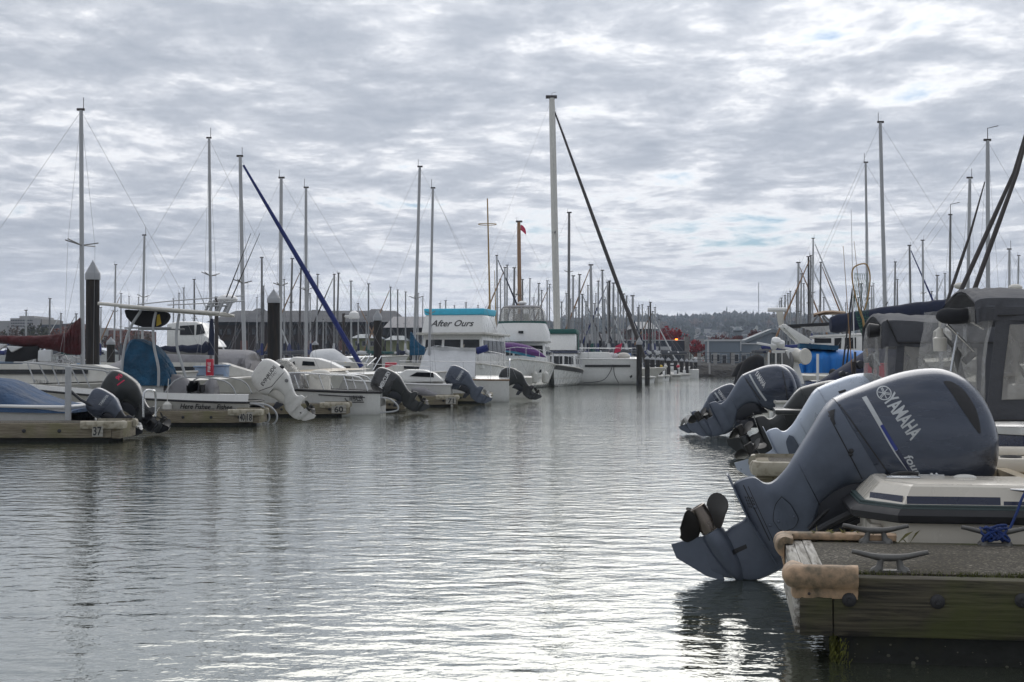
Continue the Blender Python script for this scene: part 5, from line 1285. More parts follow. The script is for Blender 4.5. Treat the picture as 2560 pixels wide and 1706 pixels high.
def tent_sloop():
    Y = 47.4; xs = XW(1273, Y); Mx = frame(xs, Y, 0, math.pi); root = thing('sloop', 'white sloop with a brown sheer stripe under a sheet of white cloth', 'boat', Mx)
    rr, ho = hull(root, 5.6, 2.1, .72, .88, 'gelcoat', rail='teak', railr=.025, full=.4)
    f = planar(Mx, .2); mb = MB(); q = [f(*p) for p in [(1068, 868), (1190, 870), (1188, 943), (1050, 925)]]
    n_ = 12; rows = []
    for j in range(9):
        v = j / 8; rows.append([(lerp(lerp(q[0][0], q[1][0], i / n_), lerp(q[3][0], q[2][0], i / n_), v), .15 + .75 * v + .03 * math.sin(i * 1.1 + v * 3), lerp(lerp(q[0][1], q[1][1], i / n_), lerp(q[3][1], q[2][1], i / n_), v)) for i in range(n_ + 1)])
    back = [[(x, .3 - (y - .15), z) for x, y, z in r_] for r_ in rows]
    mb.loft(back[::-1] + rows[1:], False, False, False); mb.build('boom_tent', M['tarp_white'], root)
    a = f(1191, 874); b = f(1220, 868); mb = MB(); mb.tube([(a[0], .15, a[1] - .06), (b[0], .15, b[1] - .02)], .12, 10); mb.build('sail_cover', M['canvas_royal'], root)
    pts = [(.05, .95, .75), (.6, .95, .75), (1.5, .98, .76), (2.5, .95, .78), (3.6, .75, .80)]; rail_run(root, pts, .55, .008, name='lifeline')
    mb = MB(); mb.tube(crom([(.0, .9, .75), (-.02, .9, 1.35), (-.03, 0, 1.4), (-.02, -.9, 1.35), (0, -.9, .75)], 4), .02, 8); mb.build('stern_rail', M['steel'], root)
    f = planar(Mx, 1.05)
    (rt, cowl, leg, sf, sm, sl) = motor_left('dark weathered outboard with exposed linkage on the stern of the white sloop', 1338, 1004, 47.4, .82, R(6), dz=.05, mats=BLK, boxy=False, prop='prop_black')
tent_sloop()
def cuddy():
    Y = 43.4; xs = XW(1130, Y); Mx = frame(xs, Y, 0, math.pi); root = thing('cuddy_boat', 'small white cuddy cabin boat with a dark side window, grey outboard astern', 'boat', Mx)
    rr, ho = hull(root, 5.2, 2.0, .62, .95, 'gelcoat', depth=.3, rail='white_paint')
    f = planar(Mx, .75); mb = MB(); mb.prism([f(*p) for p in [(1112, 955), (1088, 934), (1060, 925), (1015, 924), (990, 940), (975, 958)]], -.75, .75); c = mb.build('cabin', M['gelcoat'], root, bevel=.06)
    mb = MB(); mb.prism([f(*p) for p in [(1083, 932), (1085, 944), (1024, 941), (1042, 931)]], .755, .765); mb.build('window', M['window_dark'], c)
    f = planar(Mx, .95)
    rail_run(root, [(.6, .9, .66), (1.6, .92, .7), (2.6, .88, .76), (3.6, .7, .85)], .5, .008, name='lifeline')
    mb = MB(); a = f(1050, 982); mb.tube([(f(1030, 975)[0], 1.12, f(1030, 975)[1]), (f(1060, 982)[0], 1.12, f(1060, 982)[1]), (f(1095, 990)[0], 1.12, f(1095, 990)[1])], [.06, .16, .06], 12); o = mb.build('fender', M['tarp_grey']); o.matrix_world = Mx; tag(o, 'long grey fender cushion lying along the small cuddy boat', 'fender')
    (rt, cowl, leg, sf, sm, sl) = motor_left('medium grey outboard tilted astern of the small white cuddy boat', 1212, 1014, 43.4, .86, R(5), dz=.05, prop='prop_white', boxy=True)
    mtext(cowl, 'YAMAHA', (2150, 985), (2232, 1150), .10, M['decal_silver'], sf, bold=.03)
cuddy()

# ------------------------------------------------------------------ motor yachts at the middle distance, bows to the right and towards us
def yacht(label, pxs, Y, L, B, zs, zb, rot, hullm='gelcoat'):
    Mx = frame(XW(pxs, Y), Y, 0, rot); root = thing('motor_yacht', label, 'boat', Mx)
    return root, Mx
def slabwin(root, quad, th=.02, m='window_dark', name='window', nrm=None):
    """a pane: four local 3-D corners, thickened along its normal outward"""
    q = [Vector(p) for p in quad]; n_ = (q[1] - q[0]).cross(q[3] - q[0]).normalized() * th
    if nrm is not None and n_.dot(Vector(nrm)) < 0: n_ = -n_
    mb = MB(); mb.hexa([p - n_ * .2 for p in q] + [p + n_ for p in q]); return mb.build(name, M[m], root)
def house(root, x0, x1, w0, w1, z0, z1, rake0=0, rake1=0, m='gelcoat', name='cabin', taper=.94, bevel=.04):
    """tapered box: x0..x1 along the boat, half widths w0 (aft), w1 (fore); the ends lean by rake"""
    mb = MB(); mb.hexa([(x0, -w0, z0), (x1, -w1, z0), (x1, w1, z0), (x0, w0, z0), (x0 + rake0, -w0 * taper, z1), (x1 + rake1, -w1 * taper, z1), (x1 + rake1, w1 * taper, z1), (x0 + rake0, w0 * taper, z1)])
    return mb.build(name, M[m], root, bevel=bevel)
# boats lie bow-out, pointing towards the camera and right: local +x is the bow
ROTB = R(-74)
def side_windows(root, x0, x1, n, w0, w1, z0, z1, taper, Z0, Z1, gap=.12):
    for s in (-1, 1):
        for i in range(n):
            a = lerp(x0, x1, (i + gap / 2) / n); b = lerp(x0, x1, (i + 1 - gap / 2) / n)
            def y(x, z): t = (x - x0) / (x1 - x0); w = lerp(w0, w1, t); return s * w * lerp(1, taper, (z - Z0) / (Z1 - Z0))
            slabwin(root, [(a, y(a, z0), z0), (b, y(b, z0), z0), (b, y(b, z1), z1), (a, y(a, z1), z1)], .025, nrm=(0, s, 0))
def front_windows(root, n, x, w, z0, z1, rake, Z0, Z1, taper=.94, gap=.14):
    for i in range(n):
        a = lerp(-w, w, (i + gap / 2) / n); b = lerp(-w, w, (i + 1 - gap / 2) / n)
        def p(y, z): t = (z - Z0) / (Z1 - Z0); return (x + rake * t, y * lerp(1, taper, t), z)
        slabwin(root, [p(a, z0), p(b, z0), p(b, z1), p(a, z1)], .03, nrm=(1, 0, 0))
def trawler():
    Y = 63; root, Mx = yacht('white flybridge trawler named After Ours with a turquoise cover along its top', 1142, Y, 0, 0, 0, 0, R(-101))
    root.matrix_basis = Mx @ Matrix.Diagonal((.85, 1.02, .80, 1))
    L = 9.5; sub = -6.0
    rr, ho = hull(root, L, 3.5, 1.25, 1.75, 'gelcoat', rail='gelcoat_old', railr=.05, full=.45)
    # shift so the house sits at the origin
    hull_band(root, rr, -.05, .14, .012, 'stripe_black', 'boot_stripe'); hull_band(root, rr, .62, .68, .012, 'gelcoat_old', 'shading_line')  # dark bottom paint, and a darker line painted in for shading contrast
    for o in list(root.children):
        for v in o.data.vertices: v.co.x += sub
    house(root, -4.6, 1.2, 1.45, 1.38, 1.30, 3.15, .0, -.30, 'gelcoat', 'cabin')
    side_windows(root, -4.3, .8, 5, 1.45, 1.38, 2.15, 2.85, .94, 1.30, 3.15)
    front_windows(root, 3, 1.2, 1.30, 2.12, 2.88, -.30, 1.30, 3.15)
    house(root, -4.7, 1.35, 1.60, 1.52, 3.15, 3.27, 0, 0, 'gelcoat_old', 'roof', 1.0, .02)
    fb = house(root, -2.4, 1.1, 1.42, 1.35, 3.27, 4.25, .3, -.45, 'gelcoat', 'flybridge', .93)
    house(root, -2.2, .70, 1.34, 1.30, 4.25, 4.60, -.05, .0, 'turquoise', 'bridge_cover', 1.03, .05)
    mb = MB(); vs, fs, w = text2d('After Ours', .35, .012)
    def p(a, b): y = -.98 + a * 1.9 / w; z = 3.62 + b * .34; t = (z - 3.27) / .98; return (1.1 - .45 * t + .02, y, z)
    mb.add([p(a, b) for a, b in vs], fs); mb.build('lettering', M['decal_black'], fb)
    house(root, 1.2, 2.6, 1.2, .7, 1.45, 1.95, 0, -.3, 'gelcoat', 'trunk_cabin')
    for s in (-1, 1):
        pts = [(q[0][0] + sub, s * abs(q[0][1]) * .95, q[0][2]) for q in rr[6:]]; rail_run(root, pts, .75, .016, range(0, len(pts), 2))
    mb = MB(); mb.tube([(-2.6, 1.3, 3.3), (-2.75, 1.2, 6.9)], [.04, .012], 6); mb.build('whip_antenna', M['tan_pole'], root)
    f = planar(Mx @ Matrix.Identity(4), 0)
    mb = MB(); mb.tube([(-3.6, 0, 3.2), (-3.6, 0, 4.0)], .05, 8); mb.tube([(-2.2, -1.3, 4.2), (-2.2, -1.2, 4.55), (-1.2, -1.2, 4.5)], .02, 6); mb.build('bridge_rail', M['steel'], root)
    for y in (-1.1, .7): mb = MB(); mb.tube([(2.8, y, 1.7), (2.5, y, 1.9), (2.0, y, 2.6)], .02, 6); mb.build('rope_line', M['rope'], root)
trawler()
def convertible():
    Y = 75; root, Mx = yacht('round-bowed white flybridge cruiser with clear enclosure, kayaks lashed on its foredeck', 1304, Y, 0, 0, 0, 0, R(-93))
    Mx = Mx @ Matrix.Diagonal((.80, .88, .80, 1)); root.matrix_basis = Mx
    L = 11; sub = -6.2; rr, ho = hull(root, L, 3.9, 1.35, 1.85, 'gelcoat', rail='gelcoat_old', railr=.05, full=.5, flare=.22)
    hull_band(root, rr, -.05, .14, .012, 'stripe_black', 'boot_stripe'); hull_band(root, rr, .62, .68, .012, 'gelcoat_old', 'shading_line')  # the upper line is shading put into the hull colour
    for o in list(root.children):
        for v in o.data.vertices: v.co.x += sub
    house(root, -4.5, 1.0, 1.65, 1.5, 1.4, 2.95, 0, -.8, 'gelcoat', 'cabin'); side_windows(root, -4.0, .3, 4, 1.65, 1.5, 2.1, 2.7, .94, 1.4, 2.95); front_windows(root, 3, 1.0, 1.4, 2.1, 2.75, -.8, 1.4, 2.95)
    mb = MB(); rings = []                                              # bulbous bridge front
    for z, fx, w in ((2.96, .75, 1.6), (3.05, 1.0, 1.72), (3.5, .95, 1.68), (4.0, .62, 1.5), (4.25, .45, 1.42)):
        ring = []
        for j in range(17):
            a = -math.pi / 2 + math.pi * j / 16; ring.append((-.6 + (fx + .6) * abs(math.cos(a)) ** .7, w * math.sin(a), z))
        ring += [(-3.6, w, z), (-3.6, -w, z)]; rings.append(ring)
    mb.loft(rings, True, True, True); fb = mb.build('flybridge', M['gelcoat'], root)
    mb = MB(); q = rings[-1]; mb.loft([[(x * 1.005, y * 1.01, z + d) for x, y, z in q] for d in (-.03, .12)], False, False, True); mb.build('green_band', M['canvas_green'], root)
    e = MB(); rg = []
    for z, k in ((4.37, 1.0), (4.8, .97), (5.2, .90), (5.32, .80)): rg.append([(x * k - (1 - k) * 1.5, y * k, z) for x, y, _ in q])
    e.loft(rg, False, False, True); e.build('clear_enclosure', M['vinyl_cloudy'], root)
    mb = MB(); mb.loft([[(x * k - (1 - k) * 1.5, y * k, z) for x, y, _ in q] for z, k in ((5.30, .84), (5.40, .78), (5.45, .5))], True, True, True); mb.build('soft_top', M['tarp_grey'], root)
    for j in (2, 5, 8, 11, 14):
        mb = MB(); pts = [rg[i][j] for i in range(4)]; mb.tube([(x * 1.01, y * 1.01, z) for x, y, z in pts], .035, 6); mb.build('frame_bow', M['tarp_grey'], root)
    house(root, -1.6, -.9, .5, .4, 4.2, 4.9, 0, 0, 'gelcoat', 'helm')
    mb = MB(); mb.ball((-1.2, 0, 5.62), .28, (1, 1, .5), 14); mb.build('radar_dome', M['white_paint'], root)
    slabwin(fb, [(1.0, -.15, 3.55), (1.0, .15, 3.55), (.95, .15, 3.7), (.95, -.15, 3.7)], .04, nrm=(1, 0, 0), name='vent')
    for s in (-1, 1):
        pts = [(q_[0][0] + sub, s * abs(q_[0][1]) * .95, q_[0][2]) for q_ in rr[7:]]; rail_run(root, pts, .75, .018, range(0, len(pts), 2))
    for i, y in enumerate((.5, 1.0)): slabwin(root, [(2.6, y, 1.0), (2.5, y + .25, 1.0), (2.5, y + .25, 1.2), (2.6, y, 1.2)], .05, nrm=(1, .3, 0), name='porthole')
    for i, y in ((0, .9), (1, 1.5)):
        p_ = Mx @ Vector((3.8 - i * .5, y, .45)); mb = MB(); mb.lathe([(0, .05), (.05, .15), (.10, .17), (.5, .17), (.58, .08), (.65, .04)], (0, 0, -.1), (0, 0, 1), 14); mb.tube([(0, 0, .5), (0, .1, 1.2)], .015, 6)
        o = mb.build('fender', M['fender']); o.location = p_; tag(o, ('white fender hanging at the stem of the kayak carrying cruiser', 'white fender hanging on the flank of the kayak carrying cruiser')[i], 'fender')
    for m_, dy, dx, lab in (('kayak_purple', -.15, 2.2, 'purple kayak lashed upside down on the cruiser foredeck'), ('kayak_teal', -.75, 1.9, 'teal and white kayak lying behind the purple one')):
        mb = MB(); n_ = 14; rings = []
        for i in range(n_ + 1):
            t = i / n_ * 2 - 1; w = .42 * (1 - abs(t) ** 2.6) + .01; z = .30 * (1 - t * t) - .02 * 0
            rings.append([(1.75 * t * .35, 1.75 * t * .93 , 0)] * 0 + [(w * math.cos(a), 1.75 * t, z + .30 * (1 - abs(t) ** 3) * math.sin(a)) for a in [k * math.pi / 6 for k in range(12)]])
        mb.loft(rings); k_ = mb.build('hull', M[m_])
        kr = thing('kayak', lab, 'kayak', Mx @ Matrix.Translation((dx, dy, 2.30)) @ Matrix.Rotation(R(-10), 4, 'X') @ Matrix.Rotation(R(-6), 4, 'Z'), 'kayaks on the foredeck'); k_.parent = kr
convertible()
def green_top():
    Y = 82; root, Mx = yacht('white cruiser with a dark green canvas top and black hull band', 1396, Y, 0, 0, 0, 0, R(-95))
    root.matrix_basis = Mx @ Matrix.Diagonal((.8, .78, .70, 1))
    L = 10.5; sub = -5.5; rr, ho = hull(root, L, 3.5, 1.15, 1.75, 'gelcoat', rail='gelcoat_old', railr=.05, full=.4, flare=.2)
    hull_band(root, rr, -.05, .14, .012, 'stripe_black', 'boot_stripe'); hull_band(root, rr, .62, .68, .012, 'gelcoat_old', 'shading_line')  # upper line darkened to add shading to the white side
    for o in list(root.children):
        for v in o.data.vertices: v.co.x += sub
    for sgn, s2 in ((0, 1), (-1, -2)):
        mb = MB(); a = [(x + sub + .02, y * 1.012, z - .05) for x, y, z in [r_[sgn] for r_ in rr]]; b = [(x + sub + .02, y * 1.012, z - .05) for x, y, z in [r_[s2] for r_ in rr]]
        mb.strip(a, b); mb.build('hull_band', M['stripe_black'], root)
    house(root, -4.2, 1.3, 1.45, 1.35, 1.2, 2.65, 0, -.6, 'gelcoat', 'cabin'); side_windows(root, -3.8, .6, 5, 1.45, 1.35, 1.75, 2.4, .94, 1.2, 2.65); front_windows(root, 3, 1.3, 1.25, 1.75, 2.4, -.6, 1.2, 2.65)
    house(root, -4.3, .8, 1.52, 1.45, 2.65, 2.9, 0, -.1, 'navy_paint', 'visor', 1.0, .03)
    house(root, -2.2, .75, 1.4, 1.3, 2.9, 4.25, .2, -.55, 'gelcoat', 'flybridge'); house(root, -2.5, .35, 1.45, 1.35, 4.25, 4.65, 0, -.1, 'canvas_green', 'bridge_cover', .96, .08)
    for s in (-1, 1): mb = MB(); mb.add([(.75, s * 1.30, 2.95), (-.2, s * 1.42, 2.95), (-1.2, s * 1.36, 4.25), (.2, s * 1.28, 4.25)], [(0, 1, 2, 3)]); 
    mb = MB(); mb.hexa([(-2.4, 1.42, 2.92), (-.6, 1.40, 2.92), (-.6, 1.45, 2.92), (-2.4, 1.46, 2.92), (-2.3, 1.36, 4.3), (-1.6, 1.36, 4.3), (-1.6, 1.40, 4.3), (-2.3, 1.40, 4.3)]); mb.build('side_curtain', M['canvas_green'], root)
    house(root, 1.3, 2.8, 1.1, .6, 1.35, 1.75, 0, -.3, 'gelcoat', 'trunk_cabin')
    for s in (-1, 1):
        pts = [(q_[0][0] + sub, s * abs(q_[0][1]) * .95, q_[0][2]) for q_ in rr[6:]]; rail_run(root, pts, .8, .018, range(0, len(pts), 1))
green_top()
def white_sloop_end():
    Y = 86; xs = XW(1590, Y); Mx = frame(xs, Y, 0, R(181)); root = thing('sailboat', 'broad white sailboat with one dark side stripe moored beside the end pile', 'sailboat', Mx)
    rr, ho = hull(root, 10.5, 3.2, 1.52, 1.62, 'gelcoat', rail='white_paint', railr=.03, full=.45, flare=.06, bowrake=.08)
    mb = MB(); mb.add([(.5, 1.565, 1.05), (3.2, 1.60, 1.05), (3.2, 1.61, 1.19), (.5, 1.575, 1.19)], [(0, 1, 2, 3)]); mb.build('stripe', M['stripe_black'], root)
    house(root, 1.5, 6.5, 1.1, .8, 1.55, 1.95, .2, -.6, 'gelcoat', 'cabin')
    rail_run(root, [(.1, 1.5, 1.53), (1.5, 1.5, 1.54), (3, 1.5, 1.55), (5, 1.45, 1.56)], .65, .015, name='lifeline'); rail_run(root, [(.1, -1.5, 1.53), (1.5, -1.5, 1.54), (3, -1.5, 1.55), (5, -1.45, 1.56)], .65, .015, name='lifeline')
    r2 = random.Random(4)
    for i, (x, m_) in enumerate(((.8, 'off_white'), (1.5, 'tarp_white'), (2.6, 'tarp_grey'))): mb = MB(); mb.ball((x, .5, 1.72), .35, (1.2, .8, .6), 10); mb.build('deck_bag', M[m_], root)
    for pts in ([(1.55, 1.62, 1.2), (1.75, 1.66, .7), (2.2, 1.66, .25), (3.3, 1.6, .12)], [(1.5, 1.62, 1.2), (1.45, 1.66, .6), (1.2, 1.66, .1)]):
        mb = MB(); mb.tube(crom(pts, 4), .02, 6); mb.build('mooring_line', M['stripe_black'], root)
    mb = MB(); vs = [(.55, 1.605, .5), (.42, 1.605, .6), (.38, 1.605, .48), (.5, 1.605, .38)]; mb.add(vs, [(0, 1, 2, 3)]); mb.build('emblem', M['stripe_black'], root)
    mb = MB(); mb.add([(.95, 1.3, 2.5), (1.35, 1.3, 2.3), (1.45, 1.3, 1.85), (1.05, 1.3, 2.0)], [(0, 1, 2, 3)]); mb.build('flag', M['decal_red'], root)
white_sloop_end()

# ------------------------------------------------------------------ piles
pile('tall dark mooring pile with a white cone cap at far left', 231, 650, 700, 36.0, .172)
pile('dark mooring pile with white cone cap behind the white outboard', 684, 722, 758, 38.5, .170)
pile('dark mooring pile with cone cap left of the flybridge trawler', 944, 773, 802, 60, .175)
pile('dark mooring pile with pale cone cap standing at the end of the left row', 1598, 842, 862, 84, .165)
pile('slim mooring pile with cone cap beyond the grey tarpaulin boat', 788, 852, 863, 66, .14)
pile('distant pile with cone cap over the navy boom cover at left', 277, 842, 862, 60, .17)
for i, (px, Y) in enumerate(((1618, 92), (1631, 97), (1645, 103), (1655, 108), (1671, 113), (1689, 118), (1704, 121), (1717, 124), (1728, 126), (1739, 128))):
    pile('dark pile with pale cap in the far row beyond the end pile', px, 890 + i * .9, 899 + i * .8, Y, .16, group='far row piles')

# ------------------------------------------------------------------ dock furniture on the left
def utility(px, py0, py1, Y, w, lab, m_='box_blue'):
    Mx = frame(XW(px, Y), Y, .4); root = thing('dock_box', lab, 'utility box', Mx, 'pale blue dock utility boxes'); h = ZW(py0, Y) - .4
    mb = MB(); mb.box(-w / 2, w / 2, -.22, .22, .0, h - .04); mb.build('body', M[m_], root, bevel=.02)
    mb = MB(); mb.box(-w / 2 - .03, w / 2 + .03, -.25, .25, h - .04, h); mb.build('lid', M[m_], root, bevel=.01)
    mb = MB(); mb.box(-w * .32, w * .32, -.232, -.222, h * .25, h * .7); mb.build('door', M['wall_greyblue'], root, bevel=.005)
utility(18, 904, 950, 34, .62, 'pale blue dock utility box at the left edge behind the bow rail'); utility(222, 908, 952, 37, .42, 'pale blue dock utility box beside the tall dark pile')
utility(507, 915, 945, 36.5, .32, 'narrow pale blue dock box left of the red cabinet'); utility(553, 912, 945, 36.5, .34, 'narrow pale blue dock box right of the red cabinet'); utility(843, 914, 946, 46, .30, 'pale blue dock box beyond the low skiff')
def red_cabinet():
    Y = 36; Mx = frame(XW(525, Y), Y, .4); root = thing('extinguisher_cabinet', 'red fire extinguisher cabinet on a dock post', 'cabinet', Mx)
    z0, z1 = ZW(942, Y) - .4, ZW(898, Y) - .4; mb = MB(); mb.box(-.085, .085, -.08, .08, z0, z1); b = mb.build('body', M['red_box'], root, bevel=.01)
    lettering(root, 'FIRE', (.03, z0 + .12), (.03, z1 - .08), .07, M['decal_white'], lambda x, z: -.083, bold=.02, up=(-1, 0))
    mb = MB(); mb.tube([(0, .1, 0), (0, .1, z1 + .1)], .04, 8); mb.build('post', M['alu_grey'], root)
red_cabinet()
for px, py, Y, r_, lab in ((541, 742, 38, .052, 'dark lamp post standing left of the white outboard'), (859, 784, 50, .055, 'dark lamp post with a white globe lamp over the low skiff')):
    root = thing('dock_lamp_post', lab, 'lamp post', frame(XW(px, Y), Y, .3)); mb = MB(); mb.tube([(0, 0, 0), (0, 0, ZW(py, Y) - .3)], r_, 8); mb.build('post', M['mast_dark'], root)
    if px == 859: a = P(885, 790, Y); mb = MB(); mb.lathe([(0, .18), (.06, .20), (.2, .16), (.27, .06), (.28, .01)], (a.x - XW(px, Y), 0, a.z - .3 - .1), (0, 0, 1), 16); mb.tube([(0, 0, a.z - .32), (a.x - XW(px, Y), 0, a.z - .32)], .05, 6); mb.build('lamp', M['white_paint'], root)

# boats behind the front row
def tarp_boat():
    Y = 43; Mx = frame(XW(640, Y), Y, 0, 0); root = thing('covered_sailboat', 'boat under a long draped grey tarpaulin behind the fishing boat', 'boat', Mx)
    rr, ho = hull(root, 3.2, 2.2, .9, 1.1, 'gelcoat_tan', rail=None); 
    for v in ho.data.vertices: v.co.x -= 2.6
    f = planar(Mx); prof = crom([f(*p) for p in [(250, 935), (280, 915), (330, 892), (395, 869), (450, 868), (540, 873), (600, 875), (634, 878), (640, 900)]], 4); mb = MB(); rings = []
    zb = lambda x: lerp(.75, .95, 1)
    for i, (x, z) in enumerate(prof): rings.append([(x + .05 * math.sin(j * 1.3 + i), (1.25 + .12 * math.sin(i * 1.9 + j * .4)) * math.cos(math.pi * j / 14), lerp(.55, z, math.sin(math.pi * j / 14) ** .55 if 0 < j < 14 else 0)) for j in range(15)])
    mb.loft(rings, True, True, False); mb.build('tarpaulin', M['tarp_grey'], root)
    f2 = planar(Mx, -1.36); lettering(root, 'WN 3885 R', f2(566, 942), f2(604, 935), .13, M['decal_black'], lambda x, z: -1.30, up=(0, 1))
tarp_boat()
def cabin_cruiser(label, pxs, Y, L, zs, zb, house_px, win_px, bow=1, top=None):
    Mx = frame(XW(pxs, Y), Y, 0, 0 if bow > 0 else math.pi); root = thing('cabin_boat', label, 'boat', Mx)
    hull(root, L, L * .32, zs, zb, 'gelcoat', rail='gelcoat_old'); f = planar(Mx); w = L * .12
    mb = MB(); mb.prism([f(*p) for p in house_px], -w, w); c = mb.build('cabin', M['gelcoat'], root, bevel=.08)
    f2 = planar(Mx, -w * bow)
    for wp in win_px: mb = MB(); mb.prism([f2(*p) for p in wp], min(-w * bow, -w * bow - .02 * bow), max(-w * bow, -w * bow - .02 * bow)); mb.build('window', M['window_dark'], c)
    return root, Mx
cabin_cruiser('white flybridge cruiser with a curved windscreen rising behind the grey tarpaulin', 425, 62, 9.5, 1.2, 1.6, [(432, 868), (432, 812), (462, 806), (508, 806), (520, 822), (524, 840), (545, 852), (556, 868)], [[(490, 838), (492, 812), (506, 810), (514, 834)], [(450, 838), (450, 815), (486, 813), (486, 838)]])
cabin_cruiser('white cabin sloop with two dark window slots behind the plastic draped console', 712, 44, 4.6, .85, 1.0, [(715, 945), (722, 905), (740, 892), (800, 896), (830, 905), (860, 920), (880, 945)], [[(722, 915), (736, 903), (738, 912), (724, 917)], [(755, 914), (757, 903), (785, 905), (788, 915)]])
cabin_cruiser('low white cabin sloop with brown trim behind the bow rail at far left', 40, 36, 4.2, .9, 1.05, [(45, 955), (50, 912), (110, 908), (190, 912), (215, 955)], [[(52, 948), (54, 928), (97, 930), (96, 948)], [(110, 948), (112, 931), (125, 932), (128, 948)]])
def dodger():
    Y = 50; Mx = frame(XW(835, Y), Y); root = thing('sprayhood_boat', 'low sailboat with a pale canvas sprayhood behind the low skiff', 'boat', Mx); hull(root, 4.5, 1.9, .8, .95, 'gelcoat_old', rail='teak'); f = planar(Mx)
    pr = crom([f(*p) for p in [(780, 885), (785, 876), (830, 872), (845, 878), (870, 895), (888, 912)]], 3); mb = MB(); mb.loft([[(x, .75 * math.cos(math.pi * j / 10), lerp(.9, z, math.sin(math.pi * j / 10) ** .6 if 0 < j < 10 else 0)) for j in range(11)] for x, z in pr], False, False, False); mb.build('sprayhood', M['tarp_white'], root)
    mb = MB(); mb.tube([(f(868, 908)[0], -.85, f(868, 908)[1]), (f(893, 922)[0], -.85, f(893, 922)[1])], .05, 8); mb.build('yellow_float', M['yellow'], root)
    for i in range(5): a = f(880 + i * 14, 925 - (i % 2) * 10); b = f(900 + i * 13, 895 - (i % 3) * 5); mb = MB(); mb.tube([(a[0], -.5, a[1]), (b[0], .2, b[1])], .018, 6); mb.build('stanchion', M['steel'], root)
    sailb = None
dodger()
o = MB().box(-.35, .35, -.3, .3, 0, .75).build('dock_cart', M['barrel_blue'], bevel=.05); o.location = (XW(990, 56), 56, .5); tag(o, 'blue plastic dock cart left of the bright blue sail cover', 'cart')
o = MB().box(-.22, .22, -.2, .2, 0, .9).build('fuel_can', M['red_box'], bevel=.05); o.location = (XW(978, 54), 54, .4); tag(o, 'red box standing beside the blue dock cart', 'box')
# landing-stage items far beyond the end pile: dinghies and tenders
r2 = random.Random(21)
TEN = [(1620, 94, 'gelcoat', 'small white tender beside the end pile'), (1646, 100, 'fender', 'grey inflatable dinghy lying across the far finger ends'), (1663, 106, 'gelcoat', 'white dinghy with a round fender in the far row'), (1690, 114, 'gelcoat_old', 'pale rowing dinghy in the far row'), (1712, 119, 'gelcoat', 'white dinghy nearest the end of the far left row')]
for px, Y, m_, lab in TEN:
    Mx = frame(XW(px, Y), Y, 0, R(100 + r2.random() * 50)) @ Matrix.Scale(.72, 4); root = thing('dinghy', lab, 'dinghy', Mx, 'far row dinghies'); hull(root, 3.4, 1.5, .5, .75, m_, depth=.25, rail='fender', railr=.09)
    mb = MB(); mb.box(.0, .25, -.15, .15, .3, 1.0); mb.build('motor', M['white_paint'], root, bevel=.05)
for px, Y, m_, lab in ((1652, 103, 'yellow', 'yellow round buoy in the far row of dinghies'), (1664, 106, 'fender', 'pale ring buoy hanging in the far row'), (1695, 115, 'red_box', 'red fuel can among the far dinghies')):
    root = thing('buoy', lab, 'buoy', frame(XW(px, Y), Y, 1.05)); mb = MB(); mb.lathe([(-.13, .03), (-.1, .1), (0, .15), (.1, .1), (.13, .03)], n=12); mb.build('float', M[m_], root); mb = MB(); mb.tube([(0, 0, -.9), (0, 0, -.2)], .03, 5); mb.build('stem', M['mast_dark'], root)
o = MB().lathe([(0, .28), (.3, .30), (.6, .30), (.9, .27)], n=14).build('barrel', M['barrel_blue']); o.location = (XW(1571, 86), 87.6, 1.0); tag(o, 'blue plastic barrel standing by the end pile', 'barrel')

# ------------------------------------------------------------------ right side, middle distance
def blue_tarp_boat():
    Y = 31; Mx = frame(XW(2070, Y), Y, 0, R(-6)); root = thing('tarped_boat', 'boat wrapped in a bright blue tarpaulin behind the white hauler frame', 'boat', Mx); f = planar(Mx)
    hull(root, 4.0, 2.2, .75, .9, 'gelcoat', rail='gelcoat_old'); 
    for o in root.children:
        for v in o.data.vertices: v.co.x -= 1.2
    pr = crom([f(*p) for p in [(1990, 876), (2010, 870), (2060, 872), (2120, 875), (2160, 878), (2260, 884)]], 4); lo = f(0, 931)[1]; mb = MB(); rings = []
    for i, (x, z) in enumerate(pr): rings.append([(x + .03 * math.sin(j * 1.1 + i * 2), (1.05 + .06 * math.sin(i * 2.4 + j * .3)) * math.cos(math.pi * j / 16), lerp(lo, z, math.sin(math.pi * j / 16) ** .35 if 0 < j < 16 else 0)) for j in range(17)])
    mb.loft(rings, True, True, False); mb.build('tarpaulin', M['tarp_blue'], root)
    mb = MB(); a, b = f(1975, 861), f(2085, 871); mb.prism([f(*p) for p in [(1990, 860), (2085, 866), (2082, 877), (1988, 872)]], -.9, -.4); mb.build('canvas_edge', M['canvas_teal'], root)
    # a rod holder pole and gear stand at its near side
    p = f(2028, 886); q_ = f(2028, 946); mb = MB(); mb.tube([(p[0], -1.3, p[1]), (q_[0], -1.3, q_[1] - .3)], .028, 8); mb.build('white_pole', M['white_paint'], root)
    mb = MB(); a, b, c = f(2130, 690), f(2090, 935), f(2100, 935)
    r2 = random.Random(9)
    for i in range(14): a = f(2055 + r2.random() * 90, 925 + r2.random() * 22); mb = MB() if i == 0 else mb; mb.ball((a[0], -1.35, a[1]), .05 + r2.random() * .06, (1, 1, 1), 6)
    tag(mb.build('deck_clutter', M['black_rubber'], root), kind='stuff')
    for i, (p0, p1) in enumerate((((2110, 730), (2083, 945)), ((2116, 735), (2092, 945)))): a, b = f(*p0), f(*p1); mb = MB(); mb.tube([(a[0], -1.4, a[1]), (b[0], -1.4, b[1])], .018, 6); mb.build('halyard', M['black_rubber'], root)
blue_tarp_boat()
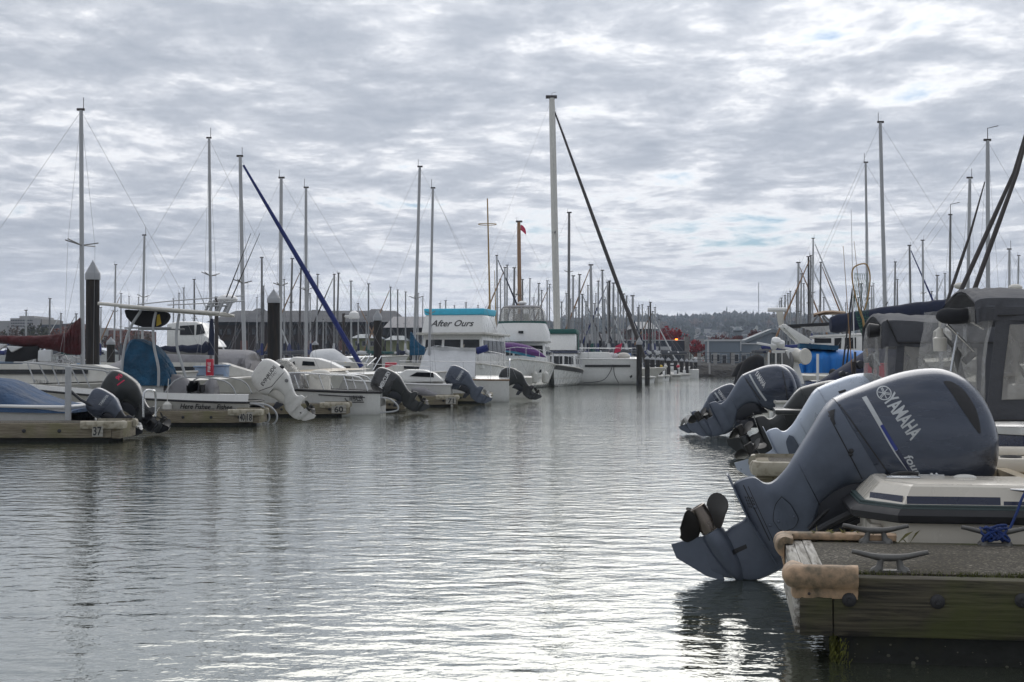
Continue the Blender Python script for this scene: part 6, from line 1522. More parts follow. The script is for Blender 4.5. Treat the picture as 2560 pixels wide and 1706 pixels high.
def navy_tapered():
    Y = 23; Mx = frame(XW(2160, Y), Y, 0, R(-8)); root = thing('covered_dinghy', 'navy canvas covered boat sloping up to the right before the blue tarpaulin', 'boat', Mx); f = planar(Mx)
    hull(root, 3.6, 1.5, .6, .8, 'gelcoat_old', rail=None)
    for o in root.children:
        for v in o.data.vertices: v.co.x -= 1.0
    pr = crom([(*f(2040, 958), .16), (*f(2070, 938), .22), (*f(2120, 906), .32), (*f(2170, 872), .42), (*f(2210, 850), .46), (*f(2290, 838), .5)], 3); mb = MB(); mb.loft([[(x, w * 1.3 * math.cos(math.pi * j / 12), lerp(z - w * 1.5 - .1, z, math.sin(math.pi * j / 12) ** .6 if 0 < j < 12 else 0)) for j in range(13)] for x, z, w in pr], True, True, False); mb.build('cover', M['canvas_navy'], root)
navy_tapered()
def fishing_cruiser():
    Y = 46; Mx = frame(XW(2060, Y), Y, 0, R(-8)); root = thing('fishing_cruiser', 'white cruiser with a slanted arch and dark bimini behind the blue tarpaulin', 'boat', Mx); f = planar(Mx, -1.0)
    hull(root, 8, 2.8, 1.1, 1.5, 'gelcoat'); 
    for o in root.children:
        for v in o.data.vertices: v.co.x -= 1.6
    def pr(pts, m_, nm, y0=-1.0, y1=1.0, bv=.03): mb = MB(); mb.prism([f(*p) for p in pts], y0, y1); return mb.build(nm, M[m_], root, bevel=bv)
    pr([(1952, 812), (1962, 810), (2025, 848), (2034, 858), (2000, 858), (1985, 842)], 'gelcoat', 'arch', -1.05, -.85); pr([(1952, 812), (1962, 810), (2025, 848), (2034, 858), (2000, 858), (1985, 842)], 'gelcoat', 'arch', .85, 1.05)
    pr([(2034, 838), (2210, 832), (2212, 838), (2034, 845)], 'gelcoat', 'roof'); pr([(2040, 845), (2200, 838), (2230, 895), (2030, 895)], 'gelcoat', 'cabin')
    for q in ([(2036, 846), (2078, 846), (2078, 858), (2036, 858)], [(2086, 846), (2104, 845), (2102, 872), (2086, 872)], [(2112, 845), (2140, 844), (2140, 872), (2112, 872)]): pr(q, 'window_dark', 'window', -1.02, -1.0, 0)
    pr([(1965, 812), (2076, 806), (2080, 812), (1968, 820)], 'canvas_dark', 'bimini', -1, 1, .02); pr([(2000, 818), (2080, 815), (2110, 830), (2040, 832)], 'screen_white', 'side_screen', -1.0, -.98, 0)
    pr([(1944, 776), (1962, 776), (1964, 812), (1950, 812)], 'off_white', 'antenna_mast', -.1, .1); p = f(1946, 772); mb = MB(); mb.tube([(p[0] - .3, -.05, p[1]), (p[0] + .3, -.05, p[1])], .07, 8); mb.build('radar_bar', M['white_paint'], root)
    a = [f(2040, 786), f(2065, 780), f(2085, 779), f(2118, 781)]; mb = MB(); mb.loft([[(x, w * math.cos(t), z + .07 * math.sin(t)) for t in [k * math.pi / 6 for k in range(12)]] for (x, z), w in zip(a, (.2, .6, .65, .4))]); mb.build('upper_bimini', M['teak'], root)
    for p, q in (((2045, 788), (2000, 856)), ((2060, 788), (2112, 838)), ((2010, 815), (2010, 850)), ((2056, 790), (2085, 832))): a, b = f(*p), f(*q); mb = MB(); mb.tube([(a[0], -.9, a[1]), (b[0], -.9, b[1])], .03, 6); mb.build('bimini_frame', M['alu_grey'], root)
fishing_cruiser()
s_boom = sailboat(2472, 352, 2470, 40, 'white mast sloop at right whose long navy boom cover crosses before the other masts', L=9, bow=1, mast='alu_white', r=.062, spread=.34, vane=True, jib=None)
def navy_boom():
    f = planar(s_boom.matrix_basis.copy()); prof = [(2076, 812, .20), (2090, 810, .26), (2130, 804, .27), (2200, 792, .26), (2290, 780, .27), (2345, 774, .27), (2385, 770, .28), (2470, 764, .26)]
    mb = MB(); rings = []
    for i, (x, z, w) in enumerate(crom([(*f(a, b), w) for a, b, w in prof], 4)): rings.append([(x, w * .8 * math.cos(t), z + w * math.sin(t) * (1 + .04 * math.sin(i * 1.7))) for t in [k * math.pi / 7 for k in range(14)]])
    mb.loft(rings); mb.build('sail_cover', M['canvas_navy'], s_boom)
navy_boom()
sailboat(2427, 446, 2414, 44, 'white mast sloop standing just left of the tall mast with wind vane', L=8, bow=1, r=.055, spread=.42)
sailboat(2378, 538, 2371, 47, 'brown masted sloop with wind instruments behind the navy boom cover', L=7, bow=1, mast='alu_grey', r=.04, spread=.4, vane=True)
sailboat(2203, 307, 2218, 42, 'tall grey mast sloop with twin radar reflectors behind the navy boom cover', L=8.4, bow=-1, r=.058, spread=.28, spr_w=.3)
sailboat(2166, 407, 2172, 46, 'thin grey mast sloop left of the tall mast with radar reflectors', L=7.4, bow=-1, r=.042, spread=.35, spr_w=.4)
sailboat(2525, 624, 2522, 48, 'short white mast sloop near the right edge', L=6, bow=1, r=.045)
sailboat(2620, 160, 2640, 30, 'sloop just outside the right edge with a dark furled jib', L=9, bow=-1, jib=None, r=.06, stays=False)
def dark_jibs():
    # two furled headsails and a forestay leaning across the right edge, hanging from rigs beyond it
    for p0, p1, p2, Y, lab in (((2610, 180), (2535, 432), (2384, 768), 31, 'dark furled headsail slanting down from the upper right edge, left of its twin'), ((2612, 180), (2543, 432), (2412, 790), 29.5, 'dark thicker furled headsail slanting down from the upper right edge, right of its twin'), ((2462, 455), (2424, 590), (2366, 760), 38, 'thin dark furled headsail left of the white mast with wind vane')):
        a, b, c = P(*p0, Y), P(*p1, Y), P(*p2, Y); mb = MB(); n_ = 14
        pts = [a.lerp(b, i / 6) for i in range(6)] + [b.lerp(c, i / 8) for i in range(9)]
        rt = .052 if Y < 36 else .045
        mb.tube([q - c for q in pts], [rt * lerp(.35, 1, min(i / 9, 1)) for i in range(len(pts))], 8)
        o = mb.build('furled_headsail', M['mast_dark']); o.location = c; tag(o, lab, 'furled sail', 'dark furled headsails')
dark_jibs()
def landing_net():
    Y = 19; Mx = frame(XW(2170, Y), Y, 0, R(-8)); root = thing('landing_net', 'upright landing net with a golden hoop and green mesh before the masts', 'net', Mx); f = planar(Mx)
    hoop = [(2146, 770), (2134, 720), (2130, 685), (2136, 668), (2155, 660), (2168, 664), (2175, 690), (2172, 730), (2162, 775)]
    mb = MB(); mb.tube([(f(*p)[0], 0, f(*p)[1]) for p in crom(hoop, 4)], .010, 8); mb.build('hoop', M['tan_pole'], root)
    mb = MB(); mb.tube([(f(*p)[0], 0, f(*p)[1]) for p in ((2146, 768), (2158, 800), (2164, 850), (2172, 935))], .014, 8); mb.build('handle', M['tan_pole'], root)
    mb = MB(); r2 = random.Random(6); q = .0022
    top = [f(*p) for p in ((2132, 700), (2173, 700))]
    N_ = 9
    def pt(u, v):
        px = lerp(2133, 2174, u) + (v > .55) * (v - .55) * 34 * (1 - u * .2); py = lerp(682, 860, v); w = math.sin(math.pi * min(v * .75 + .25, 1))
        x, z = f(lerp(2153 + v * 16, px, .35 + .65 * w), py); return (x, .14 * math.sin(u * 3.14) * (1 + v), z)
    for i in range(-6, 14):
        for s in (1, -1):
            pts = []
            for k in range(13):
                v = k / 12; u = i / 8 + s * v * .7 + (0 if s > 0 else .2)
                if 0 <= u <= 1: pts.append(pt(u, v))
            if len(pts) > 1: mb.tube(pts, q, 4)
    for v in (.62, .66, .70, .74, .78, .83, .88): mb.tube([pt(u / 8, v + .01 * math.sin(u)) for u in range(9)], q * 1.6, 4)
    mb.build('mesh', M['net_green'], root)
landing_net()
for p0, p1, Y, r_, lab, m_ in (((2128, 524), (2137, 950), 21, .010, 'tall thin whip antenna beside the landing net', 'white_paint'), ((2108, 615), (2130, 930), 22, .009, 'thin fishing rod leaning left of the landing net', 'mast_brown'), ((2135, 603), (2170, 930), 22.5, .009, 'thin fishing rod leaning through the landing net', 'mast_brown')):
    a, b = P(*p0, Y), P(*p1, Y); mb = MB(); mb.tube([a - b, Vector((0, 0, 0))], [r_ * .4, r_], 6); o = mb.build('whip_antenna' if 'antenna' in lab else 'fishing_rod', M[m_]); o.location = b; tag(o, lab, 'antenna' if 'antenna' in lab else 'fishing rod')
for px, py, Y, r_, lab in ((2400, 715, 36, .16, 'white radar dome on a thin post behind the rolled cover'), (2538, 720, 34, .17, 'grey round radar reflector near the right edge')):
    c = P(px, py, Y); root = thing('radar_dome', lab, 'radar', frame(c.x, c.y, 0)); mb = MB(); mb.ball((0, 0, c.z), r_, (1, 1, .55), 12); mb.build('dome', M['off_white'], root); mb = MB(); mb.tube([(0, 0, .8), (0, 0, c.z)], .03, 6); mb.build('post', M['alu_grey'], root)
# reel cluster and red locker between the navy cover and the shelter
def reel_gear():
    Y = 17.2; Mx = frame(XW(2150, Y), Y, 0, R(-8)); root = thing('fishing_gear', 'rods and reels clustered upright beside the grey canvas shelter', 'fishing gear', Mx); f = planar(Mx)
    for px, py0, py1 in ((2132, 905, 950), (2138, 880, 950), (2195, 880, 950), (2183, 880, 945)): a, b = f(px, py0), f(px - 2, py1); mb = MB(); mb.tube([(a[0], 0, a[1]), (b[0], 0, b[1] - .3)], .014, 6); mb.build('rod', M['mast_dark'], root)
    for px, py, r_ in ((2150, 912, .05), (2180, 895, .05), (2186, 908, .06), (2172, 900, .035), (2118, 940, .04), (2105, 935, .035)): a = f(px, py); mb = MB(); mb.lathe([(-.04, r_ * .7), (-.03, r_), (.03, r_), (.04, r_ * .6)], (a[0], 0, a[1]), (.4, -.9, .1), 12); mb.build('reel', M['yam_dark'], root)
    for (a, b) in (((2176, 890), (2196, 905)), ((2180, 885), (2200, 915)), ((2172, 905), (2190, 880))): a, b = f(*a), f(*b); mb = MB(); mb.tube([(a[0], -.03, a[1]), (b[0], -.03, b[1])], .009, 6); mb.build('handle', M['steel'], root)
reel_gear()
def red_locker():
    Y = 18.5; c = P(2188, 935, Y); mb = MB(); mb.box(-.12, .12, -.1, .1, -.5, .12); mb.box(-.13, .13, -.11, .11, .121, .14); mb.box(-.05, .05, -.118, -.101, -.02, .02); o = mb.build('locker', M['red_box'], bevel=.01); o.location = c; tag(o, 'red locker peeking out beside the grey canvas shelter', 'locker')
red_locker()

# ------------------------------------------------------------------ the far masts
NAMED = [(206, 'maroon covered sloop'), (231, 'tall left pile'), (354, 'short mast over the pipe top'), (529, 'slim sloop with navy sail cover'), (612, 'mast with the blue furled jib'), (684, 'second capped pile'), (765, 'thin mast right of the blue jib'), (859, 'white globe lamp'), (944, 'pile left of the trawler'), (1034, 'leaning mast by the trawler'), (1130, 'After Ours trawler'), (1297, 'brown flag mast'), (1394, 'tallest white mast'), (1598, 'end pile'), (1998, 'white hauler frame'), (2171, 'thin mast by the net'), (2218, 'mast with radar reflectors'), (2371, 'brown instrument mast'), (2470, 'mast with wind vane')]
tall = sailboat(1380, 246, 1395, 96, 'sailing yacht with the tallest white mast and a dark furled jib at centre', L=14, bow=1, mast='fender', r=.23, spread=.50, jib='mast_dark', spr_w=.35, vane=True)
sailboat(1297, 556, 1301, 92, 'sailboat with a brown wooden mast and a small red flag', L=9, bow=-1, mast='mast_brown', r=.13, spread=.5)
c = P(1297, 572, 92); mb = MB(); mb.strip([(0, 0, .25), (.15, .02, .2), (.30, -.01, 0), (.35, 0, -.2)], [(0, 0, -.1), (.12, .02, -.18), (.25, -.01, -.32), (.35, 0, -.38)]); o = mb.build('flag', M['decal_red']); o.location = c + Vector((.12, 0, 0)); tag(o, 'small red and white flag near the brown mast head', 'flag')
sailboat(1423, 533, 1421, 100, 'sailboat with a grey mast and yellow-tipped spreaders right of the tallest mast', L=11, bow=-1, mast='alu_grey', r=.10, spread=.62)
o = MB(); o.tube([(0, 0, 0), (-.14, 0, 6.2)], [.05, .03], 6); o.tube([(-.14 + .42 * math.cos(t), .42 * math.sin(t), 5.0) for t in [k * math.pi / 10 for k in range(21)]], .02, 5); b0 = P(1226, 830, 66); ob = o.build('ring_antenna', M['tan_pole']); ob.location = b0; tag(ob, 'tall tan antenna pole with a horizontal ring above the trawler', 'antenna')
FAR = []
LF = [(302, 735, 4), (322, 742, 3), (346, 744, 3), (288, 663, 5), (433, 748, 3), (447, 734, 3.5), (459, 721, 4), (485, 700, 5), (124, 748, 5), (152, 785, 4), (190, 786, 5), (65, 777, 5), (20, 818, 3), (252, 770, 4), (654, 645, 6), (659, 716, 4), (642, 745, 3), (730, 648, 6), (752, 673, 5), (771, 681, 5), (794, 687, 5), (835, 687, 5), (846, 684, 5), (877, 704, 5), (921, 711, 5), (976, 719, 4), (994, 726, 4), (1014, 731, 4), (808, 800, 3), (815, 806, 3), (895, 760, 4), (915, 790, 3), (1045, 735, 4), (1057, 742, 3), (1100, 760, 4), (1114, 753, 4), (1136, 765, 3), (1165, 758, 4), (1195, 764, 3), (775, 735, 4), (710, 700, 4),
      (1242, 640, 5), (1262, 670, 5), (1268, 664, 5), (1286, 671, 6), (1306, 700, 5), (1325, 698, 4), (1347, 710, 5), (1354, 727, 4), (1368, 703, 4), (1374, 712, 4), (1404, 756, 4), (1416, 735, 4), (1433, 691, 6), (1449, 688, 6), (1456, 737, 5), (1465, 756, 5), (1477, 664, 8), (1496, 704, 5), (1506, 677, 6), (1519, 707, 5), (1524, 704, 6), (1534, 709, 6), (1545, 710, 5), (1551, 736, 4), (1559, 736, 5), (1567, 741, 4), (1582, 741, 7), (1595, 770, 4), (1598, 764, 3), (1606, 763, 4), (1621, 767, 4), (1626, 757, 5), (1632, 780, 4), (1638, 770, 4), (1648, 800, 3), (1440, 770, 4), (1486, 760, 4), (1512, 750, 4), (1538, 770, 3), (1251, 700, 4), (1335, 745, 3), (1299, 735, 3), (1490, 735, 3), (1470, 715, 4), (1614, 785, 3), (1427, 748, 3)]
RT = [(1997, 658, 7), (2004, 686, 5), (2022, 643, 6), (2028, 640, 5), (2034, 597, 5), (2053, 657, 5), (1992, 727, 5), (1976, 729, 4), (1970, 735, 4), (1963, 740, 4), (1954, 746, 4), (1950, 754, 3), (2154, 711, 6), (2180, 716, 4), (2185, 710, 3), (2147, 745, 4), (2239, 656, 5), (2244, 700, 4), (2275, 615, 6), (2308, 602, 6), (2344, 690, 6), (2363, 685, 4), (2130, 745, 4), (2115, 758, 3), (2500, 735, 4), (2506, 730, 4), (2548, 640, 5), (2010, 710, 4), (2060, 745, 4), (2210, 735, 4), (2330, 730, 4)]
def far_masts(tab, side):
    r2 = random.Random(40 + side)
    for px, py, w in tab:
        up = 910 - py
        Ymax = 125 if side < 0 else 112
        if side < 0:
            hmin = 6.2; Y = min(max((r2.uniform(8.2, 11.2) - EYE) * FP / up, 58), Ymax)
            if px > 1400: Y = max(Y, 98)
            if px > 1600: Y = max(Y, 108)
        else: Y = min(max((r2.uniform(8.5, 11) - EYE) * FP / up, 48), Ymax)
        r_ = w * .5 / FP * Y * .92
        lean = -6 + 10 * r2.random() if py < 700 else -2 + 4 * r2.random()
        m_ = r2.choice(['alu_white', 'alu_white', 'alu', 'alu_grey', 'alu_white'])
        if px in (752, 1524, 1626, 2022): m_ = 'mast_dark'
        if px in (1286, 2275, 2053): m_ = 'alu_grey'
        jib = None
        if w >= 4 and r2.random() < .34: jib = r2.choice(['canvas_navy', 'mast_dark', 'tarp_white', 'canvas_royal', 'tarp_white', 'mast_brown'])
        if px in (1262, 2053, 1997, 1477): jib = 'mast_brown'
        bm_ = r2.choice(['canvas_navy', 'canvas_royal', 'canvas_green', 'tarp_white', 'canvas_grey', None, None])
        bow = r2.choice([-1, 1])
        k, nm = min(((abs(px - a), b, a) for a, b in NAMED), key=lambda t: t[0])[1:], None
        name, ax = k
        between = sum(1 for q in tab if (ax < q[0] <= px) or (px <= q[0] < ax)); ordn = ['first', 'second', 'third', 'fourth', 'fifth', 'sixth', 'seventh', 'eighth', 'ninth', 'tenth', 'eleventh', 'twelfth', 'thirteenth', 'fourteenth', 'fifteenth'][min(between, 15) - 1]
        tone = {'alu_white': 'pale', 'alu': 'silver', 'alu_grey': 'grey', 'mast_dark': 'dark'}[m_]
        lab = '%s mast far sailboat, %s mast %s of the %s' % (tone, ordn, 'right' if px > ax else 'left', name)
        sailboat(px, py, px + lean * up / 200, Y, lab, L=min(max(ZW(py, Y) * .85, 6), 10.5), bow=bow, mast=m_, r=r_, jib=jib, boom=bm_, boomr=.16, spread=r2.uniform(.45, .6), spr_w=r2.uniform(.5, .9), stays=True, hullm=r2.choice(['gelcoat', 'gelcoat_old', 'gelcoat', 'navy_paint', 'gelcoat_old']), group='far sailboats, left side' if side < 0 else 'far sailboats, right side')
far_masts(LF, -1); far_masts(RT, 1)

# ------------------------------------------------------------------ shore, buildings, hills
def shore():
    # ground behind the basin: one sheet out to the hills, with the far slopes rising from it
    mb = MB()
    xs_ = [-1500, -900, -500, -200, -60, 0, 60, 200, 500, 900, 1500]; ys_ = [141.5, 150, 170, 220, 400, 700, 1000]
    def hz_(x, y): return .95 + (0 if y < 145 else .5) + max(0, y - 300) * .004
    rows = [[(x, y, hz_(x, y)) for x in xs_] for y in ys_]; mb.loft(rows, False, False, False); tag(mb.build('ground', M['ground']), kind='structure')
    mb = MB(); r2 = random.Random(12); n_ = 160; rows = []
    for k, (y, z) in enumerate(((138.2, -.5), (139.0, .15), (139.9, .55), (140.8, .85), (141.6, 1.05))):
        rows.append([(lerp(-80, 90, i / n_), y + r2.uniform(-.25, .25), z + r2.uniform(-.12, .12)) for i in range(n_ + 1)])
    mb.loft(rows, False, False, False); tag(mb.build('embankment', M['revetment'], angle=10), kind='structure')
shore()
def hills():
    top = [(-900, 900), (0, 880), (300, 872), (600, 862), (900, 850), (1150, 838), (1300, 815), (1400, 806), (1480, 800), (1560, 800), (1620, 797), (1700, 797), (1800, 792), (1900, 790), (2000, 796), (2100, 806), (2300, 815), (2560, 830), (3400, 850)]
    mb = MB(); rows = []; r2 = random.Random(2)
    for k in range(9):
        t = k / 8; Y = lerp(620, 1450, t); row = []
        for i in range(111):
            px = lerp(-900, 3400, i / 110); zt = ZW(interp(top, px), 1350) * .93; row.append((XW(px, 1350) * Y / 1350, Y + 30 * math.sin(i * .7 + k), 2.5 + (zt - 2.5) * (t ** .8) + (2.5 * math.sin(i * 1.3 + k * 2.1) * (.2 + t) if 0 < k else 0)))
        rows.append(row)
    mb.loft(rows, False, False, False); tag(mb.build('hills', M['hill']), kind='structure')
    def height(px, t): return 2.5 + (ZW(interp(top, px), 1350) * .93 - 2.5) * (t ** .8)
    # woods on the slope: many irregular crowns of leaf facets and spires, one mass
    tr = MB(); r2 = random.Random(31)
    for i in range(2600):
        px = r2.uniform(1050, 2350); t = r2.random() ** .65; 
        if t < .45 and r2.random() < .45: continue
        Y = lerp(640, 1440, t); x = XW(px, Y); z = height(px, t); h = r2.uniform(5, 11) * (1.15 if t > .9 else 1)
        kind = r2.random(); mi = 0 if kind < .55 else (1 if kind < .88 else 2)
        if kind < .35:
            w = h * r2.uniform(.18, .26); a0 = r2.random() * 6
            for q in range(3):
                zb = z + h * q * .28; zt_ = z + h * (.45 + q * .28); ww = w * (1 - q * .25)
                ring = [(x + ww * (1 + .25 * math.sin(k * 2.3 + a0)) * math.cos(k * math.pi / 3 + a0), Y + ww * math.sin(k * math.pi / 3 + a0), zb + r2.uniform(-.3, .3)) for k in range(6)]
                tr.add(ring + [(x, Y, zt_)], [(k, (k + 1) % 6, 6) for k in range(6)], 1)
        else:
            for q in range(6):
                cx_, cy_, cz_ = x + r2.gauss(0, h * .28), Y + r2.gauss(0, h * .2), z + h * r2.uniform(.2, .85); s = h * r2.uniform(.14, .28)
                vs = [(cx_ + s * a * r2.uniform(.7, 1.2), cy_ + s * b * r2.uniform(.7, 1.2), cz_ + s * c * r2.uniform(.7, 1.2)) for a, b, c in ((1, 0, 0), (-1, 0, 0), (0, 1, 0), (0, -1, 0), (0, 0, 1), (0, 0, -1))]
                tr.add(vs, [(0, 2, 4), (2, 1, 4), (1, 3, 4), (3, 0, 4), (2, 0, 5), (1, 2, 5), (3, 1, 5), (0, 3, 5)], mi)
    tag(tr.build('wooded_slope', [M['forest'], M['conifer'], M['brown_leaf']], angle=15), kind='stuff')
    for px, py, w, lab in ((1817, 767, 1.0, 'tallest pointed conifer on the skyline'), (1840, 778, .8, 'pointed conifer right of the tallest skyline one'), (1853, 778, .7, 'slim conifer left of the radio mast'), (1876, 779, .7, 'conifer just left of the radio mast on the ridge'), (1935, 768, .9, 'lone slim conifer right of the radio mast')):
        Y = 1330; X = XW(px, Y); zt = ZW(py, Y); zb = height(px, .87); h = zt - zb; root = thing('conifer_tree', lab, 'tree', frame(X, Y, zb), 'skyline conifers'); r3 = random.Random(px)
        mb = MB()
        for q in range(11):
            t = q / 11; ww = h * .17 * (1 - t) * w + .25; 
            for k in range(7):
                a = k * 2 * math.pi / 7 + q * .7; e = ww * r3.uniform(.6, 1.25); mb.add([(0, 0, h * (t + .12)), (e * math.cos(a - .42), e * math.sin(a - .42), h * t + r3.uniform(-.5, .2)), (e * math.cos(a + .42), e * math.sin(a + .42), h * t + r3.uniform(-.5, .2))], [(0, 1, 2)])
        mb.build('crown', M['conifer'], root); mb = MB(); mb.tube([(0, 0, -1), (0, 0, h * .9)], [.5, .1], 6); mb.build('trunk', M['bark'], root)
    Y = 1340; X = XW(1897, Y); root = thing('radio_mast', 'slender radio mast on the wooded ridge', 'mast', frame(X, Y, 20)); zt = ZW(707, Y) - 20; mb = MB(); mb.tube([(0, 0, 0), (0, 0, zt)], .33, 4); mb.build('lattice', M['alu_grey'], root); mb = MB(); mb.tube([(0, 0, zt * .93), (1, 0, zt * .93)], .2, 4); mb.build('aerial', M['alu_grey'], root)
    # houses climbing the slope
    r2 = random.Random(77); spots = []
    for i in range(40):
        px = r2.choice([r2.gauss(1745, 35), r2.gauss(1830, 45), r2.uniform(1500, 1960)]); t = r2.uniform(.05, .50); spots.append((px, t))
    proto = []
    for k, (wm, rm) in enumerate((('house_white', 'house_roof'), ('house_tan', 'house_roof'), ('house_white', 'roof_dark'))):
        mb = MB(); mb.box(-5, 5, -4, 4, -3, 5, 0); mb.prism([(-5.6, 5), (5.6, 5), (0, 8)], -4.5, 4.5, 1); me = mb.mesh('hill_house', [M[wm], M[rm]]); proto.append(me)
    for i, (px, t) in enumerate(spots):
        Y = lerp(620, 1450, t); o = bpy.data.objects.new('hill_house', proto[i % 3]); COL.objects.link(o); o.location = (XW(px, Y), Y, height(px, t) + 1); o.rotation_euler = (0, 0, r2.uniform(-1.2, 1.2)); s = r2.uniform(.32, .62); o.scale = (s * 1.3, s, s)
        tag(o, 'small pale house among the trees of the distant hillside', 'house', 'houses on the hillside')
hills()

def rnd_tree(px, pyt, pyb, Y, wpx, lab, leaf, seed, trunk=.18, group=None, dens=900):
    X = XW(px, Y); zt = ZW(pyt, Y); zb = ZW(pyb, Y); h = zt - zb; w = wpx / FP * Y / 2; root = thing('autumn_tree', lab, 'tree', frame(X, Y, zb), group); r3 = random.Random(seed)
    mb = MB(); mb.tube([(0, 0, -1), (.05, 0, h * .3), (0, 0, h * .75)], [w * .09, w * .07, w * .02], 7)
    cl = []
    for k in range(20):
        a = r3.random() * 6.28; rr_ = w * r3.uniform(.15, .95); zc = h * r3.uniform(.38, .88); rr_ *= (1 - abs(zc / h - .55) * .9); c = Vector((rr_ * math.cos(a), rr_ * math.sin(a), zc)); cl.append((c, w * r3.uniform(.14, .32)))
        mb.tube([(0, 0, h * r3.uniform(.2, .4)), tuple(c * .6 + Vector((0, 0, h * .15))), tuple(c)], [w * .05, w * .03, w * .008], 5)
    mb.build('trunk', M['bark'], root)
    lf = MB()
    for i in range(dens):
        c, rr_ = r3.choice(cl); d = Vector((r3.gauss(0, 1), r3.gauss(0, 1), r3.gauss(0, .8))).normalized() * rr_ * r3.random() ** .35; p = c + d; s = max(w * .06, Y * .0006)
        u = Vector((r3.gauss(0, 1), r3.gauss(0, 1), r3.gauss(0, 1))).normalized() * s; v = u.cross(Vector((r3.gauss(0, 1), r3.gauss(0, 1), r3.gauss(0, 1)))).normalized() * s * .8
        lf.add([p - u, p + v, p + u, p - v], [(0, 1, 2, 3)])
    lf.build('crown', M[leaf], root); return root
rnd_tree(1668, 822, 900, 172, 120, 'bright red tree rising behind the dark flat roofed building', 'red_leaf', 1, dens=1600)
rnd_tree(1600, 830, 900, 178, 70, 'red tree showing between the far masts left of the dark building', 'red_leaf', 12, dens=900)
rnd_tree(1738, 842, 912, 160, 62, 'dark crimson tree between the dark and the grey-blue buildings', 'red_leaf', 2, dens=1300)
rnd_tree(1766, 882, 906, 158, 22, 'small dark bush beside the grey-blue building', 'brown_leaf', 3, dens=500)
rnd_tree(1800, 838, 890, 190, 66, 'dull red tree behind the left end of the grey-blue building', 'red_leaf_dull', 4)
rnd_tree(1846, 838, 890, 196, 62, 'dull red tree behind the middle of the grey-blue building', 'red_leaf_dull', 5)
rnd_tree(1890, 822, 890, 192, 66, 'taller dull red tree behind the gabled grey building', 'red_leaf_dull', 6, dens=1200)
rnd_tree(1745, 880, 912, 158, 26, 'low orange bush behind the parked white car', 'orange_leaf', 15, dens=400)
for i, (px, pyt, w, m_, lab) in enumerate(((40, 816, 110, 'brown_leaf', 'russet tree at the far left shore'), (95, 811, 130, 'olive_leaf', 'olive brown tree before the pale flat roofed block'), (150, 815, 120, 'orange_leaf', 'orange brown tree right of the pale flat roofed block'), (215, 820, 110, 'brown_leaf', 'brown tree behind the maroon sail cover'), (-25, 820, 110, 'olive_leaf', 'olive tree at the left edge of the shore'), (300, 822, 100, 'orange_leaf', 'rust coloured tree behind the fishing boat top'), (350, 826, 90, 'brown_leaf', 'brown tree behind the pipe top legs'), (1340, 816, 80, 'brown_leaf', 'brown tree behind the flybridge cruiser'), (1420, 812, 80, 'red_leaf_dull', 'dull red tree among the centre masts'), (1500, 818, 80, 'brown_leaf', 'brown tree among the right-centre masts'), (1560, 812, 60, 'red_leaf_dull', 'dull red tree left of the end pile masts'))):
    rnd_tree(px, pyt, 905, 230 if px < 1000 else 200, w, lab, m_, 60 + i, dens=1100, group='shore trees')

def box_b(root, px0, px1, py0, py1, Y, dep, m_, name='wall', dy=0):
    x0, x1 = XW(px0, Y) - root.location.x, XW(px1, Y) - root.location.x; z0, z1 = ZW(py1, Y), ZW(py0, Y); mb = MB(); mb.box(x0, x1, dy, dy + dep, z0, z1); return mb.build(name, M[m_], root)
def bldg(lab, px, Y, cat='building', name='building'): return thing(name, lab, cat, frame(XW(px, Y), Y, 0))
# grey-blue harbour office with a lower wing
b = bldg('grey-blue flat fronted harbour office with white trim and three openings', 1812, 148); Y = 148
w = box_b(b, 1771, 1852, 852, 914, Y, 2.6, 'wall_greyblue'); box_b(b, 1768, 1855, 849, 853.5, Y, 2.8, 'trim_white', 'cornice', -.15); box_b(b, 1769.5, 1772.5, 853.6, 914, Y, .5, 'trim_white', 'corner_board', -.08); box_b(b, 1850.5, 1853, 853.6, 878, Y, .5, 'trim_white', 'corner_board', -.08)
for x0, x1, y0, y1, nm in ((1777, 1800, 885, 905, 'window'), (1804, 1817, 887, 912, 'door'), (1825, 1847, 885, 905, 'window')):
    fr = box_b(b, x0, x1, y0, y1, Y, .2, 'trim_white', nm, -.10); g = box_b(b, x0 + 1.5, x1 - 1.5, y0 + 1.5, y1 - (1.5 if nm == 'window' else .4), Y, .2, 'glass_dark', 'pane', -.13); g.parent = fr
box_b(b, 1852.2, 1905, 860, 914, Y, 2.4, 'wall_greyblue', 'wing', .3); box_b(b, 1852.2, 1906, 858, 861, Y, 2.5, 'trim_white', 'wing_cornice', .15); box_b(b, 1853, 1906, 883, 884.5, Y, .2, 'trim_white', 'lintel', .15)
fr = box_b(b, 1854.5, 1867, 887, 912, Y, .2, 'trim_white', 'door', .2); g = box_b(b, 1856, 1865.5, 888.5, 911.5, Y, .2, 'glass_dark', 'pane', .17); g.parent = fr
b = bldg('grey gabled building with white eaves behind the harbour office', 1930, 168); Y = 168
mb = MB(); x0, x1, xm = XW(1872, Y) - b.location.x, XW(2000, Y) - b.location.x, XW(1931, Y) - b.location.x; ze, zp = ZW(855, Y), ZW(832, Y); mb.prism([(x0, 0), (x1, 0), (x1, ze), (xm, zp), (x0, ze)], 0, 3.5); mb.build('wall', M['wall_greyblue'], b)
mb = MB()
for a, c in ((x0 - .5, xm), (x1 + .5, xm)): mb.hexa([(a, -.3, ze - .15), (c, -.3, zp + .05), (c, 3.6, zp + .05), (a, 3.6, ze - .15), (a, -.3, ze + .2), (c, -.3, zp + .45), (c, 3.6, zp + .45), (a, 3.6, ze + .2)])
mb.build('roof', M['roof_metal'], b); box_b(b, 1872, 2000, 861, 863, Y, .2, 'trim_white', 'fascia', -.12)
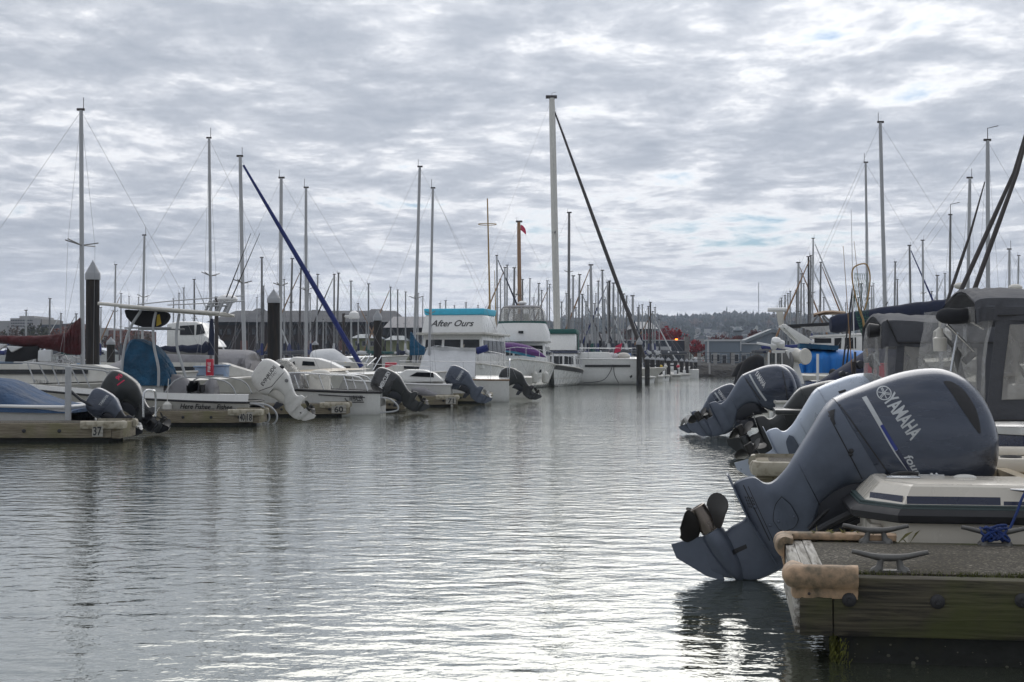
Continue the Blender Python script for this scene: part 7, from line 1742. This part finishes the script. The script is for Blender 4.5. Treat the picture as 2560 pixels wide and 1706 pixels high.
b = bldg('dark slate cafe building with a pale stone end pillar and orange roof lamp', 1670, 150); Y = 150
box_b(b, 1560, 1713, 852, 912, Y, 3, 'wall_slate'); box_b(b, 1560, 1713, 850, 852, Y, 3.2, 'trim_white', 'cornice', -.1); box_b(b, 1711, 1722, 842, 912, Y, 1.2, 'stone', 'pillar', -.5); box_b(b, 1713.5, 1716.5, 837, 842, Y, .6, 'wall_black', 'chimney', 0)
for k in range(8): box_b(b, 1639 + k * 4.8, 1643.2 + k * 4.8, 867, 876, Y, .3, 'trim_white', 'sign_panel', -.5)
box_b(b, 1636, 1690, 878, 880, Y, 1.6, 'wall_black', 'canopy', -1.5)
for k in range(5): fr = box_b(b, 1640 + k * 10, 1648 + k * 10, 884, 908, Y, .15, 'alu_grey', 'window', -.08); g = box_b(b, 1641 + k * 10, 1647 + k * 10, 885, 907, Y, .15, 'glass_dark', 'pane', -.11); g.parent = fr
lm = MB(); lm.ball((XW(1690, Y) - b.location.x, -.4, ZW(849, Y)),  .11, (1.5, 1, .7), 8); lm.build('lamp', M['lamp_orange'], b)
b = bldg('long dark roofed waterfront building behind the left masts', 800, 165); Y = 165
box_b(b, 540, 1000, 812, 915, Y, 20, 'wall_brown')
def roof(x0, x1, pt, pe, Y, dep, ins=0, m_='roof_dark', nm='roof'):
    a, c = XW(x0, Y) - b.location.x, XW(x1, Y) - b.location.x; ze, zt = ZW(pe, Y), ZW(pt, Y); mb = MB(); mb.hexa([(a, -1, ze), (c, -1, ze), (c, dep + 1, ze), (a, dep + 1, ze), (a + ins, dep * .45, zt), (c - ins, dep * .45, zt), (c - ins, dep * .55, zt), (a + ins, dep * .55, zt)]); return mb.build(nm, M[m_], b)
roof(520, 1004, 770, 806, Y, 20, 1.5)
for x0, x1, pt in ((588, 640, 764), (735, 790, 768), (890, 955, 766)): roof(x0, x1, pt, 806, Y - .0, 19.2, .9, 'roof_dark', 'dormer'); 
box_b(b, 536, 1002, 806, 813, Y, 20.5, 'wall_black', 'eave', -.3)
r2 = random.Random(5)
for k in range(22): x = 548 + k * 20.5; fr = box_b(b, x, x + 9, 822, 838, Y, .2, 'wall_black', 'window', -.08); g = box_b(b, x + .8, x + 8.2, 823, 837, Y, .2, 'glass_dark', 'pane', -.11); g.parent = fr
for k in range(11): x = 560 + k * 41; box_b(b, x, x + 18, 852, 900, Y, .2, 'wall_brick' if k % 2 else 'wall_black', 'bay', -.1)
b = bldg('netted grey roofed shed right of the long dark building', 1020, 158); Y = 158; box_b(b, 965, 1075, 818, 915, Y, 12, 'wall_black'); roof(960, 1080, 788, 820, Y, 12, .6, 'tarp_grey')
b = bldg('small pale green house on the shore behind the left masts', 910, 150); Y = 150; box_b(b, 880, 945, 845, 915, Y, 8, 'wall_green'); roof(876, 950, 834, 846, Y, 8, .6, 'roof_metal')
for x in (888, 905, 925): fr = box_b(b, x, x + 10, 853, 866, Y, .2, 'trim_white', 'window', -.08); g = box_b(b, x + 1, x + 9, 854, 865, Y, .2, 'glass_dark', 'pane', -.11); g.parent = fr
b = bldg('second pale green house left of the trawler', 985, 150); box_b(b, 965, 1010, 850, 915, Y, 8, 'wall_green'); roof(962, 1014, 838, 851, Y, 8, .5, 'roof_metal')
b = bldg('dark sheds hidden behind the centre masts', 1480, 160); Y = 160; box_b(b, 1395, 1560, 850, 915, Y, 12, 'wall_black'); roof(1390, 1565, 832, 852, Y, 12, .6, 'roof_dark')
b = bldg('small shed with a white metal roof behind the centre masts', 1600, 190); Y = 190; box_b(b, 1580, 1640, 822, 905, Y, 8, 'wall_brown'); roof(1576, 1644, 803, 823, Y, 8, .6, 'house_white')
b = bldg('pale flat roofed block on the left skyline', 60, 420); Y = 420
box_b(b, 25, 100, 796, 870, Y, 20, 'wall_pale'); box_b(b, 45, 82, 790, 796, Y, 18, 'wall_pale', 'penthouse', 1); box_b(b, 82.2, 103, 798, 870, Y, 20, 'house_tan', 'wing', .5); box_b(b, -40, 24.8, 802, 870, Y, 16, 'wall_pale', 'wing', 2)
for row in range(3):
    for k in range(13): box_b(b, 28 + k * 4.2, 30.4 + k * 4.2, 800 + row * 7, 803.5 + row * 7, Y, .3, 'glass_dark', 'window', -.15)
b = bldg('low brown roofed buildings behind the left sailboats', 160, 330); Y = 330; box_b(b, 103, 150, 812, 870, Y, 15, 'wall_slate'); box_b(b, 150.3, 205, 810, 870, Y, 15, 'wall_brick', 'wing', .4); roof(150, 172, 806, 811, Y, 15, .5, 'roof_dark'); box_b(b, 175, 182, 806, 811, Y, 6, 'wall_black', 'roof_box', 1)
b = bldg('brick building behind the tall left pile', 310, 300); Y = 300; box_b(b, 250, 270, 820, 870, Y, 15, 'wall_pale'); box_b(b, 270.3, 345, 826, 870, Y, 15, 'wall_brick', 'wing', .4)
b = bldg('dark domed tower top behind the red trees', 1845, 230, 'tower', 'tower'); Y = 230
mb = MB(); mb.lathe([(ZW(860, Y) - 8, .65), (ZW(830, Y), .65), (ZW(828, Y), .85), (ZW(826, Y), .85), (ZW(819, Y), .45), (ZW(817, Y), .12), (ZW(800, Y), .08)], n=12); mb.build('cupola', M['roof_metal'], b)
# fence, parked car and posts along the shore
b = thing('railing', 'thin dark railing along the top of the far embankment', 'fence', frame(20, 143.2, 1.3)); mb = MB()
for z in (.35, .7, 1.05): mb.box(-14, 16, -.02, .02, z, z + .04)
mb.build('rails', M['fence_grey'], b); mb = MB()
mb.box(-.05, .05, -.05, .05, 0, 1.1); po = None
for k in range(16):
    if po is None: po = mb.build('post', M['fence_grey'], b); o = po
    else: o = po.copy(); COL.objects.link(o)
    o.location = (-14 + k * 2, 0, 0)
b = thing('parked_car', 'white car parked between the dark cafe and the harbour office', 'car', frame(XW(1748, 149), 149, ZW(911, 149), R(3)) @ Matrix.Scale(.5, 4))
mb = MB(); mb.hexa([(-.95, 0, .35), (.95, 0, .35), (.95, 4, .35), (-.95, 4, .35), (-.95, 0, .95), (.95, 0, .95), (.95, 4, 1.0), (-.95, 4, 1.0)]); mb.hexa([(-.9, .3, .96), (.9, .3, .96), (.9, 3, 1.0), (-.9, 3, 1.0), (-.72, .7, 1.5), (.72, .7, 1.5), (.72, 2.6, 1.5), (-.72, 2.6, 1.5)]); mb.build('body', M['car_white'], b, bevel=.08)
mb = MB(); mb.hexa([(-.78, .42, 1.02), (.78, .42, 1.02), (.78, .5, 1.02), (-.78, .5, 1.02), (-.68, .62, 1.4), (.68, .62, 1.4), (.68, .75, 1.4), (-.68, .75, 1.4)]); mb.build('rear_window', M['glass_dark'], b)
for s in (-1, 1):
    mb = MB(); mb.box(s * .82 - .1, s * .82 + .1, -.02, .03, .7, .85); mb.build('tail_light', M['red_box'], b)
    mb = MB(); mb.lathe([(-.1, .33), (.1, .33)], (s * .82, .8, .33), (1, 0, 0), 12); mb.build('wheel', M['black_rubber'], b)
for px, Y, lab in ((1748, 144, 'short pale post before the parked white car'), (1788, 144, 'short pale post before the harbour office'), (1832, 144, 'pale post near the harbour office door')):
    o = MB().box(-.18, .18, -.1, .1, -.4, 1.0).box(-.22, .22, -.13, .13, 1.0, 1.06).build('post', M['wall_pale'], bevel=.02); o.location = (XW(px, Y), Y, 1.3); tag(o, lab, 'post', 'shore posts')
o = MB().tube([(0, 0, -.5), (0, 0, .9)], .09, 6).build('marker_post', M['wall_pale']); o.location = (XW(1773, 139.4), 139.2, .5); tag(o, 'small pale marker post on the stone embankment', 'post')

# ------------------------------------------------------------------ air
def haze():
    mb = MB(); mb.box(-1800, 1800, -80, 1700, -2.0, 105)
    m = bpy.data.materials.new('haze'); m.use_nodes = True; t = m.node_tree; t.nodes.clear()
    o = t.nodes.new('ShaderNodeOutputMaterial'); v = t.nodes.new('ShaderNodeVolumePrincipled'); v.inputs['Color'].default_value = (.74, .84, 1.0, 1); v.inputs['Density'].default_value = .00036; v.inputs['Anisotropy'].default_value = .1
    t.links.new(v.outputs[0], o.inputs['Volume'])
    tag(mb.build('haze', m), kind='stuff')
haze()
bpy.context.view_layer.update()
